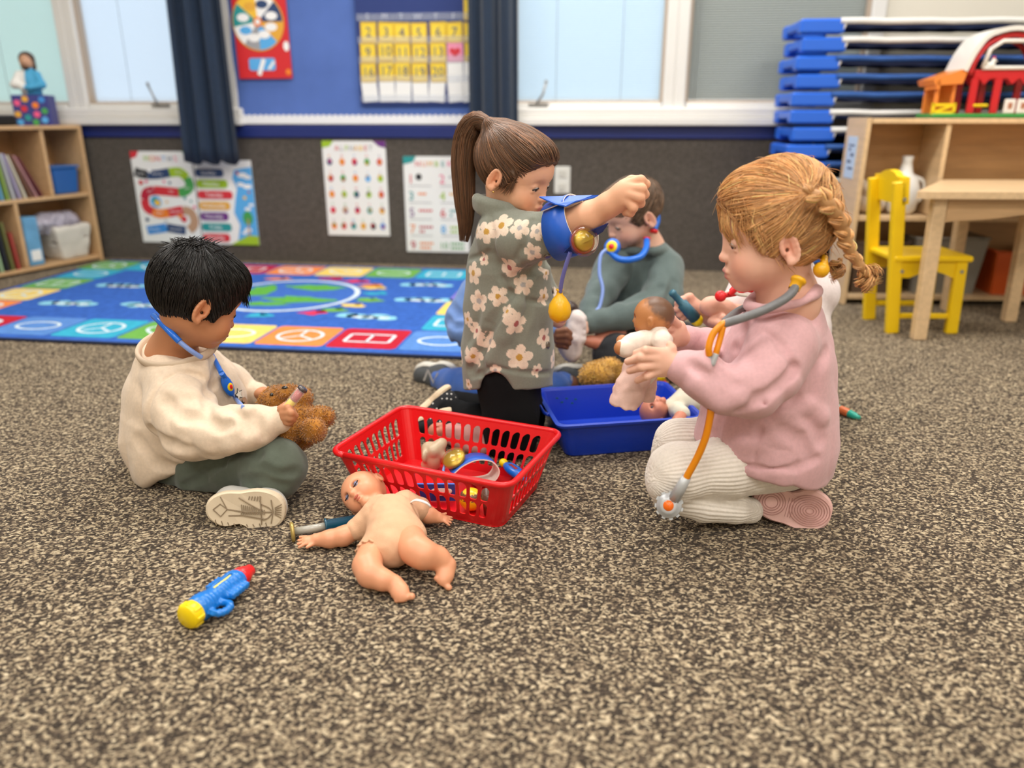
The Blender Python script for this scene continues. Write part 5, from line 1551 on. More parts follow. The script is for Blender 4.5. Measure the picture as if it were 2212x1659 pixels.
# marker-like syringe behind the red-haired girl
a, b_ = gnd(1775, 868, 0.011), gnd(1858, 903, 0.010)
t = thing('toy_syringe', 'slim teal and orange toy syringe on carpet behind red-haired girl', 'toy syringe', tuple((a + b_) / 2 * np.array([1, 1, 0])))
d = unit(b_ - a); L_ = np.linalg.norm(b_ - a)
q = MB(); q.lathe([(0, 0.0005), (0, 0.0105), (L_ * 0.55, 0.0105), (L_ * 0.72, 0.0098)], a, d); q.build('barrel', mat('pale_mint_plastic', (160, 206, 190), 0.2, coat=0.3), t, world=True)
q = MB(); q.lathe([(0, 0.0108), (L_ * 0.24, 0.0108)], a + d * L_ * 0.50, d); q.build('band', plastic('syringe_orange', (230, 120, 70)), t, world=True)
q = MB(); q.lathe([(0, 0.0105), (0.006, 0.0092), (L_ * 0.16, 0.0080), (L_ * 0.18, 0.0055), (L_ * 0.25, 0.0050), (L_ * 0.25, 0.0005)], a + d * L_ * 0.735, d); q.build('tip', plastic('syringe_teal', (40, 170, 150)), t, world=True)

# --- things inside the basket
RBm = rotz(RBA)
def bw(x, y, z=0.005): return RBC + RBm @ np.array([x, y, z])
BEIG = plastic('beige_toy', (190, 170, 140), 0.4)
c0 = gnd(933, 985, 0.035)
t = thing('toy_elephant', 'beige rubbery toy elephant inside red basket', 'toy', (c0[0], c0[1], 0.004))
s_ = Solid(0.007)
s_.ell(gnd(933, 985, 0.036), (0.021, 0.023, 0.030)); s_.ell(gnd(925, 970, 0.052), (0.014, 0.014, 0.015)); s_.chain([WZ(935, 974, 0.054, 14), WZ(950, 962, 0.060, 12), WZ(955, 957, 0.062, 11)])
s_.chain([WZ(948, 975, 0.050, 9), WZ(958, 985, 0.040, 8)]); s_.ell(gnd(917, 985, 0.045), (0.006, 0.014, 0.014)); s_.ell(gnd(930, 1003, 0.014), (0.020, 0.020, 0.012))
s_.plane((0, 0, 0.0045), (0, 0, -1)); pts(s_, 0.0020, 'moulded_body', BEIG, t)
BPB = mat('cuff_blue_vinyl', (28, 92, 200), 0.4, var=0.03, vscale=40); BPW = mat('cuff_white_lining', (232, 226, 214), 0.7); BPG = mat('gauge_gold', (206, 170, 60), 0.3, metal=0.5); DOME = mat('clear_dome', (236, 236, 232), 0.04, trans=1.0, alpha=0.35, coat=0.6)
def band(P2, o, ex, ey, ez, w, th, nm, par, m_out, m_in):
    """strap: 2-D path in (ex, ey), width w along ez, lined inside"""
    P2 = np.asarray(P2, float); T = np.gradient(P2, axis=0); T /= np.linalg.norm(T, axis=1)[:, None]; N = np.stack([-T[:, 1], T[:, 0]], 1)
    o, ex, ey, ez = (np.asarray(k_, float) for k_ in (o, ex, ey, ez))
    V = []
    w = np.broadcast_to(np.asarray(w, float), (len(P2),))
    for p, n_, ww in zip(P2, N, w):
        for off, s_ in ((0, -.5), (0, .5), (th, .5), (th, -.5)):
            k_ = p + n_ * off; V.append(o + ex * k_[0] + ey * k_[1] + ez * ww * s_)
    m = len(P2); Fo, Fi = [], []
    for i in range(m - 1):
        a_ = i * 4; c_ = a_ + 4
        Fo += [(a_, a_ + 1, c_ + 1, c_)]; Fi += [(a_ + 2, a_ + 3, c_ + 3, c_ + 2), (a_ + 1, a_ + 2, c_ + 2, c_ + 1), (a_ + 3, a_, c_, c_ + 3)]
    Fi += [(0, 1, 2, 3), ((m - 1) * 4 + 3, (m - 1) * 4 + 2, (m - 1) * 4 + 1, (m - 1) * 4)]
    q_ = MB(); q_.add(V, Fo, 0, True); q_.add(np.zeros((0, 3)), [], 1); q_.n -= 0
    base_ = q_.n - len(V)
    for f in Fi: q_.f.append(tuple(base_ + i for i in f)); q_.m.append(1); q_.sm.append(False)
    return q_.build(nm, [m_out, m_in], par, world=True)
cb = gnd(1020, 1035, 0.012)
t = thing('pressure_cuff', 'curled blue toy blood pressure cuff inside red basket', 'toy', (cb[0], cb[1], 0.004))
ax_ = unit((0.25, -0.95, 0.15)); e1 = unit(np.cross((0, 0, 1), ax_)); e2 = np.cross(ax_, e1)
if e1[0] < 0: e1 = -e1; 
e2 = unit(np.cross(e1, ax_)); e2 = e2 if e2[2] > 0 else -e2
path = spline([(-0.052, 0.018, 0), (-0.03, 0.034, 0), (0.0, 0.043, 0), (0.030, 0.036, 0), (0.044, 0.014, 0), (0.032, -0.006, 0), (0.006, -0.010, 0), (-0.010, -0.008, 0)], 40)[:, :2]
band(path[::-1], gnd(1028, 1030, 0.020), e1, e2, ax_, 0.052, 0.0025, 'cuff_strap', t, BPB, BPW)
gc = gnd(985, 998, 0.052)
gn = unit((-0.35, -0.35, 0.85))
q = MB(); q.lathe([(0.003, 0.0005), (0.003, 0.021), (0.010, 0.023), (0.014, 0.021), (0.014, 0.0005)], gc, gn); gg = q.build('gauge_case', BPG, t, world=True)
q = MB(); q.lathe([(0.010, 0.026), (0.016, 0.025), (0.021, 0.020), (0.024, 0.010), (0.025, 0.0005)], gc, gn); q.build('gauge_dome', DOME, t, world=True)
q = MB(); q.tube(spline([gnd(962, 1000, 0.05), gnd(958, 1020, 0.04), gnd(966, 1045, 0.02), gnd(985, 1050, 0.012)], 14), 0.0028, 8); q.build('air_hose', mat('pale_blue_hose', (130, 160, 220), 0.35), t, world=True)
# thermometer toy
a, b_ = gnd(1088, 1000, 0.030), gnd(1135, 1035, 0.022)
t = thing('toy_thermometer', 'blue toy thermometer with yellow tip inside red basket', 'toy', (float(b_[0]), float(b_[1]), 0.004))
d = unit(b_ - a); sd = unit(np.cross((0, 0, 1), d)); up_ = np.cross(d, sd); SR = np.stack([d, sd, up_], 1)
s_ = Solid(0.004); s_.ell((a + b_) / 2, (0.034, 0.0145, 0.011), SR); s_.cap(a + d * 0.05, a + d * 0.085, 0.006, 0.005); s_.box((a + b_) / 2 + up_ * 0.010 - d * .004, (0.013, 0.0045, 0.004), SR, 0.002, op='s', k=0.001)
pts(s_, 0.0018, 'thermometer_body', plastic('thermo_blue', (20, 100, 200)), t)
q = MB(); q.sphere(a - d * 0.0005, (0.010, 0.009, 0.009), R=SR); q.build('tip', SQY, t, world=True)
q = MB(); q.box((a + b_) / 2 + up_ * 0.0072 - d * .004, (0.022, 0.006, 0.002), SR); q.build('display', mat('thermo_display', (150, 60, 60), 0.3), t, world=True)
# white cap, yellow ball and brown cup seen through the slots
t = thing('toy_thimble', 'small white cup lying in red basket corner', 'toy', tuple(bw(0.118, 0.005)))
q = MB(); q.lathe([(0, 0.0005), (0, 0.013), (0.016, 0.011), (0.020, 0.006), (0.020, 0.0005)], (0, 0, 0)); q.build('cap_shell', BPW, t)
t = thing('toy_ball', 'yellow toy ball with brown top inside red basket front', 'toy', tuple(bw(0.075, -0.062)))
q = MB(); q.sphere((0, 0, 0.0222), 0.0222); q.build('ball', plastic('ball_yellow', (244, 196, 20)), t)
q = MB(); q.lathe([(0, 0.0215), (0.008, 0.0195), (0.014, 0.012), (0.016, 0.0005)], (0, 0, 0.0265)); q.build('cap', plastic('ball_brown', (110, 74, 44)), t)
t = thing('toy_cup', 'dark brown toy cup inside red basket front corner', 'toy', tuple(bw(0.118, -0.058)))
q = MB(); q.lathe([(0, 0.0005), (0, 0.017), (0.045, 0.021), (0.045, 0.0185), (0.004, 0.015), (0.004, 0.0005)], (0, 0, 0)); q.build('cup_body', plastic('cup_brown', (92, 62, 48)), t)
t = thing('felt_patch', 'blue and white folded felt piece inside red basket', 'toy', tuple(bw(0.0, -0.062)))
q = MB(); q.box((0, 0, 0.022), (0.075, 0.003, 0.044), np.array([[1, 0, 0], [0, .95, -.3], [0, .3, .95]])); q.build('felt_sheet', BPB, t)
q = MB(); q.sphere((0.012, -0.004, 0.026), (0.020, 0.0015, 0.010)); q.build('white_patch', BPW, t)

# pink dressed doll lying behind the basket
pb0 = gnd(1000, 955)
t = thing('rag_doll', 'pink dressed doll lying on carpet behind red basket', 'doll', (pb0[0], pb0[1], 0))
s_ = Solid(0.010); s_.chain([WZ(975, 938, 0.026, 24), WZ(1020, 945, 0.026, 28), WZ(1052, 950, 0.024, 20)]); s_.chain([WZ(990, 958, 0.014, 14), WZ(1040, 972, 0.014, 14)]); s_.plane((0, 0, 0.001), (0, 0, -1)); s_.disp = lambda P: 0.002 * vnoise(P * 70)
pts(s_, 0.003, 'romper', mat('doll_pink_cloth', (206, 150, 144), 0.9, var=0.1, vscale=40), t)
s_ = Solid(0.006); doll_face(s_, gnd(945, 935, 0.028), frame((0.1, -0.3, 0.95), unit((-1, 0.05, 0.1))), 0.024); s_.plane((0, 0, 0.001), (0, 0, -1)); pts(s_, 0.0022, 'head', VINYLP, t)

# --- doll lying in the tray
t = thing('baby_doll', 'pink baby doll in cream suit lying in blue tray', 'doll', (TRC[0] + 0.1, TRC[1] - 0.05, 0.005))
hc = at(1412, 890, 1.64)
s_ = Solid(0.006); R_ = frame(unit((-0.35, -0.35, 0.80)), unit((-1, -0.02, -0.35))); Lh = doll_face(s_, hc, R_, 0.034); s_.cap(hc, at(1452, 888, 1.66), 0.015)
V, Q = s_.mesh(0.0018); mesh_np('head', V, Q, VINYLP, t)
for y in (-1, 1):
    q = MB(); q.sphere(Lh(0.78, y * 0.33, -0.02), 0.0040, R=R_); q.build('eye', DARKEYE, t, world=True)
s_ = Solid(0.012); s_.chain([(at(1455, 884, 1.66), 0.027), (at(1488, 868, 1.67), 0.035), (at(1525, 872, 1.68), 0.035)]); s_.chain([(at(1462, 886, 1.62), 0.020), (at(1472, 894, 1.585), 0.019)]); s_.disp = lambda P: 0.0014 * vnoise(P * 80)
pts(s_, 0.0028, 'suit', mat('cream_doll_cloth', (226, 220, 200), 0.9, var=0.05, vscale=50, bump=0.3, bscale=700), t)
s_ = Solid(0.006); s_.chain([(at(1472, 897, 1.58), 0.014), (at(1467, 907, 1.555), 0.014)]); s_.ell(at(1462, 911, 1.545), 0.013); pts(s_, 0.002, 'arm', VINYLP, t)
# red and yellow toy parts in the tray
t = thing('toy_plunger', 'yellow and red toy plug standing in blue tray', 'toy', tuple(gnd(1424, 868, 0.006)))
b0 = np.array(t.location)
top_ = at(1424, 808, b0[1] + 0.01)[2] - b0[2]
q = MB(); q.lathe([(0, 0.0005), (0, 0.016), (0.012, 0.016), (0.014, 0.008), (top_ * 0.70, 0.008), (top_ * 0.72, 0.014), (top_ * 0.78, 0.014), (top_ * 0.80, 0.0005)], (0, 0, 0)); q.build('stem', SQR, t)
q = MB(); q.lathe([(top_ * 0.79, 0.0005), (top_ * 0.79, 0.0105), (top_ * 1.0, 0.0105), (top_ * 1.02, 0.0085), (top_ * 1.02, 0.0005)], (0, 0, 0)); q.build('cap', SQY, t)
t = thing('toy_ring', 'red toy ring lying in blue tray beside doll', 'toy', tuple(at(1446, 848, 1.72)))
q = MB(); q.tube([(0.020 * math.cos(a), 0.020 * math.sin(a), 0.006) for a in np.linspace(0, 6.2832, 25)], 0.006, 8); q.build('ring_body', SQR, t)
q = MB(); q.lathe([(0.002, 0.0005), (0.002, 0.018), (0.004, 0.018), (0.004, 0.0005)], (0, 0, 0)); q.build('ring_disc', SQR, t)
t.location[2] = 0.0055
# ================================================================== PEOPLE: shared forms
SKIN = mat('skin', attr=True, rough=0.5, sss=0.12, sssr=(0.008, 0.003, 0.0015), spec=0.35, bump=0.04, bscale=900)
HAIRM = mat('hair', attr=True, rough=0.42, spec=0.45)
EYEW = mat('eye_white', (232, 228, 224), 0.2, coat=0.6)
IRISB = mat('iris_dark_brown', (44, 28, 22), 0.15, coat=0.8)
BROWM = {}

def head_form(S, c, R, s=1.0, zs=1.0, open_=0.0036, mouth=0.0, neck=None):
    """child head blended into solid S. R columns: forward, left, up. returns local->world map"""
    sc = np.array([s, s, s * zs])
    def L(x, y, z): return np.asarray(c) + R @ (np.array([x, y, z]) * sc)
    def E(x, y, z, rx, ry, rz, k=0.010, op='u', Rl=None):
        S.ell(L(x, y, z), np.array([rx, ry, rz]) * sc, R if Rl is None else R @ Rl, k=k * s, op=op)
    E(-0.008, 0, 0.012, 0.091, 0.073, 0.077)
    E(0.026, 0, 0.010, 0.058, 0.061, 0.060, k=0.02)
    E(0.026, 0, -0.040, 0.052, 0.053, 0.054, k=0.02)
    E(0.012, 0, -0.052, 0.050, 0.050, 0.036, k=0.02)
    E(0.056, 0, -0.080, 0.020, 0.021, 0.017, k=0.018)
    E(0.066, 0, -0.060, 0.018, 0.024, 0.020, k=0.016)
    for y in (-1, 1):
        E(0.046, y * 0.030, -0.048, 0.031, 0.030, 0.031, k=0.014)
        E(0.087, y * 0.0285, -0.011, 0.012, 0.016, 0.010, k=0.014, op='s')
        E(0.0655, y * 0.0290, -0.0135, 0.0128, 0.0150, 0.0115, k=0.003)      # closed upper lid
        E(0.0800, y * 0.0290, -0.0178, 0.0095, 0.0112, open_, k=0.0012, op='s')            # eye opening
        S.cap(L(0.0745, y * 0.018, -0.0240), L(0.0725, y * 0.040, -0.0235), 0.0026 * s, 0.0022 * s, k=0.005 * s)
        # ear
        tl = np.array([[math.cos(0.22), 0, math.sin(0.22)], [0, 1, 0], [-math.sin(0.22), 0, math.cos(0.22)]])
        def EP(x, yy, z):
            v = tl @ np.array([x, 0, z]); return L(-0.010 + v[0], y * (0.0715 + yy - 0.16 * v[0]), -0.024 + v[2])
        E(-0.010, y * 0.0720, -0.024, 0.0150, 0.0065, 0.0250, k=0.005, Rl=tl)
        S.ell(EP(0.001, 0.0075, 0.001), np.array([0.0092, 0.0062, 0.0160]) * s, R @ tl, k=0.004 * s, op='s')
        rim = [(0.0125 * math.cos(a_) - 0.001 * (math.sin(a_) < 0), 0.0235 * math.sin(a_)) for a_ in np.radians(np.arange(-12, 262, 21))]
        for (x0, z0), (x1, z1) in zip(rim[:-1], rim[1:]):
            S.cap(EP(x0, 0.0050, z0), EP(x1, 0.0050, z1), 0.0030 * s, k=0.004 * s)
        S.cap(EP(-0.0055, 0.0035, 0.011), EP(-0.0065, 0.0035, -0.010), 0.0024 * s, k=0.004 * s)
        S.cap(EP(0.0115, 0.0035, 0.000), EP(0.0105, 0.0045, -0.006), 0.0036 * s, k=0.004 * s)
        S.ell(EP(0.0035, 0.0045, -0.0215), np.array([0.0064, 0.0044, 0.0068]) * s, R, k=0.005 * s)
        S.cap(EP(0.004, -0.004, -0.003), EP(0.004, 0.006, -0.002), 0.0034 * s, k=0.003 * s, op='s')
        # nose wings
        E(0.0825, y * 0.0085, -0.0405, 0.0062, 0.0052, 0.0055, k=0.004)
        S.cap(L(0.0865, y * 0.0048, -0.0470), L(0.0825, y * 0.0060, -0.0425), 0.0022 * s, k=0.002 * s, op='s')
    S.cap(L(0.0770, 0, -0.008), L(0.0860, 0, -0.0360), 0.0048 * s, 0.0066 * s, k=0.010 * s)
    E(0.0880, 0, -0.0385, 0.0074, 0.0080, 0.0068, k=0.005)
    # lips
    E(0.0835, 0.006, -0.0605, 0.0058, 0.0105, 0.0048, k=0.004); E(0.0835, -0.006, -0.0605, 0.0058, 0.0105, 0.0048, k=0.004)
    E(0.0815, 0, -0.0690, 0.0058, 0.0125, 0.0052, k=0.004)
    S.cap(L(0.0880, -0.013, -0.0650), L(0.0880, 0.013, -0.0650), (0.0014 + 0.002 * mouth) * s, k=0.002 * s, op='s')
    if neck is not None:
        S.cap(L(-0.022, 0, -0.045), neck[0], 0.036 * s, neck[1], k=0.025)
    return L

def skin_colour(V, base, L, R, c, s, lip=(196, 110, 104), blush=(0.10, -0.04, -0.035), zs=1.0):
    """skin tone with warmer cheeks, nose, ears, lips (pigment, not shading)"""
    b = np.array(lin(base), np.float32)
    C_ = np.tile(b, (len(V), 1))
    P = (V - np.asarray(c, np.float32)) @ np.asarray(R, np.float32) / (np.array([s, s, s * zs], np.float32))
    def blend(ctr, rad, col, amt):
        d = np.sqrt((((P - np.array(ctr, np.float32)) / np.array(rad, np.float32)) ** 2).sum(1))
        w = np.clip(1 - d, 0, 1); w = (w * w * (3 - 2 * w) * amt)[:, None]
        C_[:] = C_ * (1 - w) + np.array(col, np.float32) * w
    bl = np.clip(b + np.array(blush, np.float32), 0.01, 1)
    for y in (-1, 1):
        blend((0.060, y * 0.036, -0.046), (0.035, 0.034, 0.030), bl, 0.8)
        blend((-0.010, y * 0.078, -0.020), (0.03, 0.015, 0.035), bl, 0.6)
    blend((0.094, 0, -0.040), (0.014, 0.016, 0.012), bl, 0.6)
    lp = np.array(lin(lip))
    for y in (-1, 1):
        blend((0.0880, y * 0.005, -0.0610), (0.010, 0.014, 0.0075), lp, 1.0)
        blend((0.0860, y * 0.004, -0.0690), (0.010, 0.013, 0.0075), lp, 1.0)
    return C_

def eyes(L, R, s, par, lid=0.5, iris=IRISB, lash=(40, 28, 24), brow=(90, 66, 50), gaze=-0.25, browr=0.0016, sides=(-1, 1)):
    """visible lower half of the eyeball with lashes and brows"""
    for y in sides:
        q_ = MB(); c_ = L(0.0668, y * 0.0290, -0.0150); q_.sphere(c_, 0.0117 * s, nu=20, nv=12, R=R)
        e_ = q_.build('eyeball', EYEW, par, world=True)
        q_ = MB(); ci = L(0.0748, y * 0.0290, -0.0178); q_.sphere(ci, np.array([0.0044, 0.0062, 0.0056]) * s, R=R); q_.build('iris', iris, par, world=True)
        lash_m = mat('eyelash_%d_%d_%d' % lash, lash, 0.6)
        q_ = MB(); q_.tube(spline([L(0.0720, y * 0.0170, -0.0160), L(0.0785, y * 0.0230, -0.0146), L(0.0790, y * 0.0310, -0.0150), L(0.0735, y * 0.0425, -0.0190)], 12), 0.0014 * s, 6)
        q_.build('eyelashes', lash_m, par, world=True)
        bm_ = mat('eyebrow_%d_%d_%d' % brow, brow, 0.7)
        q_ = MB(); P_ = spline([L(0.0815, y * 0.0130, 0.0065), L(0.0795, y * 0.0240, 0.0095), L(0.0730, y * 0.0380, 0.0085), L(0.0660, y * 0.0450, 0.0045)], 14)
        q_.tube(P_, np.linspace(1.0, 0.4, len(P_)) * browr * s * 1.3, 6, flat=0.6); q_.build('eyebrow', bm_, par, world=True)

def hair_strands(S, seeds, flow, nseg, seg, r, off, rng, stop=None, droop=0.0, wob=0.15):
    """follow the surface of S along the flow; returns (V, Q, id) of three-sided tapering strands"""
    P = np.asarray(seeds, np.float32).copy(); n = len(P)
    path = [P.copy()]
    ph = rng.uniform(0, 6.28, (n, 1)); wv = rng.normal(0, 1, (n, 3)).astype(np.float32)
    seg = np.broadcast_to(np.asarray(seg, np.float32), (n,))
    lift = rng.uniform(0.2, 1.0, n).astype(np.float32) * off
    for i in range(nseg):
        d = flow(P) + wv * wob * np.sin(i * 0.9 + ph)
        g = S.grad(P)
        d = d - g * (d * g).sum(1, keepdims=True)
        d /= np.linalg.norm(d, axis=1, keepdims=True) + 1e-9
        st = seg.copy()
        if stop is not None: st = np.minimum(st, np.maximum(np.linalg.norm(P - stop, axis=1) - 0.008, 0) * 0.5)
        P = P + d * st[:, None]
        dd = S.ev(P)
        P = P - S.grad(P) * (dd - lift * (1 + droop * i))[:, None]
        path.append(P.copy())
    return strand_mesh(np.stack(path, 1), r)

def strand_mesh(path, r):
    """path (n, m, 3) -> V, Q, strand id"""
    n, m, _ = path.shape
    T = np.gradient(path, axis=1); T /= np.linalg.norm(T, axis=2, keepdims=True) + 1e-9
    ref = np.array([0.31, 0.52, 0.79], np.float32)
    U = np.cross(T, ref); U /= np.linalg.norm(U, axis=2, keepdims=True) + 1e-9
    Wv = np.cross(T, U)
    r = np.broadcast_to(np.asarray(r, np.float32), (n,))
    tp = (np.clip(np.minimum(np.linspace(0, 1, m) * 6 + 0.4, (1 - np.linspace(0, 1, m)) * 2.5 + 0.12), 0, 1)).astype(np.float32)
    V = []
    for k in range(3):
        a = 2 * math.pi * k / 3
        V.append(path + (U * math.cos(a) + Wv * math.sin(a)) * (r[:, None] * tp)[..., None])
    V = np.stack(V, 2).reshape(-1, 3)
    idx = np.arange(n * m * 3).reshape(n, m, 3)
    Q = []
    for k in range(3):
        j = (k + 1) % 3
        Q.append(np.stack([idx[:, :-1, k], idx[:, :-1, j], idx[:, 1:, j], idx[:, 1:, k]], -1).reshape(-1, 4))
    return V.astype(np.float32), np.concatenate(Q), np.repeat(np.arange(n), m * 3)

def hair_build(name, parts, par, base, rng, capmul=0.8, spread=0.30, tint=None):
    """parts: list of (V, Q, id or None); one hair mesh with per-strand colour"""
    Vs, Qs, Cs, n = [], [], [], 0
    b = np.array(lin(base), np.float32)
    for V, Q, sid in parts:
        Vs.append(V); Qs.append(Q + n); n += len(V)
        if sid is None:
            Cs.append(np.tile(b * capmul, (len(V), 1)))
        else:
            m = np.exp(rng.normal(0, spread, sid.max() + 1)).astype(np.float32)[sid][:, None]
            c_ = b * m
            if tint is not None: c_ = c_ * (1 + (rng.uniform(0, 1, sid.max() + 1)[sid][:, None] > 0.6) * (np.array(tint, np.float32) - 1))
            Cs.append(np.clip(c_, 0.002, 0.95))
    return mesh_np(name, np.concatenate(Vs), np.concatenate(Qs), HAIRM, par, np.concatenate(Cs))

def normals_at(S, P): return S.grad(np.asarray(P, np.float32), 0.003)
def groove(S, pix, w, depth, k=0.006, start=0.6):
    P = S.hit(pix, start); N = normals_at(S, P)
    C_ = P + N * (w - depth)
    for a, b in zip(C_[:-1], C_[1:]): S.cap(a, b, w, k=k, op='s')
def ridge(S, pix, w, height, k=0.012, start=0.6):
    P = S.hit(pix, start); N = normals_at(S, P)
    C_ = P - N * (w - height)
    for a, b in zip(C_[:-1], C_[1:]): S.cap(a, b, w, k=k)
def pipe(name, pix, r, m, par, n=40, smooth=True):
    P = np.array([at(*p) for p in pix]); P = spline(P, n) if smooth else P
    q_ = MB(); q_.tube(P, r, 10); return q_.build(name, m, par, world=True)
def fingers(S, chains, k=0.0025):
    for ch in chains: S.chain(WS(*ch), k=k)
def nail(S_pts): pass
def cloth_noise(a1, f1, a2=0.0, f2=1.0, st=(1, 1, 1)):
    st = np.array(st, np.float32)
    def fn(P):
        r = 0.6 * a1 * vnoise(P * st * f1) + 1.5 * a1 * (0.25 - np.abs(vnoise(P * st * f1 * 1.15 + 3.1)))
        if a2: r = r + a2 * vnoise(P * st * f2 + 7.3)
        return r
    return fn
def fleece(key, rgb, **kw):
    return mat(key, rgb, 0.92, var=0.05, vscale=160, bump=0.25, bscale=1100, sheen=0.25, spec=0.15, **kw)
def person(label, px, py, grp=None):
    p = gnd(px, py)
    return thing('person', label, 'person', (float(p[0]), float(p[1]), 0.0), 0.0, grp)
# ================================================================== BOY IN CREAM SWEATSHIRT
rng = np.random.default_rng(1)
pl_ = person('small boy in cream sweatshirt sitting cross-legged, holding teddy bear', 470, 1060)
hf = frame(unit((0.70, 0.56, -0.45)))
hs = 0.87
ear = at(436, 672, 1.375)
hc = ear - hf @ (np.array([-0.010, -0.076, -0.024]) * hs)
B = Solid(0.010)
hzs = 1.12
hc = ear - hf @ (np.array([-0.010, -0.076, -0.024]) * np.array([hs, hs, hs * hzs]))
Lb = head_form(B, hc, hf, hs, hzs, neck=(at(372, 765, 1.47), 0.045))
B.chain(WS((372, 770, 1.47, 45), (385, 830, 1.49, 70), (400, 960, 1.48, 78), (440, 1010, 1.45, 66)), k=0.03)
B.chain(WS((390, 820, 1.42, 34), (420, 920, 1.35, 34), (520, 915, 1.33, 26), (600, 902, 1.335, 19)), k=0.015)
B.chain(WS((440, 810, 1.58, 34), (520, 850, 1.62, 28), (565, 852, 1.60, 18)), k=0.015)
B.chain(WS((460, 1010, 1.42, 45), (590, 1003, 1.35, 30), (575, 1045, 1.325, 18)), k=0.015)
B.chain(WS((460, 1000, 1.52, 45), (600, 985, 1.55, 38), (560, 1010, 1.50, 28)), k=0.015)
# near hand round the tube
B.ell(at(614, 897, 1.332), np.array([0.017, 0.016, 0.019]), k=0.006)
fingers(B, [[(608, 885, 1.325, 9), (622, 882, 1.318, 8.5), (632, 888, 1.325, 8)], [(612, 893, 1.318, 9), (628, 892, 1.310, 8.5), (637, 898, 1.322, 8)], [(612, 902, 1.318, 9), (626, 903, 1.310, 8.5), (633, 907, 1.322, 7.5)], [(612, 910, 1.320, 8.5), (623, 912, 1.314, 8), (628, 915, 1.325, 7)],
            [(606, 884, 1.335, 9), (618, 876, 1.345, 8.5), (628, 876, 1.35, 8)]])
# far hand on the bear
B.ell(at(566, 850, 1.59), (0.018, 0.015, 0.013), k=0.006)
fingers(B, [[(572, 846, 1.59, 7), (586, 846, 1.57, 6)], [(572, 852, 1.585, 7), (588, 853, 1.565, 6)], [(570, 858, 1.58, 7), (584, 860, 1.565, 6)]])
V, Q = B.mesh(0.0021)
mesh_np('body', V, Q, SKIN, pl_, skin_colour(V, (196, 136, 98), Lb, hf, hc, hs, (176, 92, 80), (0.05, -0.03, -0.03), hzs))
eyes(Lb, hf, hs, pl_, lash=(20, 16, 16), brow=(46, 34, 30))
# hair: thick black cap swept forward from the crown
Hs = Solid(0.012)
Hs.ell(Lb(-0.012, 0, 0.017), np.array([0.100, 0.080, 0.094]) * hs, hf)
Hs.ell(Lb(0.046, 0, 0.048), np.array([0.046, 0.058, 0.040]) * hs, hf, k=0.02)
Hs.ell(Lb(0.082, 0, -0.012), np.array([0.036, 0.064, 0.046]) * hs, hf, op='s', k=0.012)
Hs.ell(Lb(0.058, 0, -0.062), np.array([0.066, 0.10, 0.058]) * hs, hf, op='s', k=0.012)
for y in (-1, 1):
    Hs.ell(Lb(-0.012, y * 0.088, -0.040), np.array([0.030, 0.030, 0.044]) * hs, hf, op='s', k=0.006)
    Hs.ell(Lb(-0.062, y * 0.075, -0.085), np.array([0.07, 0.05, 0.052]) * hs, hf, op='s', k=0.012)
    Hs.cap(Lb(0.026, y * 0.064, -0.005), Lb(0.020, y * 0.069, -0.034), 0.011 * hs, 0.003 * hs, k=0.008)
Hs.plane(Lb(-0.05, 0, -0.066), hf @ np.array([-0.10, 0, -1]))
cap = Hs.mesh(0.003)
sd = cap[0][rng.integers(0, len(cap[0]), 4200)]
crown = Lb(-0.045, -0.01, 0.090).astype(np.float32)
fw = hf[:, 0].astype(np.float32); dn = -hf[:, 2].astype(np.float32)
def fl_boy(P):
    d = P - crown; ln = np.linalg.norm(d, axis=1, keepdims=True)
    loc = (P - hc.astype(np.float32)) @ hf.astype(np.float32)
    return d / (ln + 1e-6) + fw * 0.6 * (loc[:, :1] > -0.03) + dn * 0.5 * (np.abs(loc[:, 1:2]) > 0.04) + dn * 0.5
st = hair_strands(Hs, sd, fl_boy, 7, rng.uniform(0.005, 0.008, len(sd)), 0.0008, 0.0035, rng, wob=0.12)
# fringe and crown tufts standing off the head
tuft = []
for i in range(240):
    a = rng.uniform(-0.055, 0.055); 
    p0 = Lb(0.066 + rng.uniform(-.012, .006) - abs(a) * 0.15, a, 0.056 + rng.uniform(-.01, .010)); 
    tuft.append([p0 + (hf @ np.array([0.0056, 0.0, -0.0065])) * t_ + np.array([0, 0, -0.0010]) * t_ * t_ + rng.normal(0, 0.0006, 3) for t_ in range(5)])
for i in range(160):
    th = rng.uniform(0, 6.28); p0 = Lb(-0.05 + rng.normal(0, .03), rng.normal(0, .03), 0.092)
    p0 = p0 - Hs.grad(p0[None])[0] * Hs.ev(p0[None])[0]
    n_ = Hs.grad(p0[None].astype(np.float32))[0]; d_ = unit(np.array([math.cos(th), math.sin(th), 0.2]))
    tuft.append([p0 + (n_ * 0.0009 + d_ * 0.0048) * t_ for t_ in range(5)])
tf = strand_mesh(np.array(tuft, np.float32), 0.0009)
hair_build('hair', [(cap[0], cap[1], None), st, tf], pl_, (26, 22, 20), rng, 0.9, 0.35)
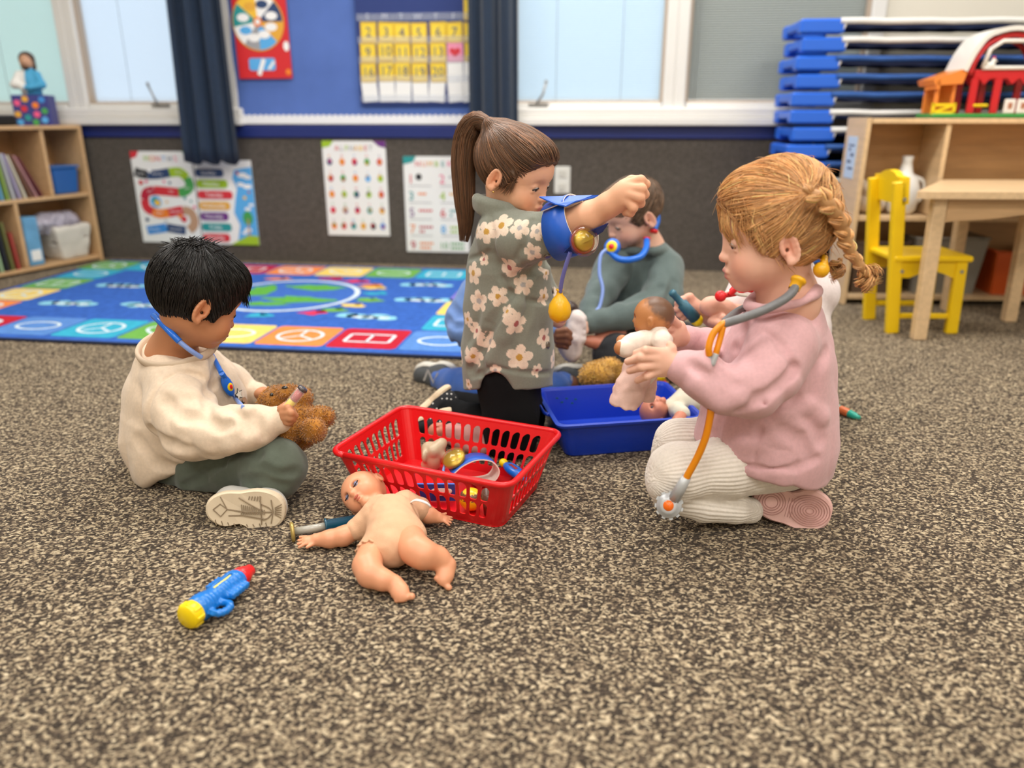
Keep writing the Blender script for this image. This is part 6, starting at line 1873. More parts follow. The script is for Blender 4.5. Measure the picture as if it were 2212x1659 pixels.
# sweatshirt
CREAM = fleece('cream_sweatshirt', (228, 206, 182))
S = Solid(0.022)
S.chain(WS((376, 795, 1.485, 74), (390, 868, 1.495, 112), (398, 945, 1.49, 118), (402, 985, 1.475, 108)), k=0.03)
S.chain(WS((405, 800, 1.44, 62), (440, 830, 1.50, 62), (465, 860, 1.52, 58)), k=0.03)
S.plane(at(340, 1030, 1.48), at(330, 1100, 1.44) - at(300, 1000, 1.46) + np.array([0.05, 0, -0.055]), k=0.02)
S.ell(at(388, 735, 1.455), np.array([0.064, 0.062, 0.034]), frame(unit((0.95, 0, -0.2)), (0.15, -0.05, 1)), op='s', k=0.006)
S.chain(WS((372, 822, 1.425, 60), (388, 880, 1.375, 70), (418, 928, 1.335, 66), (470, 935, 1.318, 54), (535, 922, 1.318, 47), (558, 918, 1.325, 43)), k=0.009)
S.chain(WS((566, 916, 1.326, 30), (602, 905, 1.332, 29)), k=0.006)
S.chain(WS((440, 808, 1.56, 56), (500, 842, 1.615, 46), (530, 852, 1.62, 36)), k=0.016); S.chain(WS((536, 851, 1.615, 27), (556, 850, 1.605, 25)), k=0.005)
groove(S, [(345, 805), (352, 825), (332, 850), (322, 885), (324, 905)], 0.006, 0.0022, k=0.004)
groove(S, [(352, 825), (385, 805), (430, 812), (438, 818)], 0.006, 0.0022, k=0.004)
groove(S, [(352, 738), (370, 775), (372, 800)], 0.004, 0.0012, k=0.002)
for pl2, w, dpt in (([(445, 870), (452, 905), (478, 925), (500, 918)], 0.012, 0.006), ([(505, 880), (528, 905), (535, 935)], 0.010, 0.006), ([(548, 890), (560, 912), (566, 945)], 0.006, 0.005), ([(330, 930), (380, 965), (450, 985)], 0.012, 0.006),
                    ([(300, 950), (340, 1000), (400, 1010)], 0.012, 0.005), ([(462, 780), (458, 830), (440, 860)], 0.012, 0.006), ([(360, 870), (400, 900), (430, 905)], 0.014, 0.005)):
    groove(S, pl2, w, dpt, k=0.012)
for pl2, w, hh in (([(470, 895), (500, 880), (540, 885)], 0.012, 0.004), ([(420, 975), (500, 965), (545, 945)], 0.012, 0.004), ([(385, 845), (420, 850), (440, 870)], 0.012, 0.003)):
    ridge(S, pl2, w, hh)
S.disp = cloth_noise(0.0040, 19, 0.0016, 46, (1, 1, 0.7))
sw = solid_obj('sweatshirt', S, 0.0028, CREAM, pl_)
# rib collar, cuffs
RIB = mat('cream_rib', (222, 200, 176), 0.95, bump=0.5, bscale=700, spec=0.1, stretch=(3, 3, 0.4))
cc_ = at(384, 748, 1.46); cu, cv = unit(at(462, 752, 1.46) - at(302, 742, 1.49)), None
cn = unit(np.cross(cu, (0.05, 1, 0.12))); cv = unit(np.cross(cn, cu))
rad_u = 0.5 * np.linalg.norm(at(460, 752, 1.46) - at(306, 744, 1.49))
ring = [cc_ + cu * math.cos(a) * rad_u * 0.97 + cv * math.sin(a) * 0.066 + np.array([0, 0, -0.012]) * math.sin(-a) for a in np.linspace(0, 6.2832, 49)]
q = MB(); q.tube(ring, 0.0050, 10, flat=1.8); q.build('collar', RIB, sw, world=False)
sw.children[-1].location = -np.array(pl_.location)
# small printed star on the chest
pz = S.hit([(514, 852)])[0]; nz = normals_at(S, pz[None])[0]
u_ = unit(np.cross((0, 0, 1), nz)); v_ = np.cross(nz, u_)
q = MB()
star = lambda r0, r1, rot: [(r_ * math.cos(a), r_ * math.sin(a)) for a, r_ in [(rot + i * math.pi / 5, r0 if i % 2 == 0 else r1) for i in range(10)]]
flat(q, star(0.015, 0.007, 0.4), pz + nz * 0.0022, u_, v_, 0); flat(q, star(0.0115, 0.0055, 0.4), pz + nz * 0.0030, u_, v_, 1); flat(q, star(0.010, 0.004, 0.1), pz + nz * 0.0030 - v_ * 0.022 + u_ * 0.004, u_, v_, 0); flat(q, circ(0.012, -0.020, 0.010, n=12), pz + nz * 0.0022, u_, v_, 2)
q.build('chest_print', [mat('print_black', (30, 28, 28), 0.7), mat('print_cream', (244, 236, 220), 0.7), mat('print_tan', (206, 158, 110), 0.7)], pl_, world=True, kind='stuff')
# trousers
OLIVE = fleece('olive_trousers', (92, 100, 88))
T = Solid(0.022)
T.chain(WS((420, 1000, 1.47, 82), (450, 1015, 1.44, 66)), k=0.03)
T.chain(WS((440, 1012, 1.42, 62), (520, 1000, 1.38, 60), (588, 1003, 1.335, 60), (606, 1008, 1.315, 54)), k=0.022)
T.chain(WS((608, 1010, 1.325, 50), (598, 1032, 1.318, 44), (578, 1050, 1.312, 36), (560, 1058, 1.31, 31)), k=0.018)
T.chain(WS((440, 990, 1.55, 60), (540, 985, 1.57, 55), (600, 985, 1.555, 50), (560, 1010, 1.47, 42)), k=0.022)
T.plane((0, 0, 0.001), (0, 0, -1)); 
for pl2, w, dpt in (([(500, 968), (480, 1000), (440, 1030), (400, 1050)], 0.010, 0.006), ([(560, 1010), (600, 1025), (640, 1020)], 0.010, 0.003), ([(530, 1040), (570, 1035), (610, 1050)], 0.010, 0.004), ([(470, 985), (520, 975), (560, 985)], 0.010, 0.004), ([(545, 1050), (560, 1066), (590, 1075)], 0.008, 0.004)):
    groove(T, pl2, w, dpt, k=0.010)
T.disp = cloth_noise(0.0026, 20, 0.001, 55)
solid_obj('trousers', T, 0.0028, OLIVE, pl_)
# shoes
SOLE = mat('cream_sole', (222, 204, 176), 0.7, var=0.05, vscale=40); UPPER = mat('grey_white_upper', (206, 204, 198), 0.8, var=0.05, vscale=60, bump=0.3, bscale=600); TREAD = mat('tread_groove', (150, 132, 108), 0.8)
def shoe_outline(n=44, ln=0.14, wd=0.062):
    P = []
    for i in range(n):
        a = 2 * math.pi * i / n
        x = math.cos(a); y = math.sin(a)
        w = wd * (0.50 + 0.065 * x - 0.17 * math.exp(-((x + 0.12) / 0.28) ** 2) * (1 if y < 0 else 0.35))
        yy = math.copysign(abs(y) ** 0.75, y)
        P.append((x * ln / 2, yy * w))
    return P
def shoe(par, c, ex, ey, ez, ln, wd, m_sole, m_up, m_groove, up_h=0.055, style='zig', sole_t=0.020, upper_cut=None, tilt=0.0):
    """sole lies in (ex, ey) at c, ez points from the tread up into the shoe"""
    c, ex, ey, ez = (np.asarray(k_, float) for k_ in (c, ex, ey, ez)); R = np.stack([ex, ey, ez], 1)
    O = np.array(shoe_outline(48, ln, wd))
    S_ = Solid(0.004)
    q_ = MB()
    lay = [(0.0, 0.94), (0.003, 1.0), (sole_t * 0.7, 1.02), (sole_t, 0.97), (sole_t, 0.3)]
    V, Fs = [], []; n_ = len(O)
    for z_, k_ in lay:
        toe = 0.006 * np.clip(O[:, 0] / (ln / 2), 0, 1) ** 2 + 0.003 * np.clip(-O[:, 0] / (ln / 2), 0, 1) ** 2
        V += [c + ex * x * k_ + ey * y * k_ + ez * (z_ + t_) for (x, y), t_ in zip(O, toe)]
    for i in range(len(lay) - 1):
        for k_ in range(n_): Fs.append((i * n_ + k_, i * n_ + (k_ + 1) % n_, (i + 1) * n_ + (k_ + 1) % n_, (i + 1) * n_ + k_))
    Fs += [tuple(reversed(range(n_)))]
    q_.add(V, Fs, 0, False); so_ = q_.build('sole', m_sole, par, world=True)
    g_ = MB()
    def line(pp, w_=0.0022):
        P_ = [c + ex * x * ln / 2 + ey * y * wd / 2 + ez * (-0.0004 + 0.006 * max(0, x) ** 2 + 0.003 * max(0, -x) ** 2) for x, y in pp]
        g_.tube(P_, w_ * 0.5, 5, cap=True, smooth=False)
    if style == 'zig':
        line([(-0.80, 0.0), (-0.62, 0.28), (-0.44, 0.05), (-0.60, -0.30), (-0.80, 0.0)]); line([(-0.62, 0.62), (-0.44, 0.05)]); line([(-0.44, 0.05), (0.05, -0.05), (0.72, -0.02)]); line([(-0.40, -0.25), (-0.05, -0.20), (0.50, -0.35)])
        line([(-0.15, 0.62), (0.10, 0.35), (0.42, 0.05)]); line([(0.38, 0.72), (0.42, 0.05), (0.44, -0.62)]); line([(0.42, 0.35), (0.60, 0.20), (0.72, -0.02), (0.60, -0.30), (0.46, -0.40)]); line([(0.66, 0.55), (0.72, -0.02), (0.68, -0.55)])
        for i in range(12):
            x = -0.08 + i * 0.052; line([(x, -0.16 + 0.0 * i), (x + 0.02, -0.03)], 0.0018); line([(x + 0.02, 0.02), (x + 0.0, 0.30 - 0.02 * i)], 0.0018)
        for i in range(9): line([(-0.74 + i * 0.16, -0.46 - 0.16 * math.sin(i / 9 * 3.1)), (-0.70 + i * 0.16, -0.72)], 0.0018)
        for i in range(5): line([(0.10 + i * 0.07, 0.44 + 0.1 * (1 - i / 5)), (0.12 + i * 0.07, 0.70)], 0.0018)
        for i in range(6): line([(0.76, -0.12 + i * 0.06), (0.93, -0.30 + i * 0.13)], 0.0018)
    else:
        for (x0, rs, asp) in ((0.42, (0.10, 0.17, 0.24, 0.31, 0.38, 0.45, 0.52), 1.25), (-0.56, (0.16, 0.22, 0.29, 0.35), 1.55)):
            for r_ in rs: line([(x0 + r_ * math.cos(a), asp * r_ * math.sin(a) * 1.08) for a in np.linspace(0, 6.2832, 33)], 0.0016)
        for i in range(5): line([(-0.16 + i * 0.035, 0.50), (-0.15 + i * 0.035, -0.4)], 0.0010) if i % 2 == 0 else None
    g_.build('tread_lines', m_groove, so_, kind='stuff'); so_.children[-1].location = -np.array(par.location)
    U = Solid(0.014)
    U.ell(c + ex * ln * 0.24 + ez * (sole_t + 0.010), (ln * 0.27, wd * 0.47, up_h * 0.42), R); U.ell(c - ex * ln * 0.12 + ez * (sole_t + 0.016), (ln * 0.30, wd * 0.43, up_h * 0.55), R); U.ell(c - ex * ln * 0.28 + ez * (sole_t + 0.020), (ln * 0.19, wd * 0.41, up_h * 0.62), R)
    U.plane(c + ez * sole_t * 0.6, -ez, k=0.002)
    up_ = solid_obj('upper', U, 0.0026, m_up, par)
    return so_, up_
fx = unit(at(612, 1112, 1.225) - at(448, 1106, 1.215)); fz = unit(np.array([-0.06, 0.93, -0.20])); fz = unit(fz - fx * (fz @ fx)); fy = np.cross(fz, fx)
so_, up_ = shoe(pl_, at(528, 1104, 1.232), fx, -fy, fz, 0.138, 0.079, SOLE, UPPER, TREAD)
b0 = min((so_.matrix_world.to_translation().z, 0))
q = MB()
for (x, y) in ((-0.02, 0.036), (-0.005, 0.036), (0.010, 0.034)): q.box(at(528, 1104, 1.232) + fx * x + fy * y + fz * 0.032, (0.012, 0.0015, 0.010), np.stack([fx, fy, fz], 1))
q.build('side_stripe', mat('shoe_black', (30, 30, 32), 0.6), pl_, world=True, kind='stuff')
# blue stethoscope of the boy
STB = plastic('stetho_blue', (24, 110, 220), 0.3); STL = mat('stetho_tube_blue', (132, 160, 226), 0.35)
st_ = thing('stethoscope', 'blue toy stethoscope round the neck of the boy in cream', 'stethoscope', tuple(at(480, 820, 1.42) * np.array([1, 1, 0])))
pipe('ear_tube', [(332, 682, 1.43), (345, 694, 1.405), (372, 722, 1.385), (388, 738, 1.382)], 0.0062, STB, st_)
pipe('ear_tube', [(384, 735, 1.382), (410, 756, 1.385), (435, 772, 1.40)], 0.0048, STL, st_)
pipe('ear_tube', [(445, 748, 1.50), (462, 775, 1.47), (478, 805, 1.42)], 0.0050, STB, st_)
o3 = S.hit([(478, 812), (490, 838), (505, 862), (522, 880)])
cp, n_ = o3[1], normals_at(S, o3[1:2])[0]
tl_ = unit(o3[2] - o3[0])
q = MB(); Rr = np.stack([tl_, np.cross(n_, tl_), n_], 1); q.sphere(cp + n_ * 0.006 - tl_ * 0.006, (0.027, 0.0125, 0.007), R=Rr); hd = q.build('head_disc', STB, st_, world=True)
q = MB(); q.sphere(cp + n_ * 0.0105 - tl_ * 0.004, (0.011, 0.0078, 0.004), R=Rr); q.build('yellow_face', SQY, st_, world=True)
q = MB(); q.sphere(cp + n_ * 0.0125 - tl_ * 0.004, (0.0065, 0.0045, 0.0032), R=Rr); q.build('red_dot', SQR, st_, world=True)
q = MB(); q.tube([o3[1] + n_ * 0.006 + tl_ * 0.012, o3[2] + n_ * 0.006, o3[3] + n_ * 0.004], 0.0042, 8); q.build('tube', STL, st_, world=True)
q = MB(); q.tube([at(478, 805, 1.42), o3[0] + n_ * 0.007, cp + n_ * 0.006], 0.0055, 8); q.build('yoke', STB, st_, world=True)

# teddy bear in his hands
FUR = mat('teddy_fur', attr=True, rough=0.9, spec=0.1, sheen=0.4)
def plush(name, label, base, forms, rgb, nfur, ln, h=0.0032, lenr=0.0007, curl=0.0, seed=3):
    rg = np.random.default_rng(seed)
    t_ = thing(name, label, 'teddy bear', tuple(np.asarray(base) * np.array([1, 1, 0])))
    S_ = Solid(0.008)
    for (px, py, Y, rx, ry, rz) in forms:
        p = at(px, py, Y); m = mpp(p); S_.ell(p, (rx * m, ry * m, rz * m))
    V, Q = S_.mesh(h)
    N = S_.grad(V)
    b = np.array(lin(rgb), np.float32)
    ix = rg.integers(0, len(V), nfur)
    d = N[ix] + rg.normal(0, 0.45 + curl, (nfur, 3)) + np.array([0.2, -0.1, -0.35])
    d = d / np.linalg.norm(d, axis=1, keepdims=True)
    path = [V[ix] - N[ix] * 0.001]
    for k in range(3):
        d = d + rg.normal(0, 0.25 + curl, (nfur, 3)); d /= np.linalg.norm(d, axis=1, keepdims=True); path.append(path[-1] + d * ln / 3)
    sv, sq, sid = strand_mesh(np.stack(path, 1).astype(np.float32), lenr)
    mul = np.exp(rg.normal(0, 0.25, nfur))[sid][:, None]
    cv_ = 0.8 + 0.25 * vnoise(V * 60)[:, None]
    mesh_np('plush_body', np.concatenate([V, sv]), np.concatenate([Q, sq + len(V)]), FUR, t_, np.concatenate([b * cv_, np.clip(b * mul, 0, 1)]))
    return t_, S_
td, TS = plush('teddy_bear', 'brown plush teddy bear lying on cream boy lap', at(630, 920, 1.40),
     [(600, 862, 1.44, 36, 40, 27), (618, 848, 1.42, 20, 20, 14), (648, 858, 1.44, 26, 26, 22), (628, 842, 1.46, 14, 10, 12), (640, 905, 1.42, 44, 48, 36), (690, 898, 1.40, 30, 22, 19), (705, 903, 1.40, 16, 18, 17),
      (612, 930, 1.37, 42, 40, 34), (676, 928, 1.355, 28, 28, 27), (625, 952, 1.40, 52, 40, 18), (575, 872, 1.45, 18, 18, 18)], (180, 120, 48), 5200, 0.0065)
e_ = TS.hit([(587, 853), (630, 842), (615, 838)]); q = MB(); q.sphere(e_[0], 0.0042); q.build('eye', mat('bead_black', (20, 16, 14), 0.15, coat=0.6), td, world=True)
q = MB(); q.sphere(e_[2], (0.006, 0.004, 0.004)); q.build('nose', mat('bead_black', (20, 16, 14), 0.15), td, world=True)
# clear tube syringe with yellow and red filling
a, b_ = at(612, 890, 1.325), at(652, 842, 1.335)
t = thing('toy_syringe', 'clear tube with yellow and red filling in boy hand', 'toy syringe', tuple(a * np.array([1, 1, 0])))
d = unit(b_ - a); L_ = np.linalg.norm(b_ - a)
q = MB(); q.lathe([(0, 0.0005), (0, 0.0072), (L_ * 0.52, 0.0072), (L_ * 0.52, 0.0005)], a, d); q.build('yellow_filling', mat('filling_yellow', (240, 206, 30), 0.4), t, world=True)
q = MB(); q.lathe([(0, 0.0005), (0, 0.0070), (L_ * 0.40, 0.0070), (L_ * 0.40, 0.0005)], a + d * L_ * 0.54, d); q.build('red_filling', mat('filling_red', (200, 66, 66), 0.4), t, world=True)
q = MB(); q.lathe([(-0.004, 0.0095), (L_ * 0.99, 0.0095), (L_, 0.0088)], a, d, n=28); q.build('clear_barrel', mat('clear_barrel', (236, 232, 226), 0.08, alpha=0.22, coat=0.5), t, world=True)
q = MB(); q.lathe([(0, 0.0095), (0.003, 0.0100), (0.006, 0.0085), (0.006, 0.0005)], a + d * L_ * 0.985, d); q.build('end_cap', mat('dark_clear', (70, 60, 60), 0.2, coat=0.4), t, world=True)
# ================================================================== GIRL WITH PONYTAIL
rng = np.random.default_rng(2)
pk = person('girl with brown ponytail in daisy print jacket, kneeling with raised arm', 1095, 975)
kf = frame(unit((0.835, -0.44, -0.33)))
ks = 0.86
ear = at(1068, 388, 1.555)
kc = ear - kf @ (np.array([-0.010, -0.076, -0.024]) * ks)
B = Solid(0.010)
Lk = head_form(B, kc, kf, ks, neck=(at(1080, 470, 1.61), 0.033))
B.chain(WS((1084, 490, 1.61, 30), (1098, 560, 1.61, 66), (1100, 700, 1.61, 68), (1100, 820, 1.62, 60)), k=0.03)
B.chain(WS((1095, 515, 1.57, 22), (1165, 504, 1.505, 23), (1225, 489, 1.465, 34), (1270, 470, 1.44, 30), (1318, 441, 1.42, 23), (1340, 428, 1.412, 22)), k=0.02)
B.chain(WS((1110, 510, 1.68, 32), (1150, 620, 1.72, 26), (1205, 690, 1.72, 18)), k=0.02)
B.chain(WS((1100, 820, 1.59, 40), (1105, 930, 1.565, 30), (1030, 905, 1.64, 20), (975, 888, 1.69, 14)), k=0.02)
B.chain(WS((1110, 820, 1.66, 40), (1120, 920, 1.66, 30), (1040, 882, 1.73, 20), (980, 868, 1.775, 14)), k=0.02)
# raised fist: palm then curled fingers
B.ell(at(1352, 420, 1.408), np.array([0.027, 0.022, 0.026]), frame(unit(at(1390, 405, 1.40) - at(1330, 432, 1.412))), k=0.012)
fingers(B, [[(1360, 396, 1.405, 11), (1384, 389, 1.400, 10.5), (1395, 398, 1.408, 9.5), (1386, 409, 1.418, 8.5)],
            [(1362, 407, 1.397, 11.5), (1386, 408, 1.390, 11), (1393, 420, 1.400, 9.5), (1381, 427, 1.412, 8.5)],
            [(1360, 421, 1.392, 11.5), (1382, 427, 1.387, 11), (1384, 439, 1.397, 9.5), (1372, 443, 1.410, 8.5)],
            [(1355, 436, 1.394, 11), (1368, 449, 1.390, 10), (1362, 460, 1.398, 9), (1352, 460, 1.408, 8)],
            [(1345, 400, 1.425, 12), (1364, 390, 1.428, 11), (1380, 388, 1.424, 9.5)]], k=0.0035)
# other hand, at the bulb
B.ell(at(1207, 690, 1.715), (0.016, 0.015, 0.018), k=0.006)
V, Q = B.mesh(0.0021)
mesh_np('body', V, Q, SKIN, pk, skin_colour(V, (232, 176, 142), Lk, kf, kc, ks, (204, 116, 108), (0.06, -0.09, -0.09)))
eyes(Lk, kf, ks, pk, lash=(34, 24, 22), brow=(128, 92, 68), browr=0.0013)
q = MB(); ep = Lk(-0.002, -0.0795, -0.050); q.sphere(ep, 0.0022); q.build('earring', mat('gold_stud', (226, 190, 110), 0.25, metal=1.0), pk, world=True)
# hair drawn back to a high ponytail
tail0 = at(1057, 270, 1.62)
Hs = Solid(0.014)
Hs.ell(Lk(-0.013, 0, 0.016), np.array([0.097, 0.0785, 0.082]) * ks, kf)
Hs.ell(Lk(0.040, 0, 0.044), np.array([0.046, 0.060, 0.040]) * ks, kf, k=0.02)
Hs.ell(Lk(0.088, 0, -0.010), np.array([0.040, 0.075, 0.052]) * ks, kf, op='s', k=0.012)
Hs.ell(Lk(0.066, 0, -0.070), np.array([0.066, 0.12, 0.066]) * ks, kf, op='s', k=0.012)
for y in (-1, 1):
    Hs.ell(Lk(-0.008, y * 0.090, -0.034), np.array([0.024, 0.032, 0.036]) * ks, kf, op='s', k=0.006)
    Hs.ell(Lk(-0.020, y * 0.075, -0.092), np.array([0.055, 0.05, 0.046]) * ks, kf, op='s', k=0.012)
    Hs.cap(Lk(0.026, y * 0.066, 0.0), Lk(0.014, y * 0.0715, -0.030), 0.009 * ks, 0.003, k=0.008)
Hs.plane(Lk(-0.05, 0, -0.068), kf @ np.array([-0.15, 0, -1]))
Hs.cap(Lk(-0.070, 0, 0.066), tail0, 0.020, 0.012, k=0.02)
cap = Hs.mesh(0.003)
tv = tail0.astype(np.float32)
def fl_k(P): 
    d = tv - P; return d / (np.linalg.norm(d, axis=1, keepdims=True) + 1e-6)
sd = cap[0][rng.integers(0, len(cap[0]), 4200)]
st = hair_strands(Hs, sd, fl_k, 12, rng.uniform(0.008, 0.014, len(sd)), 0.0008, 0.003, rng, stop=tv, wob=0.05)
# flyaway fringe strands
fly = []
for i in range(0):
    y = rng.uniform(-0.055, 0.05); p0 = Lk(0.070 - abs(y) * 0.25 + rng.uniform(-.01, .006), y, 0.048 + rng.uniform(-.015, .012))
    d_ = kf @ np.array([0.006, -0.012 * np.sign(y + .02) * rng.uniform(.3, 1), -0.010]); fly.append([p0 + d_ * t_ * 0.7 + rng.normal(0, .0006, 3) for t_ in range(6)])
for i in range(90):
    p0 = Lk(0.030 + rng.uniform(-.01, .01), -0.068, -0.006 + rng.uniform(-.012, .02)); d_ = kf @ np.array([-0.003 + rng.uniform(-.004, .004), -0.0008, -0.008]); fly.append([p0 + d_ * t_ * 0.7 for t_ in range(6)])
ff = strand_mesh(np.array(fly, np.float32), 0.0007)
# the tail
tp = np.array([at(1057, 270, 1.62), at(1030, 262, 1.64), at(1008, 290, 1.65), at(1001, 350, 1.65), at(1003, 420, 1.645), at(1006, 480, 1.64), at(1000, 535, 1.64)])
tp = spline(tp, 30); m_ = len(tp)
Tl = Solid(0.010)
rads = np.interp(np.linspace(0, 1, m_), [0, 0.10, 0.25, 0.5, 0.75, 0.9, 1.0], [0.010, 0.016, 0.022, 0.024, 0.020, 0.013, 0.006])
Tl.chain([(p, r * 0.85) for p, r in zip(tp[:25:3], rads[:25:3] * np.linspace(1, 0.45, 9))])
tcap = Tl.mesh(0.003)
paths = []
for i in range(1500):
    a = rng.uniform(0, 6.28); rr_ = math.sqrt(rng.uniform(0.35, 1.15)); L_ = rng.uniform(0.72, 1.0) ** 0.6; tw = rng.normal(0, 0.4)
    u_ = np.array([1, 0, 0.0]); v_ = np.array([0, 1, 0.0]); k_ = []
    for t_ in np.linspace(0, L_, 12):
        j = min(int(t_ * (m_ - 1)), m_ - 1); T_ = unit(tp[min(j + 1, m_ - 1)] - tp[max(j - 1, 0)])
        u2 = unit(np.cross(T_, (0, 1, 0.2))); v2 = np.cross(T_, u2)
        k_.append(tp[j] + (u2 * math.cos(a + tw * t_) + v2 * math.sin(a + tw * t_)) * rads[j] * rr_ * (1 + 0.5 * max(0, t_ - 0.85)))
    paths.append(k_)
tl = strand_mesh(np.array(paths, np.float32), 0.0010)
hair_build('hair', [(cap[0], cap[1], None), st, ff, (tcap[0], tcap[1], None), tl], pk, (98, 70, 50), rng, 0.85, 0.33, (1.5, 1.35, 1.2))
q = MB(); u_ = unit(tp[3] - tp[0]); w_ = unit(np.cross(u_, (0, 1, 0))); z_ = np.cross(u_, w_); q.tube([tail0 + (w_ * math.cos(a) + z_ * math.sin(a)) * 0.0125 for a in np.linspace(0, 6.2832, 21)], 0.0030, 8); q.build('hair_tie', mat('white_elastic', (232, 228, 226), 0.6), pk, world=True)
# jacket
S = Solid(0.022)
S.chain(WS((1088, 500, 1.61, 58), (1098, 570, 1.612, 82), (1100, 660, 1.615, 90), (1098, 760, 1.62, 94), (1098, 860, 1.62, 97)), k=0.03)
S.plane(at(1100, 838, 1.60), at(1103, 900, 1.60) - at(1100, 838, 1.60) + np.array([0.0, -0.02, 0]), k=0.004)
S.ell(at(1072, 858, 1.52), np.array([0.034, 0.12, 0.052]), None, op='s', k=0.010)
S.ell(at(1078, 432, 1.60), np.array([0.046, 0.050, 0.040]), None, op='s', k=0.006)
S.chain(WS((1088, 510, 1.57, 60), (1125, 517, 1.54, 58), (1160, 510, 1.515, 50), (1196, 498, 1.49, 42)), k=0.012)
S.chain(WS((1112, 515, 1.67, 55), (1145, 600, 1.72, 42), (1190, 670, 1.73, 30)), k=0.012)
# stand collar
cc_ = at(1078, 462, 1.605); ring = [cc_ + np.array([math.cos(a) * 0.046, math.sin(a) * 0.048, 0.002 - 0.012 * math.cos(a)]) for a in np.linspace(0, 6.2832, 25)]
for zc_ in (0.0, 0.009, 0.018):
    for a_, b2 in zip(ring[:-1], ring[1:]): S.cap(a_ + np.array([0, 0, zc_]), b2 + np.array([0, 0, zc_]), 0.0058, k=0.010)
for pl2, w, dpt in (([(1012, 560), (1040, 552), (1064, 542)], 0.004, 0.0018), ([(1060, 470), (1062, 510), (1066, 550), (1085, 600), (1100, 640)], 0.006, 0.004), ([(1100, 640), (1070, 690), (1030, 760), (1015, 800)], 0.014, 0.010), ([(1145, 655), (1122, 720), (1112, 785)], 0.014, 0.006), ([(1130, 600), (1160, 580), (1190, 555)], 0.012, 0.007),
                    ([(1120, 560), (1135, 520), (1145, 480)], 0.008, 0.003), ([(1058, 700), (1046, 760), (1040, 810)], 0.010, 0.005), ([(1140, 575), (1140, 650), (1165, 652), (1190, 650)], 0.004, 0.0018), ([(1035, 650), (1030, 700), (1018, 740)], 0.010, 0.005),
                    ([(1068, 792), (1110, 802), (1150, 806), (1188, 805)], 0.0035, 0.0014), ([(1018, 815), (1040, 806), (1064, 786)], 0.0035, 0.0014)):
    groove(S, pl2, w, dpt, k=0.008)
for pl2, w, hh in (([(1090, 640), (1054, 705), (1018, 775)], 0.013, 0.006), ([(1118, 660), (1085, 730), (1060, 780)], 0.013, 0.004), ([(1100, 585), (1140, 560), (1185, 540)], 0.012, 0.004)): ridge(S, pl2, w, hh)
S.disp = cloth_noise(0.0030, 18, 0.0010, 50, (1, 1, 0.6))
V, Q = S.mesh(0.0022)
N = S.grad(V, 0.004)
Jc = np.tile(np.array(lin((134, 136, 124)), np.float32), (len(V), 1))
fpix = [(1083, 487, 27, .2, 0), (1122, 492, 22, 1.0, 2), (1022, 590, 25, .5, 0), (1100, 578, 24, 1.2, 1), (1160, 500, 18, .7, 2), (1116, 700, 26, .1, 1), (1122, 772, 28, .4, 0), (1060, 738, 24, .9, 2), (1022, 770, 22, .3, 0), (1030, 715, 19, 1.5, 1), (1035, 650, 24, .2, 2), (1075, 640, 22, 1.1, 0), (1095, 672, 16, .4, 0), (1050, 500, 24, .9, 0), (1030, 500, 18, .3, 0), (1175, 730, 24, .8, 1), (1130, 615, 22, .3, 2), (1175, 640, 20, .6, 0), (1045, 560, 14, .2, 1), (1010, 690, 18, .8, 0), (1150, 545, 20, .1, 2), (1180, 590, 16, .4, 0), (1070, 800, 14, .2, 2), (1012, 830, 14, .9, 0), (1160, 800, 14, .5, 1)]
FC = S.hit([(a, b) for a, b, *_ in fpix]); fl_ = [(p, r * 0.00098, ro, k_) for p, (_, _, r, ro, k_) in zip(FC, fpix)]
for _ in range(400):                                   # the print goes on round the back
    p = V[rng.integers(0, len(V))]
    if all(np.linalg.norm(p - q_[0]) > 0.052 for q_ in fl_): fl_.append((p, rng.uniform(0.019, 0.025), rng.uniform(0, 6), int(rng.integers(0, 3))))
petal = np.array(lin((236, 214, 194)), np.float32); cen = [np.array(lin(c_), np.float32) for c_ in ((196, 150, 70), (170, 92, 90), (176, 170, 168))]
for p, r_, ro, k_ in fl_:
    n_ = S.grad(np.asarray(p)[None], 0.004)[0]; u_ = unit(np.cross(n_, (0.1, 0.3, 1))); v_ = np.cross(n_, u_)
    D_ = V - p; d3 = np.linalg.norm(D_, axis=1); ix = np.nonzero((d3 < r_ * 1.3) & ((N @ n_) > 0.1))[0]
    x_, y_ = D_[ix] @ u_, D_[ix] @ v_; rd = np.hypot(x_, y_); th = np.arctan2(y_, x_) + ro
    lim = r_ * (0.50 + 0.50 * np.abs(np.cos(2.5 * th)) ** 0.55)
    Jc[ix[rd < lim]] = petal; Jc[ix[rd < r_ * 0.26]] = cen[k_]
JM = mat('daisy_fleece', attr=True, rough=0.95, var=0.06, vscale=300, bump=0.3, bscale=1200, sheen=0.25, spec=0.1)
jk = mesh_np('jacket', V, Q, JM, pk, Jc)
for px, py in ((1183, 553), (1193, 627), (1183, 745)):
    p = S.hit([(px, py)])[0]; n_ = normals_at(S, p[None])[0]; q = MB(); q.lathe([(-0.001, 0.0005), (-0.001, 0.0075), (0.002, 0.0075), (0.003, 0.005), (0.002, 0.0005)], p, n_, n=16); q.build('button', mat('snap_metal', (130, 122, 112), 0.3, metal=0.7), jk); jk.children[-1].location = -np.array(pk.location)
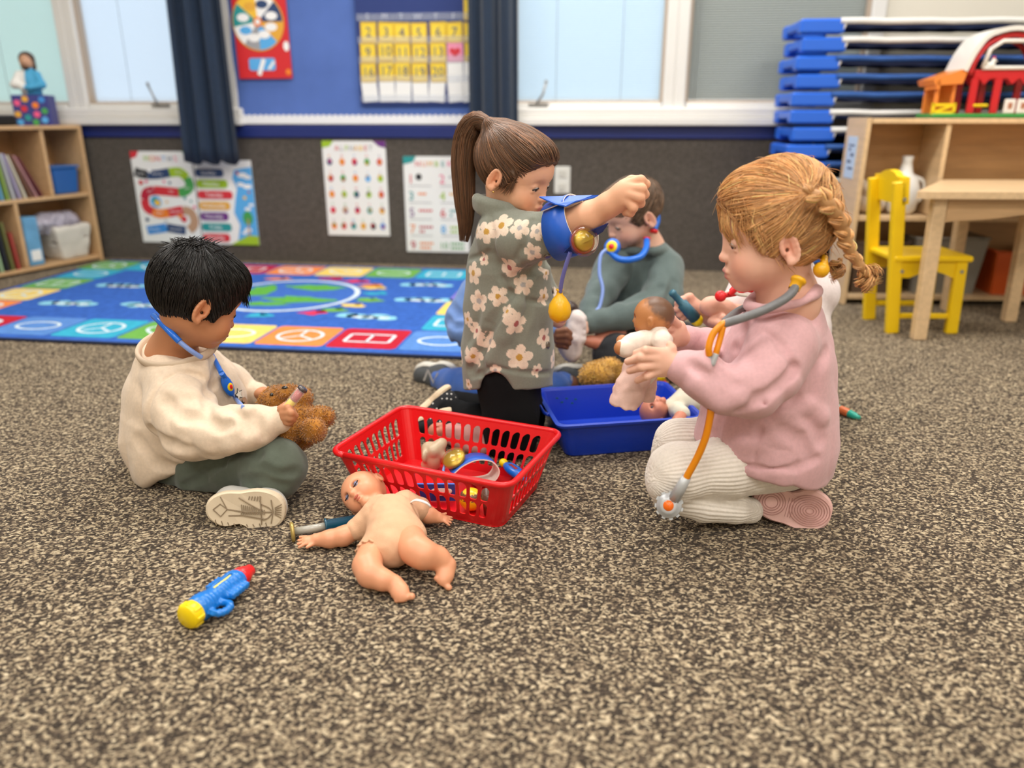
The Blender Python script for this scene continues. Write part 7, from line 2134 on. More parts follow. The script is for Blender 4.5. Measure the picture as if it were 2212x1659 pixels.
# black leggings
BLK = mat('black_leggings', (12, 12, 14), 0.9, var=0.05, vscale=80, bump=0.2, bscale=900, spec=0.2)
T = Solid(0.018)
T.chain(WS((1098, 800, 1.61, 72), (1100, 850, 1.60, 66)), k=0.02)
T.chain(WS((1098, 820, 1.58, 60), (1104, 900, 1.565, 56), (1106, 945, 1.560, 50), (1095, 960, 1.565, 44)), k=0.02); T.chain(WS((1098, 955, 1.565, 42), (1030, 908, 1.64, 34), (985, 890, 1.69, 25), (968, 884, 1.705, 21)), k=0.012)
T.chain(WS((1112, 820, 1.67, 56), (1122, 900, 1.665, 52), (1122, 930, 1.66, 46)), k=0.02); T.chain(WS((1118, 925, 1.66, 40), (1040, 884, 1.73, 32), (985, 868, 1.775, 24)), k=0.012)
T.plane((0, 0, 0.001), (0, 0, -1)); T.disp = cloth_noise(0.0016, 25)
solid_obj('leggings', T, 0.0032, BLK, pk)
# slip-on shoes, toes down, soles to the back
DOT = mat('polka_dot_canvas', (28, 28, 32), 0.85)
nt = DOT.node_tree; bb_ = nt.nodes['Principled BSDF']; tc_ = nt.nodes.new('ShaderNodeTexCoord'); vo = nt.nodes.new('ShaderNodeTexVoronoi'); vo.inputs['Scale'].default_value = 95; vo.inputs['Randomness'].default_value = 0.35
rp_ = nt.nodes.new('ShaderNodeValToRGB'); rp_.color_ramp.interpolation = 'CONSTANT'; rp_.color_ramp.elements[0].color = lin((226, 222, 214)) + (1,); rp_.color_ramp.elements[1].position = 0.20; rp_.color_ramp.elements[1].color = lin((26, 26, 30)) + (1,)
nt.links.new(tc_.outputs['Object'], vo.inputs['Vector']); nt.links.new(vo.outputs['Distance'], rp_.inputs['Fac']); nt.links.new(rp_.outputs['Color'], bb_.inputs['Base Color'])
SOL2 = mat('cream_rubber', (232, 208, 176), 0.6); TR2 = mat('cream_rubber_line', (190, 168, 140), 0.7)
sx_ = unit(at(892, 905, 1.72) - at(958, 843, 1.75)); sn = unit(np.array([0.55, -0.25, -0.45])); sn = unit(sn - sx_ * (sn @ sx_)); sy_ = np.cross(sn, sx_)
shoe(pk, at(922, 868, 1.745), sx_, sy_, sn, 0.135, 0.055, SOL2, DOT, TR2, style='none', up_h=0.05, sole_t=0.014)
sx2 = unit(at(895, 912, 1.66) - at(966, 890, 1.67)); sn2 = unit(np.array([0.25, -0.45, -0.55])); sn2 = unit(sn2 - sx2 * (sn2 @ sx2)); sy2 = np.cross(sn2, sx2)
shoe(pk, at(932, 895, 1.675), sx2, sy2, sn2, 0.125, 0.055, SOL2, DOT, TR2, style='none', up_h=0.05, sole_t=0.014)
# blue toy pressure cuff round her arm
t = thing('pressure_cuff', 'blue toy blood pressure cuff with yellow bulb on raised arm', 'toy', tuple(at(1230, 500, 1.47) * np.array([1, 1, 0])))
ax_ = unit(at(1290, 462, 1.43) - at(1190, 500, 1.49)); e1 = unit(np.cross(ax_, (0, 0, 1))); e2 = np.cross(e1, ax_)
if e2[2] < 0: e2 = -e2
cen_ = at(1228, 492, 1.468)
n_ = 44; th = np.radians(np.linspace(60, 60 - 372, n_)); ra = np.linspace(0.050, 0.056, n_)
P2 = np.stack([np.cos(th) * ra, np.sin(th) * ra * 1.05], 1)
wid = 0.060 + 0.012 * np.cos(th + 1.57)
band(P2, cen_, e1 * 0.92, e2, ax_, wid, -0.0022, 'cuff_strap', t, BPB, BPW)
# loose tongue over the top and the tail below
top_ = np.array([at(1168, 428, 1.45), at(1205, 440, 1.425), at(1240, 432, 1.42), at(1278, 424, 1.43)])
V4 = [at(1165, 427, 1.475), at(1280, 424, 1.455), at(1302, 424, 1.47), at(1245, 436, 1.425), at(1222, 447, 1.420), at(1198, 442, 1.430)]
q = MB(); up2 = np.array([0.0, 0.1, 1]) * 0.0022
Vb = np.array(V4); nn_ = len(Vb); q.add(np.concatenate([Vb, Vb + up2]), [tuple(range(nn_)), tuple(reversed(range(nn_, 2 * nn_)))] + [(i, (i + 1) % nn_, nn_ + (i + 1) % nn_, nn_ + i) for i in range(nn_)]); q.build('cuff_tongue', BPB, t, world=True)
Vb = np.array([at(1215, 545, 1.43), at(1258, 505, 1.415), at(1312, 482, 1.415), at(1300, 500, 1.425), at(1282, 512, 1.425), at(1245, 548, 1.435)]); nn_ = len(Vb); up2 = np.array([0.002, -0.003, 0.0])
q = MB(); q.add(np.concatenate([Vb, Vb + up2]), [tuple(range(nn_)), tuple(reversed(range(nn_, 2 * nn_)))] + [(i, (i + 1) % nn_, nn_ + (i + 1) % nn_, nn_ + i) for i in range(nn_)]); q.build('cuff_tail', mat('cuff_navy_vinyl', (20, 48, 120), 0.4), t, world=True)
gc = at(1258, 521, 1.412); gn = unit(np.array([0.35, -0.80, 0.25]))
q = MB(); q.lathe([(0, 0.0005), (0, 0.023), (0.003, 0.024), (0.004, 0.022), (0.004, 0.0005)], gc, gn); q.build('gauge_case', mat('gauge_red', (176, 70, 50), 0.35), t, world=True)
q = MB(); q.lathe([(0.0045, 0.0005), (0.0045, 0.020), (0.010, 0.017), (0.010, 0.0005)], gc, gn); q.box(gc + gn * 0.0125, (0.030, 0.005, 0.004), frame((1, 0, 0.5), gn)); q.build('gauge_dial', BPG, t, world=True, kind='stuff')
q = MB(); q.lathe([(0.002, 0.029), (0.010, 0.0285), (0.018, 0.024), (0.024, 0.014), (0.026, 0.0005)], gc, gn, n=28); q.build('gauge_dome', DOME, t, world=True)
pipe('air_hose', [(1232, 545, 1.425), (1222, 575, 1.43), (1214, 605, 1.44), (1210, 632, 1.45)], 0.0040, mat('purple_hose', (112, 116, 190), 0.35), t)
bc_ = at(1209, 664, 1.452); bp_ = at(1209, 628, 1.452); L_ = float(np.linalg.norm(bp_ - bc_)); dz = unit(bp_ - bc_)
q = MB(); q.lathe([(-0.031, 0.0005), (-0.029, 0.010), (-0.020, 0.0195), (-0.008, 0.0225), (0.006, 0.0205), (0.018, 0.013), (0.025, 0.0065), (0.032, 0.0052), (0.034, 0.007), (0.036, 0.007), (0.036, 0.0005)], bc_, dz, n=28); q.build('squeeze_bulb', plastic('bulb_yellow', (242, 184, 12), 0.35), t, world=True)
# ================================================================== RED-HAIRED GIRL
rng = np.random.default_rng(3)
pr_g = person('red-haired girl with braid in pink sweatshirt, kneeling with doll', 1600, 1080)
rf = frame(unit((-0.985, 0.06, -0.14)))
rs, rzs = 0.90, 1.14
ear = at(1706, 536, 1.185)
rc0 = ear - rf @ (np.array([-0.010, 0.076, -0.024]) * np.array([rs, rs, rs * rzs]))
B = Solid(0.010)
Lr = head_form(B, rc0, rf, rs, rzs, mouth=0.5, neck=(at(1706, 650, 1.255), 0.046))
B.chain(WS((1700, 655, 1.26, 56), (1670, 760, 1.29, 85), (1640, 950, 1.30, 90)), k=0.03)
B.chain(WS((1680, 765, 1.22, 34), (1605, 842, 1.16, 30), (1520, 812, 1.160, 25), (1455, 786, 1.17, 25)), k=0.015)
B.chain(WS((1640, 740, 1.40, 36), (1560, 754, 1.42, 22), (1500, 739, 1.385, 17), (1468, 728, 1.36, 20)), k=0.015)
B.chain(WS((1660, 1000, 1.27, 45), (1462, 1025, 1.235, 28), (1600, 1096, 1.24, 20)), k=0.015)
B.chain(WS((1660, 980, 1.36, 45), (1470, 965, 1.355, 28), (1600, 1044, 1.37, 20)), k=0.015)
# near hand, fingers spread over the doll
B.ell(at(1432, 783, 1.168), np.array([0.026, 0.013, 0.025]), frame(unit(at(1395, 785, 1.165) - at(1452, 783, 1.172)), (0, 0, 1)), k=0.010)
fingers(B, [[(1418, 760, 1.166, 10.5), (1395, 757, 1.160, 9.5), (1374, 763, 1.172, 8)], [(1416, 774, 1.162, 10.5), (1385, 772, 1.158, 9.5), (1356, 781, 1.175, 8)],
            [(1416, 789, 1.162, 10.5), (1386, 793, 1.158, 9.5), (1360, 801, 1.175, 8)], [(1420, 803, 1.164, 10), (1398, 812, 1.162, 9), (1377, 822, 1.176, 7.5)], [(1442, 765, 1.170, 11), (1451, 753, 1.172, 10), (1447, 744, 1.175, 8)]], k=0.0035)
# far hand behind the doll neck
B.ell(at(1462, 722, 1.345), np.array([0.020, 0.014, 0.026]), frame(unit(at(1440, 712, 1.33) - at(1475, 730, 1.36))), k=0.010)
fingers(B, [[(1462, 700, 1.338, 10), (1450, 688, 1.325, 9.5), (1443, 678, 1.318, 8.5)], [(1450, 712, 1.335, 9.5), (1436, 712, 1.320, 9), (1424, 716, 1.312, 8)], [(1450, 726, 1.335, 9.5), (1438, 732, 1.322, 9), (1426, 738, 1.314, 8)], [(1456, 742, 1.34, 9), (1446, 750, 1.328, 8.5), (1436, 752, 1.318, 8)]], k=0.0035)
V, Q = B.mesh(0.0019)
mesh_np('body', V, Q, SKIN, pr_g, skin_colour(V, (238, 186, 162), Lr, rf, rc0, rs, (206, 124, 116), (0.05, -0.12, -0.10), rzs))
eyes(Lr, rf, rs, pr_g, lash=(150, 110, 84), brow=(206, 160, 124), browr=0.0010)
# hair: smooth sides combed into a french braid
Hs = Solid(0.014)
def RE(x, y, z, rx, ry, rz, k=0.014, op='u'): Hs.ell(Lr(x, y, z), np.array([rx, ry, rz]) * np.array([rs, rs, rs * rzs]), rf, k=k, op=op)
RE(-0.018, 0, 0.018, 0.100, 0.081, 0.088); RE(0.040, 0, 0.046, 0.048, 0.062, 0.044, 0.02)
RE(0.092, 0, -0.014, 0.044, 0.075, 0.058, 0.010, 's'); RE(0.062, 0, -0.078, 0.070, 0.12, 0.064, 0.012, 's')
for y in (-1, 1):
    RE(-0.006, y * 0.092, -0.036, 0.024, 0.034, 0.036, 0.006, 's'); RE(-0.006, y * 0.075, -0.098, 0.060, 0.05, 0.046, 0.012, 's')
    Hs.cap(Lr(0.042, y * 0.058, 0.012), Lr(0.032, y * 0.066, -0.028), 0.010 * rs, 0.004, k=0.010)
Hs.plane(Lr(-0.05, 0, -0.060), rf @ np.array([-0.45, 0, -1]))
cap = Hs.mesh(0.0028)
bpx = [(1745, 412, 1.165), (1775, 430, 1.165), (1798, 452, 1.175), (1815, 482, 1.19), (1828, 512, 1.20)]
BP = np.array([at(*p) for p in bpx]).astype(np.float32)
part = Lr(-0.03, 0.0, 0.105).astype(np.float32)
def fl_r(P):
    d = np.stack([np.linalg.norm(P - b_, axis=1) for b_ in BP], 1); j = np.argmin(d + np.arange(len(BP)) * 0.004, 1)
    t_ = BP[j] - P
    n_ = t_ / (np.linalg.norm(t_, axis=1, keepdims=True) + 1e-6)
    return n_ + np.array([0.35, 0, 0.05], np.float32)
sd = cap[0][rng.integers(0, len(cap[0]), 5200)]
st = hair_strands(Hs, sd, fl_r, 11, rng.uniform(0.005, 0.010, len(sd)), 0.0007, 0.004, rng, wob=0.12)
n_f = 460                                              # wispy fringe over forehead and temple
yy_f = rng.uniform(-0.05, 0.066, n_f); x0_f = 0.082 - np.abs(yy_f) * 0.62 - rng.uniform(0, .022, n_f); z0_f = 0.058 + rng.uniform(-.03, .018, n_f)
p0_f = np.array([Lr(a_, b_, c_) for a_, b_, c_ in zip(x0_f, yy_f, z0_f)], np.float32)
p0_f = p0_f - Hs.grad(p0_f) * (Hs.ev(p0_f) - 0.001)[:, None]
ln_f = rng.uniform(0.5, 1.1, n_f); cu_f = rng.normal(0, .002, n_f)
fr_ = np.stack([p0_f + np.stack([0.0030 * t_ - 0.00055 * t_ * t_ + cu_f * math.sin(t_), 0.0010 * np.sign(yy_f) * t_, -0.0080 * t_ * ln_f], 1) @ rf.T for t_ in range(8)], 1).astype(np.float32)
fp = fr_.reshape(-1, 3); fr_ = (fp + B.grad(fp) * np.maximum(0.0022 - B.ev(fp), 0)[:, None]).reshape(fr_.shape)
ff = strand_mesh(fr_.astype(np.float32), 0.0006)
# braid lumps: woven strands along the head, then hanging
bl_path = spline([at(1738, 408, 1.160), at(1775, 430, 1.160), at(1802, 458, 1.172), at(1818, 490, 1.185), at(1826, 518, 1.192), at(1838, 545, 1.195), at(1856, 572, 1.198), at(1868, 588, 1.20)], 64)
parts_ = []
nl = 15
for i in range(nl):
    j = int((i + 0.5) / nl * (len(bl_path) - 1)); T_ = unit(bl_path[min(j + 2, len(bl_path) - 1)] - bl_path[max(j - 2, 0)])
    out_ = unit(np.array([0.25, -0.9, 0.25])); sdv = unit(np.cross(T_, out_)); sg = 1 if i % 2 else -1
    wdt = np.interp(i / nl, [0, 0.12, 0.35, 0.6, 0.8, 1], [0.009, 0.015, 0.016, 0.013, 0.010, 0.007])
    a_ = bl_path[j] + sdv * sg * wdt * 0.95 - T_ * wdt * 0.9 - out_ * 0.003; m_p = bl_path[j] + out_ * wdt * 0.35 + sdv * sg * wdt * 0.35; e_p = bl_path[j] - sdv * sg * wdt * 0.55 + T_ * wdt * 1.0 - out_ * 0.002
    cv_ = spline([a_, m_p, e_p], 9)
    for q_ in range(64):
        an = rng.uniform(0, 6.28); r_ = wdt * 0.50 * math.sqrt(rng.uniform(0.2, 1))
        o_ = (out_ * math.cos(an) + unit(np.cross(out_, e_p - a_)) * math.sin(an)) * r_
        prf = np.sin(np.linspace(0.25, 2.9, len(cv_)))[:, None]
        parts_.append(cv_ + o_ * prf + rng.normal(0, 0.0003, 3))
bs = strand_mesh(np.array([p[:8] if len(p) >= 8 else p for p in parts_], np.float32), 0.0012)
bcore = Solid(0.006); bcore.chain([(p, r) for p, r in zip(bl_path[::6], np.interp(np.linspace(0, 1, len(bl_path[::6])), [0, .2, .4, 1], [0.004, 0.010, 0.010, 0.006]))]); bcap = bcore.mesh(0.0025)
# curls at the end of the braid
cur = []
for (sx0, sy0, ex0, ey0, YY, rr_, tn) in ((1862, 582, 1892, 590, 1.20, 0.010, 1.3), (1860, 588, 1880, 628, 1.198, 0.009, 1.6), (1866, 590, 1898, 612, 1.205, 0.009, 1.5), (1856, 590, 1862, 622, 1.205, 0.008, 1.4), (1812, 560, 1792, 594, 1.225, 0.009, 1.3), (1818, 560, 1808, 606, 1.225, 0.008, 1.5), (1868, 586, 1888, 600, 1.215, 0.012, 1.2)):
    a_, b_ = at(sx0, sy0, YY), at(ex0, ey0, YY); T_ = unit(b_ - a_); u_ = unit(np.cross(T_, (0, 1, 0.1))); v_ = np.cross(T_, u_); ph_ = rng.uniform(0, 6.28)
    for i in range(70):
        o_ = rng.normal(0, 0.0022, 3); r2 = rr_ * rng.uniform(0.8, 1.15); L_ = rng.uniform(0.8, 1.15)
        cur.append([a_ + (b_ - a_) * t_ * L_ + (u_ * math.cos(ph_ + t_ * tn * 6.28) + v_ * math.sin(ph_ + t_ * tn * 6.28)) * r2 * min(1, t_ * 3) * (1.1 - 0.4 * t_) + o_ * (0.6 + 0.6 * t_) for t_ in np.linspace(0, 1, 14)])
ix_ = rng.integers(0, len(cap[0]), 260); n_ = Hs.grad(cap[0][ix_]); d_ = rng.normal(0, 1, (260, 3)) + np.array([0.6, 0, -0.2]); d_ = d_ - n_ * (d_ * n_).sum(1, keepdims=True) * 0.8; d_ /= np.linalg.norm(d_, axis=1, keepdims=True)
fa = strand_mesh(np.stack([cap[0][ix_] + n_ * (0.0016 * t_) + d_ * 0.0045 * t_ + np.array([0, 0, -0.0003]) * t_ * t_ for t_ in range(7)], 1).astype(np.float32), 0.00045)
cs = strand_mesh(np.array(cur, np.float32), 0.0008)
hair_build('hair', [(cap[0], cap[1], None), st, ff, bs, (bcap[0], bcap[1], None), cs, fa], pr_g, (212, 158, 104), rng, 0.78, 0.30, (1.22, 1.2, 1.15))
# sweatshirt
PINKM = fleece('pink_sweatshirt', (218, 172, 175))
S = Solid(0.022)
S.chain(WS((1690, 700, 1.275, 84), (1678, 780, 1.29, 112), (1660, 880, 1.30, 132), (1650, 960, 1.30, 142), (1652, 1000, 1.30, 130)), k=0.03)
S.chain(WS((1720, 960, 1.30, 76), (1715, 1000, 1.30, 66)), k=0.03)
S.ell(at(1692, 612, 1.235), np.array([0.052, 0.054, 0.048]), frame((1, 0, 0.10)), op='s', k=0.006)
S.plane(at(1650, 1030, 1.20), at(1642, 1090, 1.20) - at(1650, 1030, 1.20) + np.array([-0.012, 0, 0]), k=0.008)
S.chain(WS((1690, 750, 1.215, 78), (1660, 800, 1.185, 74), (1620, 838, 1.160, 66), (1570, 838, 1.150, 58), (1520, 812, 1.155, 50), (1488, 798, 1.163, 42)), k=0.010)
S.chain(WS((1484, 796, 1.165, 37), (1468, 792, 1.168, 36)), k=0.006)
S.chain(WS((1640, 738, 1.39, 62), (1570, 755, 1.42, 44), (1525, 746, 1.40, 36), (1508, 742, 1.39, 32)), k=0.010); S.chain(WS((1500, 737, 1.388, 31), (1486, 734, 1.378, 29)), k=0.005)
# pushed-up neck opening and small hood fold behind
cc_ = at(1690, 645, 1.24); ring = [cc_ + np.array([math.cos(a) * 0.052 - 0.002, math.sin(a) * 0.052, 0.002 + 0.014 * math.cos(a)]) for a in np.linspace(0, 6.2832, 29)]
for a_, b2 in zip(ring[:-1], ring[1:]): S.cap(a_, b2, 0.0050, k=0.012)
for pl2, w, dpt in (([(1655, 720), (1690, 750), (1715, 795), (1700, 815)], 0.006, 0.003), ([(1715, 797), (1680, 835), (1640, 862), (1600, 885)], 0.010, 0.007), ([(1500, 790), (1530, 820), (1540, 860)], 0.012, 0.006), ([(1545, 775), (1560, 810), (1590, 830)], 0.012, 0.007), ([(1590, 745), (1575, 780), (1590, 800)], 0.010, 0.005),
                    ([(1652, 870), (1640, 930), (1628, 1005)], 0.003, 0.0016), ([(1720, 870), (1750, 900), (1770, 950)], 0.016, 0.007), ([(1690, 930), (1730, 950), (1750, 990)], 0.014, 0.006), ([(1522, 962), (1560, 990), (1640, 1010), (1720, 1012), (1765, 990)], 0.004, 0.0026), ([(1560, 900), (1545, 940), (1550, 970)], 0.010, 0.005), ([(1785, 760), (1760, 800), (1755, 850)], 0.012, 0.005)):
    groove(S, pl2, w, dpt, k=0.010)
for pl2, w, hh in (([(1520, 770), (1555, 752), (1600, 740)], 0.012, 0.004), ([(1500, 835), (1550, 868), (1600, 870)], 0.014, 0.004), ([(1690, 890), (1740, 880), (1780, 900)], 0.014, 0.005), ([(1570, 1000), (1600, 960), (1640, 960)], 0.012, 0.003)): ridge(S, pl2, w, hh)
S.disp = cloth_noise(0.0034, 17, 0.0013, 45, (1, 1, 0.7))
solid_obj('sweatshirt', S, 0.0027, PINKM, pr_g)
# ribbed leggings
LEG = fleece('ribbed_leggings', (240, 231, 220))
T = Solid(0.014)
nT = [at(1690, 985, 1.27), at(1450, 1018, 1.215)]; nS = [at(1452, 1072, 1.225), at(1625, 1098, 1.235)]
fT = [at(1680, 960, 1.37), at(1455, 958, 1.345)]; fS = [at(1460, 1010, 1.36), at(1640, 1055, 1.38)]
T.chain([W(1690, 990, 1.28, 72), W(1560, 1010, 1.24, 66), W(1462, 1022, 1.215, 60), W(1448, 1040, 1.215, 50)], k=0.02)
T.chain([W(1452, 1062, 1.220, 44), W(1520, 1088, 1.225, 38), W(1590, 1098, 1.232, 33), W(1618, 1101, 1.245, 29)], k=0.006)
T.chain([W(1680, 970, 1.38, 66), W(1540, 958, 1.36, 58), W(1468, 962, 1.345, 52), W(1455, 985, 1.345, 46)], k=0.02)
T.chain([W(1460, 1000, 1.35, 40), W(1600, 1045, 1.37, 34), W(1690, 1062, 1.385, 28)], k=0.006)
T.plane((0, 0, 0.001), (0, 0, -1))
segs_ = [(np.asarray(a, np.float32), np.asarray(b_, np.float32), N_) for (a, b_), N_ in ((nT, 44), (nS, 26), (fT, 40), (fS, 24))]
def rib(P):
    best = None; ang = None
    for a, b_, N_ in segs_:
        ba = b_ - a; t_ = np.clip(((P - a) @ ba) / (ba @ ba), 0, 1); q_ = P - a - t_[..., None] * ba; d = (q_ * q_).sum(-1)
        u_ = unit(np.cross(ba, (0, 0, 1))).astype(np.float32); v_ = np.cross(unit(ba), u_).astype(np.float32)
        an = np.arctan2(q_ @ v_, q_ @ u_) * N_
        if best is None: best, ang = d, an
        else:
            m = d < best; best = np.where(m, d, best); ang = np.where(m, an, ang)
    return 0.0009 * np.sin(ang) + 0.0022 * vnoise(P * 24)
T.disp = rib
solid_obj('leggings', T, 0.0019, LEG, pr_g)
# shoes
PSO = mat('pink_rubber_sole', (232, 186, 178), 0.65, var=0.06, vscale=50); PUP = mat('pink_shoe_cloth', (224, 178, 176), 0.85, bump=0.2, bscale=700); PGR = mat('pink_tread_line', (196, 146, 138), 0.8)
sx_ = unit(at(1780, 1112, 1.205) - at(1640, 1080, 1.225)); sn = unit(np.array([-0.12, 0.94, -0.16])); sn = unit(sn - sx_ * (sn @ sx_)); sy_ = np.cross(sn, sx_)
shoe(pr_g, at(1714, 1096, 1.236), sx_, sy_, sn, 0.140, 0.080, PSO, PUP, PGR, style='rings', up_h=0.05, sole_t=0.016)
sx2 = unit(np.array([0.92, 0.15, -0.12])); sn2 = unit(np.array([-0.1, 0.7, 0.6])); sn2 = unit(sn2 - sx2 * (sn2 @ sx2)); sy2 = np.cross(sn2, sx2)
shoe(pr_g, at(1712, 1052, 1.37), sx2, sy2, sn2, 0.12, 0.07, PSO, PUP, PGR, style='rings', up_h=0.045, sole_t=0.016)
# orange and grey stethoscope
STG = mat('stetho_grey', (120, 120, 122), 0.4, var=0.12, vscale=90); STO = plastic('stetho_orange', (240, 146, 10), 0.3); STS = mat('stetho_silver', (190, 192, 194), 0.35, metal=0.25); YT = plastic('ear_tip_yellow', (242, 178, 16), 0.4)
t = thing('stethoscope', 'orange and grey toy stethoscope worn by red-haired girl', 'stethoscope', tuple(at(1550, 740, 1.15) * np.array([1, 1, 0])))
pipe('ear_tube', [(1722, 612, 1.17), (1708, 635, 1.155), (1680, 655, 1.145), (1640, 674, 1.14), (1600, 688, 1.14), (1562, 700, 1.145)], 0.0070, STG, t)
d_ = unit(at(1725, 605, 1.172) - at(1718, 618, 1.168)); q = MB(); q.lathe([(-0.012, 0.0085), (0.0, 0.0095), (0.001, 0.0115), (0.005, 0.0125), (0.008, 0.0105), (0.008, 0.0005)], at(1722, 611, 1.17), d_, n=22); q.build('ear_tip', YT, t, world=True)
q = MB(); p0 = at(1774, 583, 1.195); q.sphere(p0, 0.0125); q.cyl(p0 + np.array([0.004, 0, 0.006]), p0 + np.array([0.01, 0.02, 0.016]), 0.006); q.build('ear_tip', YT, t, world=True)
q = MB(); q.tube(spline([at(1640, 652, 1.33), at(1600, 668, 1.28), at(1570, 690, 1.20), at(1562, 700, 1.15)], 14), 0.006, 8); q.build('ear_tube', STG, t, world=True)
pipe('orange_tube', [(1570, 695, 1.145), (1558, 702, 1.142), (1540, 722, 1.14), (1531, 750, 1.135), (1532, 768, 1.135)], 0.0054, STO, t)
pipe('orange_tube', [(1562, 705, 1.142), (1556, 730, 1.14), (1549, 755, 1.135), (1545, 770, 1.135)], 0.0048, STO, t)
pipe('yoke_clip', [(1532, 764, 1.135), (1534, 776, 1.135), (1538, 786, 1.13), (1542, 778, 1.13), (1547, 764, 1.132)], 0.0048, STS, t)
dn_ = S.hit([(1538, 900)])[0]
pipe('orange_tube', [(1536, 884, 1.128), (1533, 905, 1.128), (1524, 945, 1.13), (1508, 985, 1.135), (1488, 1022, 1.14), (1481, 1036, 1.142)], 0.0060, STO, t)
pts_ = [at(1483, 1030, 1.142), at(1470, 1055, 1.146), at(1456, 1078, 1.150)]
q = MB(); q.tube(pts_, [0.0080, 0.0092, 0.0100], 12); q.build('bell_stem', STS, t, world=True)
bc_ = at(1445, 1092, 1.150); bn_ = unit(np.array([0, 0, H]) - bc_ + np.array([-0.12, 0, -0.05])); u_ = unit(np.cross(bn_, (0, 0, 1))); v_ = np.cross(bn_, u_)
q = MB(); gear = [((0.0222 + 0.0016 * math.copysign(1, math.sin(11 * a))) * math.cos(a), (0.0222 + 0.0016 * math.copysign(1, math.sin(11 * a))) * math.sin(a)) for a in np.linspace(0, 6.2832, 133)[:-1]]
q.prism(gear, bc_ - bn_ * 0.008, u_, v_, bn_, 0.008); q.lathe([(0, 0.021), (0.004, 0.0195), (0.004, 0.016), (0.009, 0.015), (0.0095, 0.010), (0.0095, 0.0005)], bc_, bn_, n=30); q.build('bell', STS, t, world=True)
q = MB(); q.lathe([(0.0095, 0.0088), (0.0115, 0.0080), (0.012, 0.0005)], bc_, bn_, n=24); q.build('button', plastic('button_orange', (244, 110, 14)), t, world=True)

# doll held by the girl
t = thing('baby_doll', 'brown baby doll in cream and pink suit held up by girl', 'doll', tuple(at(1400, 760, 1.25) * np.array([1, 1, 0])))
dc = at(1413, 681, 1.255); DR = frame(unit((-0.90, 0.40, -0.12)), unit((0.20, 0, 1)))
s_ = Solid(0.006); doll_face(s_, dc, DR, 0.0335); s_.cap(dc, at(1412, 722, 1.26), 0.013)
V, Q = s_.mesh(0.0018); loc = (V - dc.astype(np.float32)) @ DR.astype(np.float32) / 0.0335
wv = np.clip((loc[:, 2] * 0.8 - loc[:, 0] * 0.9 - 0.25 + 0.12 * vnoise(V * 300)) * 3, 0, 1)[:, None]
mesh_np('head', V, Q, VINYLB, t, np.array(lin((190, 126, 76)), np.float32) * (1 - wv) + np.array(lin((110, 78, 58)), np.float32) * wv)
for y in (-1, 1):
    q = MB(); q.sphere(dc + DR @ np.array([0.80, y * 0.33, -0.02]) * 0.0335, 0.0030); q.build('eye', DARKEYE, t, world=True)
CRM = mat('doll_cream_knit', (236, 222, 208), 0.9, var=0.05, vscale=60, bump=0.3, bscale=800); PNK = mat('doll_pink_print', (226, 188, 176), 0.9, var=0.10, vscale=45, bump=0.3, bscale=800)
s_ = Solid(0.010); s_.chain([(at(1408, 728, 1.255), 0.022), (at(1398, 760, 1.25), 0.030), (at(1385, 800, 1.245), 0.028)]); s_.chain([(at(1392, 735, 1.235), 0.018), (at(1365, 745, 1.222), 0.0165), (at(1350, 752, 1.215), 0.0160)]); s_.chain([(at(1425, 722, 1.23), 0.014), (at(1432, 738, 1.212), 0.014), (at(1436, 752, 1.205), 0.012)]); s_.disp = cloth_noise(0.0014, 70)
pts(s_, 0.0026, 'top', CRM, t)
s_ = Solid(0.006); s_.chain([(at(1386, 792, 1.245), 0.029), (at(1362, 835, 1.228), 0.025), (at(1345, 880, 1.22), 0.026)]); s_.chain([(at(1390, 800, 1.26), 0.026), (at(1388, 840, 1.275), 0.022), (at(1386, 876, 1.28), 0.022)]); s_.plane(at(1360, 872, 1.235), at(1352, 900, 1.235) - at(1360, 872, 1.235), k=0.003); s_.disp = cloth_noise(0.0022, 55, 0.001, 120)
pts(s_, 0.0026, 'trousers', PNK, t)
s_ = Solid(0.005); s_.ell(at(1341, 752, 1.212), (0.0115, 0.010, 0.012)); s_.ell(at(1344, 736, 1.225), (0.010, 0.009, 0.010)); pts(s_, 0.002, 'hand', mat('doll_brown_hand', (186, 122, 74), 0.42), t)
# ================================================================== BOY IN GREY-GREEN SWEATER (behind)
rng = np.random.default_rng(4)
pb_ = person('boy in grey-green sweater with blue stethoscope, sitting behind tray', 1370, 785)
gf = frame(unit((-0.84, -0.36, -0.40)))
gs = 0.93
ear = at(1404, 474, 2.15)
gc0 = ear - gf @ (np.array([-0.010, 0.076, -0.024]) * gs)
B = Solid(0.010)
Lg = head_form(B, gc0, gf, gs, neck=(at(1400, 535, 2.24), 0.042))
B.chain(WS((1398, 540, 2.24, 34), (1392, 620, 2.26, 55), (1388, 710, 2.27, 55)), k=0.03)
B.chain(WS((1430, 590, 2.21, 20), (1425, 650, 2.13, 18), (1340, 686, 2.04, 13), (1276, 700, 2.00, 14)), k=0.015)
B.chain(WS((1330, 580, 2.21, 20), (1297, 635, 2.13, 16), (1268, 690, 2.02, 12)), k=0.015)
B.chain(WS((1400, 740, 2.22, 40), (1330, 760, 2.02, 30), (1420, 790, 2.05, 24)), k=0.015)
B.ell(at(1256, 706, 1.985), (0.022, 0.016, 0.022), k=0.008)
fingers(B, [[(1262, 700, 1.975, 8), (1246, 705, 1.965, 7.5), (1240, 716, 1.965, 6.5)], [(1262, 708, 1.972, 8), (1248, 716, 1.962, 7.5), (1242, 726, 1.962, 6.5)], [(1264, 714, 1.972, 8), (1254, 724, 1.962, 7.5), (1249, 732, 1.962, 6.5)], [(1252, 694, 1.985, 8), (1238, 694, 1.98, 7), (1232, 700, 1.975, 6)]], k=0.003)
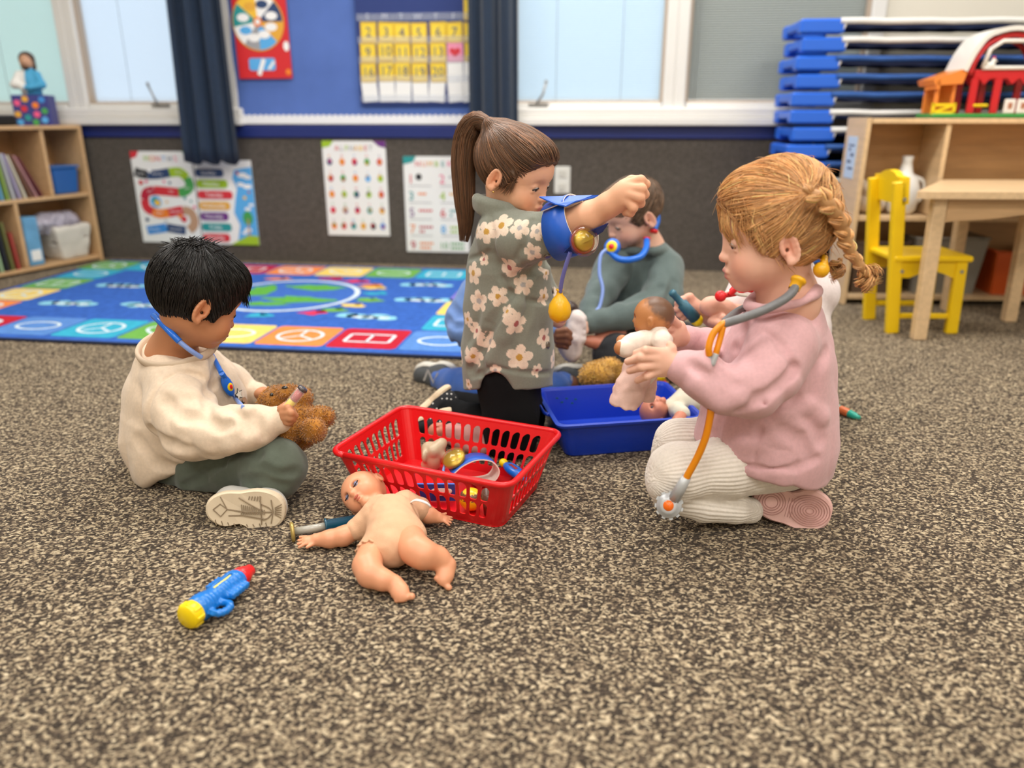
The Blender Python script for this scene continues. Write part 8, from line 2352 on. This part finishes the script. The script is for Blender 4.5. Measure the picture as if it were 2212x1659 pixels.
V, Q = B.mesh(0.0026)
mesh_np('body', V, Q, SKIN, pb_, skin_colour(V, (234, 186, 162), Lg, gf, gc0, gs, (206, 112, 104), (0.05, -0.10, -0.09)))
eyes(Lg, gf, gs, pb_, lash=(90, 66, 52), brow=(150, 116, 90), browr=0.0012)
Hs = Solid(0.012)
Hs.ell(Lg(-0.012, 0, 0.016), np.array([0.096, 0.077, 0.081]) * gs, gf); Hs.ell(Lg(0.044, 0, 0.050), np.array([0.046, 0.056, 0.034]) * gs, gf, k=0.02)
Hs.ell(Lg(0.088, 0, -0.014), np.array([0.038, 0.068, 0.046]) * gs, gf, op='s', k=0.012); Hs.ell(Lg(0.064, 0, -0.070), np.array([0.066, 0.12, 0.062]) * gs, gf, op='s', k=0.012)
for y in (-1, 1):
    Hs.ell(Lg(-0.010, y * 0.090, -0.038), np.array([0.026, 0.032, 0.040]) * gs, gf, op='s', k=0.006); Hs.ell(Lg(-0.050, y * 0.072, -0.090), np.array([0.07, 0.05, 0.050]) * gs, gf, op='s', k=0.012)
    Hs.cap(Lg(0.026, y * 0.064, -0.002), Lg(0.022, y * 0.068, -0.026), 0.010 * gs, 0.003, k=0.008)
Hs.plane(Lg(-0.05, 0, -0.062), gf @ np.array([-0.10, 0, -1]))
cap = Hs.mesh(0.0034); crown_g = Lg(-0.05, 0.0, 0.090).astype(np.float32); fwg = gf[:, 0].astype(np.float32)
def fl_g(P):
    d = P - crown_g; return d / (np.linalg.norm(d, axis=1, keepdims=True) + 1e-6) + 0.7 * fwg
sd = cap[0][rng.integers(0, len(cap[0]), 2200)]
st = hair_strands(Hs, sd, fl_g, 6, rng.uniform(0.006, 0.009, len(sd)), 0.0010, 0.0035, rng, wob=0.12)
hair_build('hair', [(cap[0], cap[1], None), st], pb_, (104, 82, 64), rng, 0.85, 0.3, (1.3, 1.25, 1.2))
GRN_ = fleece('grey_green_sweater', (98, 112, 110))
S = Solid(0.022)
S.chain(WS((1395, 570, 2.245, 58), (1390, 620, 2.26, 74), (1385, 680, 2.27, 80), (1385, 712, 2.27, 78)), k=0.03)
S.plane(at(1385, 716, 2.2), (0, -0.2, -1), k=0.01)
S.ell(at(1388, 500, 2.20), np.array([0.066, 0.066, 0.050]), None, op='s', k=0.006)
S.chain(WS((1430, 580, 2.21, 46), (1432, 640, 2.13, 42), (1395, 668, 2.07, 37), (1340, 684, 2.03, 30), (1296, 694, 2.01, 24), (1276, 700, 2.00, 22)), k=0.010)
S.chain(WS((1330, 575, 2.21, 44), (1300, 630, 2.13, 34), (1280, 665, 2.06, 26), (1270, 682, 2.03, 22)), k=0.010)
cc_ = at(1390, 536, 2.215); ring = [cc_ + np.array([math.cos(a) * 0.058, math.sin(a) * 0.056, 0.0]) for a in np.linspace(0, 6.2832, 25)]
for a_, b2 in zip(ring[:-1], ring[1:]): S.cap(a_, b2, 0.008, k=0.010)
for pl2, w, dpt in (([(1400, 560), (1395, 600), (1360, 640)], 0.010, 0.005), ([(1425, 620), (1390, 640), (1350, 650)], 0.014, 0.007), ([(1455, 610), (1440, 660), (1400, 690)], 0.014, 0.006)  ): groove(S, pl2, w, dpt, k=0.012, start=1.0)
S.disp = cloth_noise(0.0034, 15, 0.0012, 40); solid_obj('sweater', S, 0.0036, GRN_, pb_)
T = Solid(0.02); T.chain(WS((1395, 725, 2.24, 66), (1360, 745, 2.10, 52), (1325, 765, 2.00, 42), (1330, 780, 1.98, 34)), k=0.02); T.chain(WS((1330, 785, 1.985, 32), (1400, 800, 2.02, 30), (1450, 800, 2.06, 26)), k=0.012); T.chain(WS((1400, 725, 2.30, 60), (1470, 745, 2.15, 46), (1440, 775, 2.08, 34)), k=0.02); T.plane((0, 0, 0.001), (0, 0, -1)); T.disp = cloth_noise(0.003, 18)
solid_obj('trousers', T, 0.0042, fleece('charcoal_trousers', (46, 48, 52)), pb_)
t = thing('stethoscope', 'blue toy stethoscope round the neck of boy in grey-green', 'stethoscope', tuple(at(1350, 560, 2.1) * np.array([1, 1, 0])))
pipe('ear_tube', [(1413, 497, 2.17), (1420, 478, 2.19), (1419, 463, 2.20), (1414, 462, 2.21)], 0.0085, STB, t); q = MB(); q.lathe([(0, 0.0105), (0.004, 0.0115), (0.008, 0.0100), (0.008, 0.0005)], at(1413, 497, 2.17), unit(at(1411, 505, 2.165) - at(1414, 492, 2.172)), n=16); q.build('ear_tip', SQR, t, world=True)
pipe('yoke_tube', [(1397, 516, 2.155), (1396, 535, 2.12), (1385, 553, 2.09), (1362, 561, 2.07), (1338, 560, 2.07), (1324, 550, 2.08), (1318, 540, 2.09)], 0.0088, STB, t); q = MB(); q.lathe([(0, 0.0105), (0.004, 0.0110), (0.006, 0.009), (0.006, 0.0005)], at(1397, 517, 2.155), unit(at(1398, 505, 2.16) - at(1397, 517, 2.155)), n=16); q.build('ear_tip', SQR, t, world=True)
dn2 = unit(np.array([-0.45, -0.8, 0.3])); dp = at(1322, 533, 2.085)
q = MB(); q.lathe([(-0.012, 0.0005), (-0.012, 0.021), (0.0, 0.023), (0.003, 0.020), (0.003, 0.0005)], dp, dn2, n=24); q.build('head_disc', STB, t, world=True)
q = MB(); q.lathe([(0.003, 0.016), (0.005, 0.015), (0.005, 0.0005)], dp, dn2, n=20); q.build('yellow_face', SQY, t, world=True); q = MB(); q.lathe([(0.005, 0.008), (0.007, 0.007), (0.007, 0.0005)], dp, dn2, n=16); q.build('red_dot', SQR, t, world=True)
pipe('tube', [(1312, 538, 2.09), (1298, 552, 2.08), (1295, 590, 2.06), (1302, 625, 2.04), (1296, 660, 2.02), (1288, 672, 2.01)], 0.0050, STL, t)

# ================================================================== BOY IN BLUE (mostly hidden behind the ponytail girl)
rng = np.random.default_rng(5)
pz_ = person('child in periwinkle shirt and jeans, mostly hidden behind ponytail girl', 1095, 860)
zf = frame(unit((0.75, -0.45, -0.45))); zs_ = 0.86; zc = at(1112, 512, 2.02)
B = Solid(0.010); Lz = head_form(B, zc, zf, zs_, neck=(at(1100, 590, 2.06), 0.038))
B.chain(WS((1098, 600, 2.06, 34), (1090, 690, 2.06, 58), (1090, 780, 2.06, 56)), k=0.03)
B.chain(WS((1030, 640, 2.02, 26), (992, 705, 1.96, 22), (1020, 722, 1.90, 16), (1060, 725, 1.86, 14)), k=0.015)
B.chain(WS((1150, 640, 2.02, 26), (1180, 700, 1.95, 20), (1205, 728, 1.90, 15)), k=0.015)
B.chain(WS((1060, 790, 2.05, 36), (1040, 830, 1.90, 28), (960, 820, 2.02, 20)), k=0.015); B.chain(WS((1120, 790, 2.05, 36), (1150, 840, 1.90, 28), (1230, 830, 1.98, 20)), k=0.015)
B.ell(at(1212, 727, 1.885), (0.018, 0.014, 0.020), k=0.006); fingers(B, [[(1206, 716, 1.875, 8), (1222, 714, 1.868, 7.5), (1231, 720, 1.872, 6.5)], [(1206, 726, 1.872, 8), (1223, 725, 1.865, 7.5), (1232, 731, 1.870, 6.5)], [(1206, 736, 1.874, 8), (1222, 737, 1.867, 7.5), (1229, 742, 1.872, 6.5)], [(1206, 745, 1.878, 7.5), (1218, 747, 1.873, 7), (1224, 750, 1.876, 6)]], k=0.003)
V, Q = B.mesh(0.0030); mesh_np('body', V, Q, SKIN, pz_, skin_colour(V, (128, 84, 62), Lz, zf, zc, zs_, (120, 66, 60), (0.03, -0.01, -0.01)))
eyes(Lz, zf, zs_, pz_, lash=(24, 18, 16), brow=(36, 28, 24))
Hs = Solid(0.012); Hs.ell(Lz(-0.014, 0, 0.016), np.array([0.095, 0.077, 0.080]) * zs_, zf); Hs.ell(Lz(0.088, 0, -0.014), np.array([0.046, 0.075, 0.056]) * zs_, zf, op='s'); Hs.ell(Lz(0.06, 0, -0.07), np.array([0.07, 0.12, 0.066]) * zs_, zf, op='s'); Hs.disp = cloth_noise(0.002, 120)
cap = Hs.mesh(0.004); sd = cap[0][rng.integers(0, len(cap[0]), 900)]; st = hair_strands(Hs, sd, lambda P: rng.normal(0, 1, P.shape).astype(np.float32), 4, 0.004, 0.0012, 0.004, rng)
hair_build('hair', [(cap[0], cap[1], None), st], pz_, (28, 22, 20), rng, 1.0)
S = Solid(0.02); S.chain(WS((1095, 625, 2.06, 60), (1090, 690, 2.06, 80), (1088, 775, 2.06, 82)), k=0.03); S.plane(at(1088, 780, 2.0), (0, -0.1, -1), k=0.008); S.ell(at(1100, 572, 2.05), 0.056, op='s', k=0.006)
S.chain(WS((1035, 640, 2.02, 46), (998, 690, 1.97, 36), (1000, 715, 1.93, 32), (1018, 722, 1.91, 28)), k=0.010); S.chain(WS((1150, 640, 2.02, 46), (1175, 690, 1.96, 34), (1190, 715, 1.92, 25)), k=0.010)
for pl2, w, dpt in (([(975, 660), (990, 680), (1005, 680)], 0.012, 0.006), ([(968, 690), (985, 705), (1005, 705)], 0.010, 0.006), ([(985, 740), (995, 760), (1005, 770)], 0.008, 0.004)): groove(S, pl2, w, dpt, k=0.010, start=1.0)
S.disp = cloth_noise(0.003, 18); solid_obj('shirt', S, 0.0042, fleece('periwinkle_shirt', (104, 134, 190)), pz_)
T = Solid(0.02); T.chain(WS((1088, 785, 2.05, 70), (1085, 800, 2.03, 60)), k=0.02); T.chain(WS((1060, 795, 2.04, 54), (1040, 838, 1.89, 44)), k=0.02); T.chain(WS((1035, 842, 1.885, 42), (990, 832, 1.95, 36), (955, 822, 2.01, 26)), k=0.012); T.chain(WS((1120, 795, 2.04, 54), (1150, 845, 1.89, 42)), k=0.02); T.chain(WS((1155, 848, 1.885, 38), (1195, 838, 1.94, 32), (1215, 828, 1.97, 25)), k=0.012); T.plane((0, 0, 0.001), (0, 0, -1)); T.disp = cloth_noise(0.003, 20)
solid_obj('jeans', T, 0.0042, fleece('blue_jeans', (58, 96, 172)), pz_)
SNG = mat('sneaker_grey', (74, 76, 78), 0.85, var=0.15, vscale=120, bump=0.3, bscale=700); SNW = mat('sneaker_white_sole', (216, 212, 202), 0.7); SNL = mat('sneaker_letter', (216, 214, 210), 0.6)
def sneaker(c, ex, ez, ln, wd, lp, lsize):
    ex = unit(ex); ez = unit(np.asarray(ez) - ex * (np.asarray(ez) @ ex)); ey = np.cross(ez, ex)
    so_, up_ = shoe(pz_, c, ex, ey, ez, ln, wd, SNW, SNG, SNW, style='none', up_h=0.075, sole_t=0.016)
    return ex, ey, ez
# left foot turned out, sole up and away
c1 = at(945, 793, 2.06); sneaker(c1, at(905, 800, 2.05) - at(985, 790, 1.99), (0.15, -0.85, -0.42), 0.135, 0.070, None, 0)
q = MB(); pn = at(930, 815, 1.975); mb_text(q, 'N', pn, unit(np.array([0.85, 0.2, -0.35])), unit(np.array([0.35, -0.1, 0.9])), 0.052, 0); q.build('letter_print', SNL, pz_, world=True)
c2 = at(1238, 800, 2.05); sneaker(c2, at(1268, 802, 2.03) - at(1200, 792, 2.0), (-0.05, -0.85, -0.45), 0.125, 0.066, None, 0)
q = MB(); pn = at(1224, 824, 1.955); mb_text(q, 'N', pn, unit(np.array([1, 0.05, -0.05])), unit(np.array([-0.05, -0.15, 0.95])), 0.048, 0); q.build('letter_print', SNL, pz_, world=True)
# doll between the two boys: cloth suit and bare legs
t = thing('baby_doll', 'doll in white suit with bare pink legs between the boys', 'doll', tuple(at(1240, 740, 1.98) * np.array([1, 1, 0])))
s_ = Solid(0.012); s_.chain([(at(1245, 690, 1.95), 0.026), (at(1240, 730, 1.94), 0.028), (at(1235, 762, 1.93), 0.024)]); s_.chain([(at(1240, 730, 1.94), 0.02), (at(1218, 752, 1.93), 0.016)]); s_.disp = cloth_noise(0.003, 50); pts(s_, 0.0035, 'suit', mat('white_doll_suit', (222, 210, 206), 0.9, var=0.08, vscale=40), t)
s_ = Solid(0.008); s_.chain([(at(1335, 722, 2.03), 0.024), (at(1300, 742, 2.00), 0.022), (at(1278, 738, 1.99), 0.016), (at(1266, 736, 1.985), 0.013)]); s_.chain([(at(1325, 715, 2.04), 0.020), (at(1295, 722, 2.02), 0.014)]); pts(s_, 0.0028, 'leg', VINYLP, t)
s_ = Solid(0.006); doll_face(s_, at(1226, 672, 1.97), frame((0.6, -0.5, 0.3)), 0.030); pts(s_, 0.003, 'head', mat('doll_dark_vinyl', (60, 44, 38), 0.45), t)
# second teddy bear behind the tray
FURFORMS = [(1290, 808, 1.86, 36, 34, 26), (1318, 792, 1.88, 26, 24, 18), (1270, 812, 1.85, 18, 18, 18), (1345, 812, 1.88, 34, 30, 24), (1400, 828, 1.88, 34, 28, 22), (1428, 836, 1.87, 16, 16, 16)]
plush('teddy_bear', 'golden curly teddy bear lying behind blue tray', at(1330, 820, 1.87), FURFORMS, (206, 156, 70), 3200, 0.010, 0.0045, 0.0009, 0.5, 9)

# ================================================================== CHILD BEHIND THE RED-HAIRED GIRL
rng = np.random.default_rng(6)
pw_ = person('child in white top with red stethoscope, hidden behind red-haired girl', 1650, 830)
wf = frame(unit((-0.85, -0.45, -0.25))); ws_ = 0.85; wc = at(1685, 470, 1.78)
B = Solid(0.010); Lw = head_form(B, wc, wf, ws_, neck=(at(1690, 560, 1.80), 0.038))
B.chain(WS((1690, 570, 1.80, 36), (1690, 680, 1.80, 62), (1690, 800, 1.80, 62)), k=0.03)
B.chain(WS((1620, 625, 1.76, 28), (1600, 688, 1.72, 25), (1562, 670, 1.70, 21), (1540, 660, 1.69, 17)), k=0.015)
B.chain(WS((1760, 640, 1.80, 30), (1700, 740, 1.78, 26), (1580, 720, 1.76, 22), (1510, 668, 1.74, 17)), k=0.015)
B.chain(WS((1690, 810, 1.80, 55), (1620, 830, 1.66, 40), (1700, 850, 1.72, 30)), k=0.015)
B.ell(at(1536, 662, 1.684), (0.026, 0.020, 0.023), k=0.010); fingers(B, [[(1545, 690, 1.675, 10), (1560, 686, 1.668, 9), (1566, 696, 1.672, 8)], [(1538, 694, 1.672, 10), (1552, 698, 1.664, 9), (1556, 708, 1.67, 8)]], k=0.003)
B.ell(at(1497, 664, 1.738), (0.020, 0.016, 0.022), k=0.008)
fingers(B, [[(1492, 650, 1.735, 9), (1474, 648, 1.722, 8.5), (1464, 656, 1.716, 8)], [(1490, 660, 1.732, 9), (1472, 660, 1.718, 8.5), (1462, 668, 1.714, 8)], [(1490, 670, 1.732, 9), (1474, 672, 1.718, 8.5), (1467, 680, 1.716, 7.5)], [(1492, 680, 1.734, 8.5), (1479, 683, 1.722, 8), (1474, 688, 1.72, 7)], [(1498, 650, 1.74, 9), (1490, 641, 1.735, 8.5), (1484, 642, 1.725, 8)]], k=0.003)
V, Q = B.mesh(0.0026); mesh_np('body', V, Q, SKIN, pw_, skin_colour(V, (228, 172, 150), Lw, wf, wc, ws_, (206, 120, 112), (0.05, -0.09, -0.08)))
eyes(Lw, wf, ws_, pw_)
Hs = Solid(0.012); Hs.ell(Lw(-0.014, 0, 0.016), np.array([0.095, 0.077, 0.080]) * ws_, wf); Hs.ell(Lw(0.088, 0, -0.014), np.array([0.046, 0.075, 0.056]) * ws_, wf, op='s'); Hs.ell(Lw(0.06, 0, -0.07), np.array([0.07, 0.12, 0.066]) * ws_, wf, op='s'); Hs.disp = cloth_noise(0.0012, 120)
cap = Hs.mesh(0.004); crw = Lw(-0.05, 0, 0.09).astype(np.float32); sd = cap[0][rng.integers(0, len(cap[0]), 1500)]; st = hair_strands(Hs, sd, lambda P: P - crw, 7, 0.008, 0.0011, 0.004, rng)
hair_build('hair', [(cap[0], cap[1], None), st], pw_, (110, 84, 64), rng, 1.0)
S = Solid(0.02); S.chain(WS((1690, 610, 1.80, 70), (1690, 700, 1.80, 92), (1690, 800, 1.80, 96)), k=0.03); S.ell(at(1690, 560, 1.79), 0.050, op='s', k=0.006)
S.chain(WS((1625, 625, 1.77, 50), (1598, 660, 1.75, 40)), k=0.012); S.chain(WS((1755, 635, 1.80, 56), (1700, 735, 1.78, 42), (1590, 725, 1.765, 32), (1535, 680, 1.755, 24)), k=0.012); S.disp = cloth_noise(0.003, 18)
solid_obj('top', S, 0.0042, fleece('white_pink_top', (232, 218, 216)), pw_)
T = Solid(0.02); T.chain(WS((1690, 800, 1.80, 92), (1610, 835, 1.66, 52)), k=0.02); T.chain(WS((1610, 838, 1.66, 50), (1720, 850, 1.72, 40)), k=0.012); T.chain(WS((1720, 805, 1.84, 70), (1760, 830, 1.74, 46)), k=0.02); T.plane((0, 0, 0.001), (0, 0, -1)); solid_obj('trousers', T, 0.005, fleece('grey_trousers', (120, 116, 120)), pw_)
t = thing('stethoscope', 'red and white toy stethoscope on the half hidden child', 'stethoscope', tuple(at(1590, 630, 1.66) * np.array([1, 1, 0])))
pipe('ear_tube', [(1612, 585, 1.66), (1600, 602, 1.65), (1588, 622, 1.64), (1575, 636, 1.64)], 0.0075, SQR, t); pipe('white_tube', [(1625, 640, 1.66), (1598, 636, 1.645), (1575, 630, 1.64), (1562, 640, 1.65)], 0.0042, BPW, t)
q = MB(); dp = at(1557, 640, 1.645); q.lathe([(-0.012, 0.008), (-0.002, 0.012), (0.006, 0.012), (0.010, 0.009), (0.010, 0.0005)], dp, unit((-0.4, -0.8, 0.3)), n=18); q.build('head_disc', SQR, t, world=True)
pipe('ear_tube', [(1560, 638, 1.642), (1585, 634, 1.645), (1612, 625, 1.655), (1628, 628, 1.665)], 0.0065, SQR, t)
# otoscope in the child's hand
a, b_ = at(1450, 630, 1.705), at(1502, 688, 1.715)
t = thing('toy_otoscope', 'teal toy otoscope with yellow end held by half hidden child', 'toy', tuple(a * np.array([1, 1, 0]))); d = unit(b_ - a); L_ = float(np.linalg.norm(b_ - a))
q = MB(); q.lathe([(0, 0.0005), (0, 0.0075), (0.006, 0.009), (0.012, 0.0075), (L_ * 0.42, 0.0085), (L_ * 0.44, 0.013), (L_, 0.014), (L_, 0.0005)], a, d, n=20); q.build('handle', mat('otoscope_teal', (50, 104, 124), 0.4), t, world=True)
q = MB(); q.lathe([(0, 0.012), (0.005, 0.0145), (0.013, 0.0135), (0.020, 0.007), (0.020, 0.0005)], b_ - d * 0.001, d, n=18); q.build('yellow_end', SQY, t, world=True)
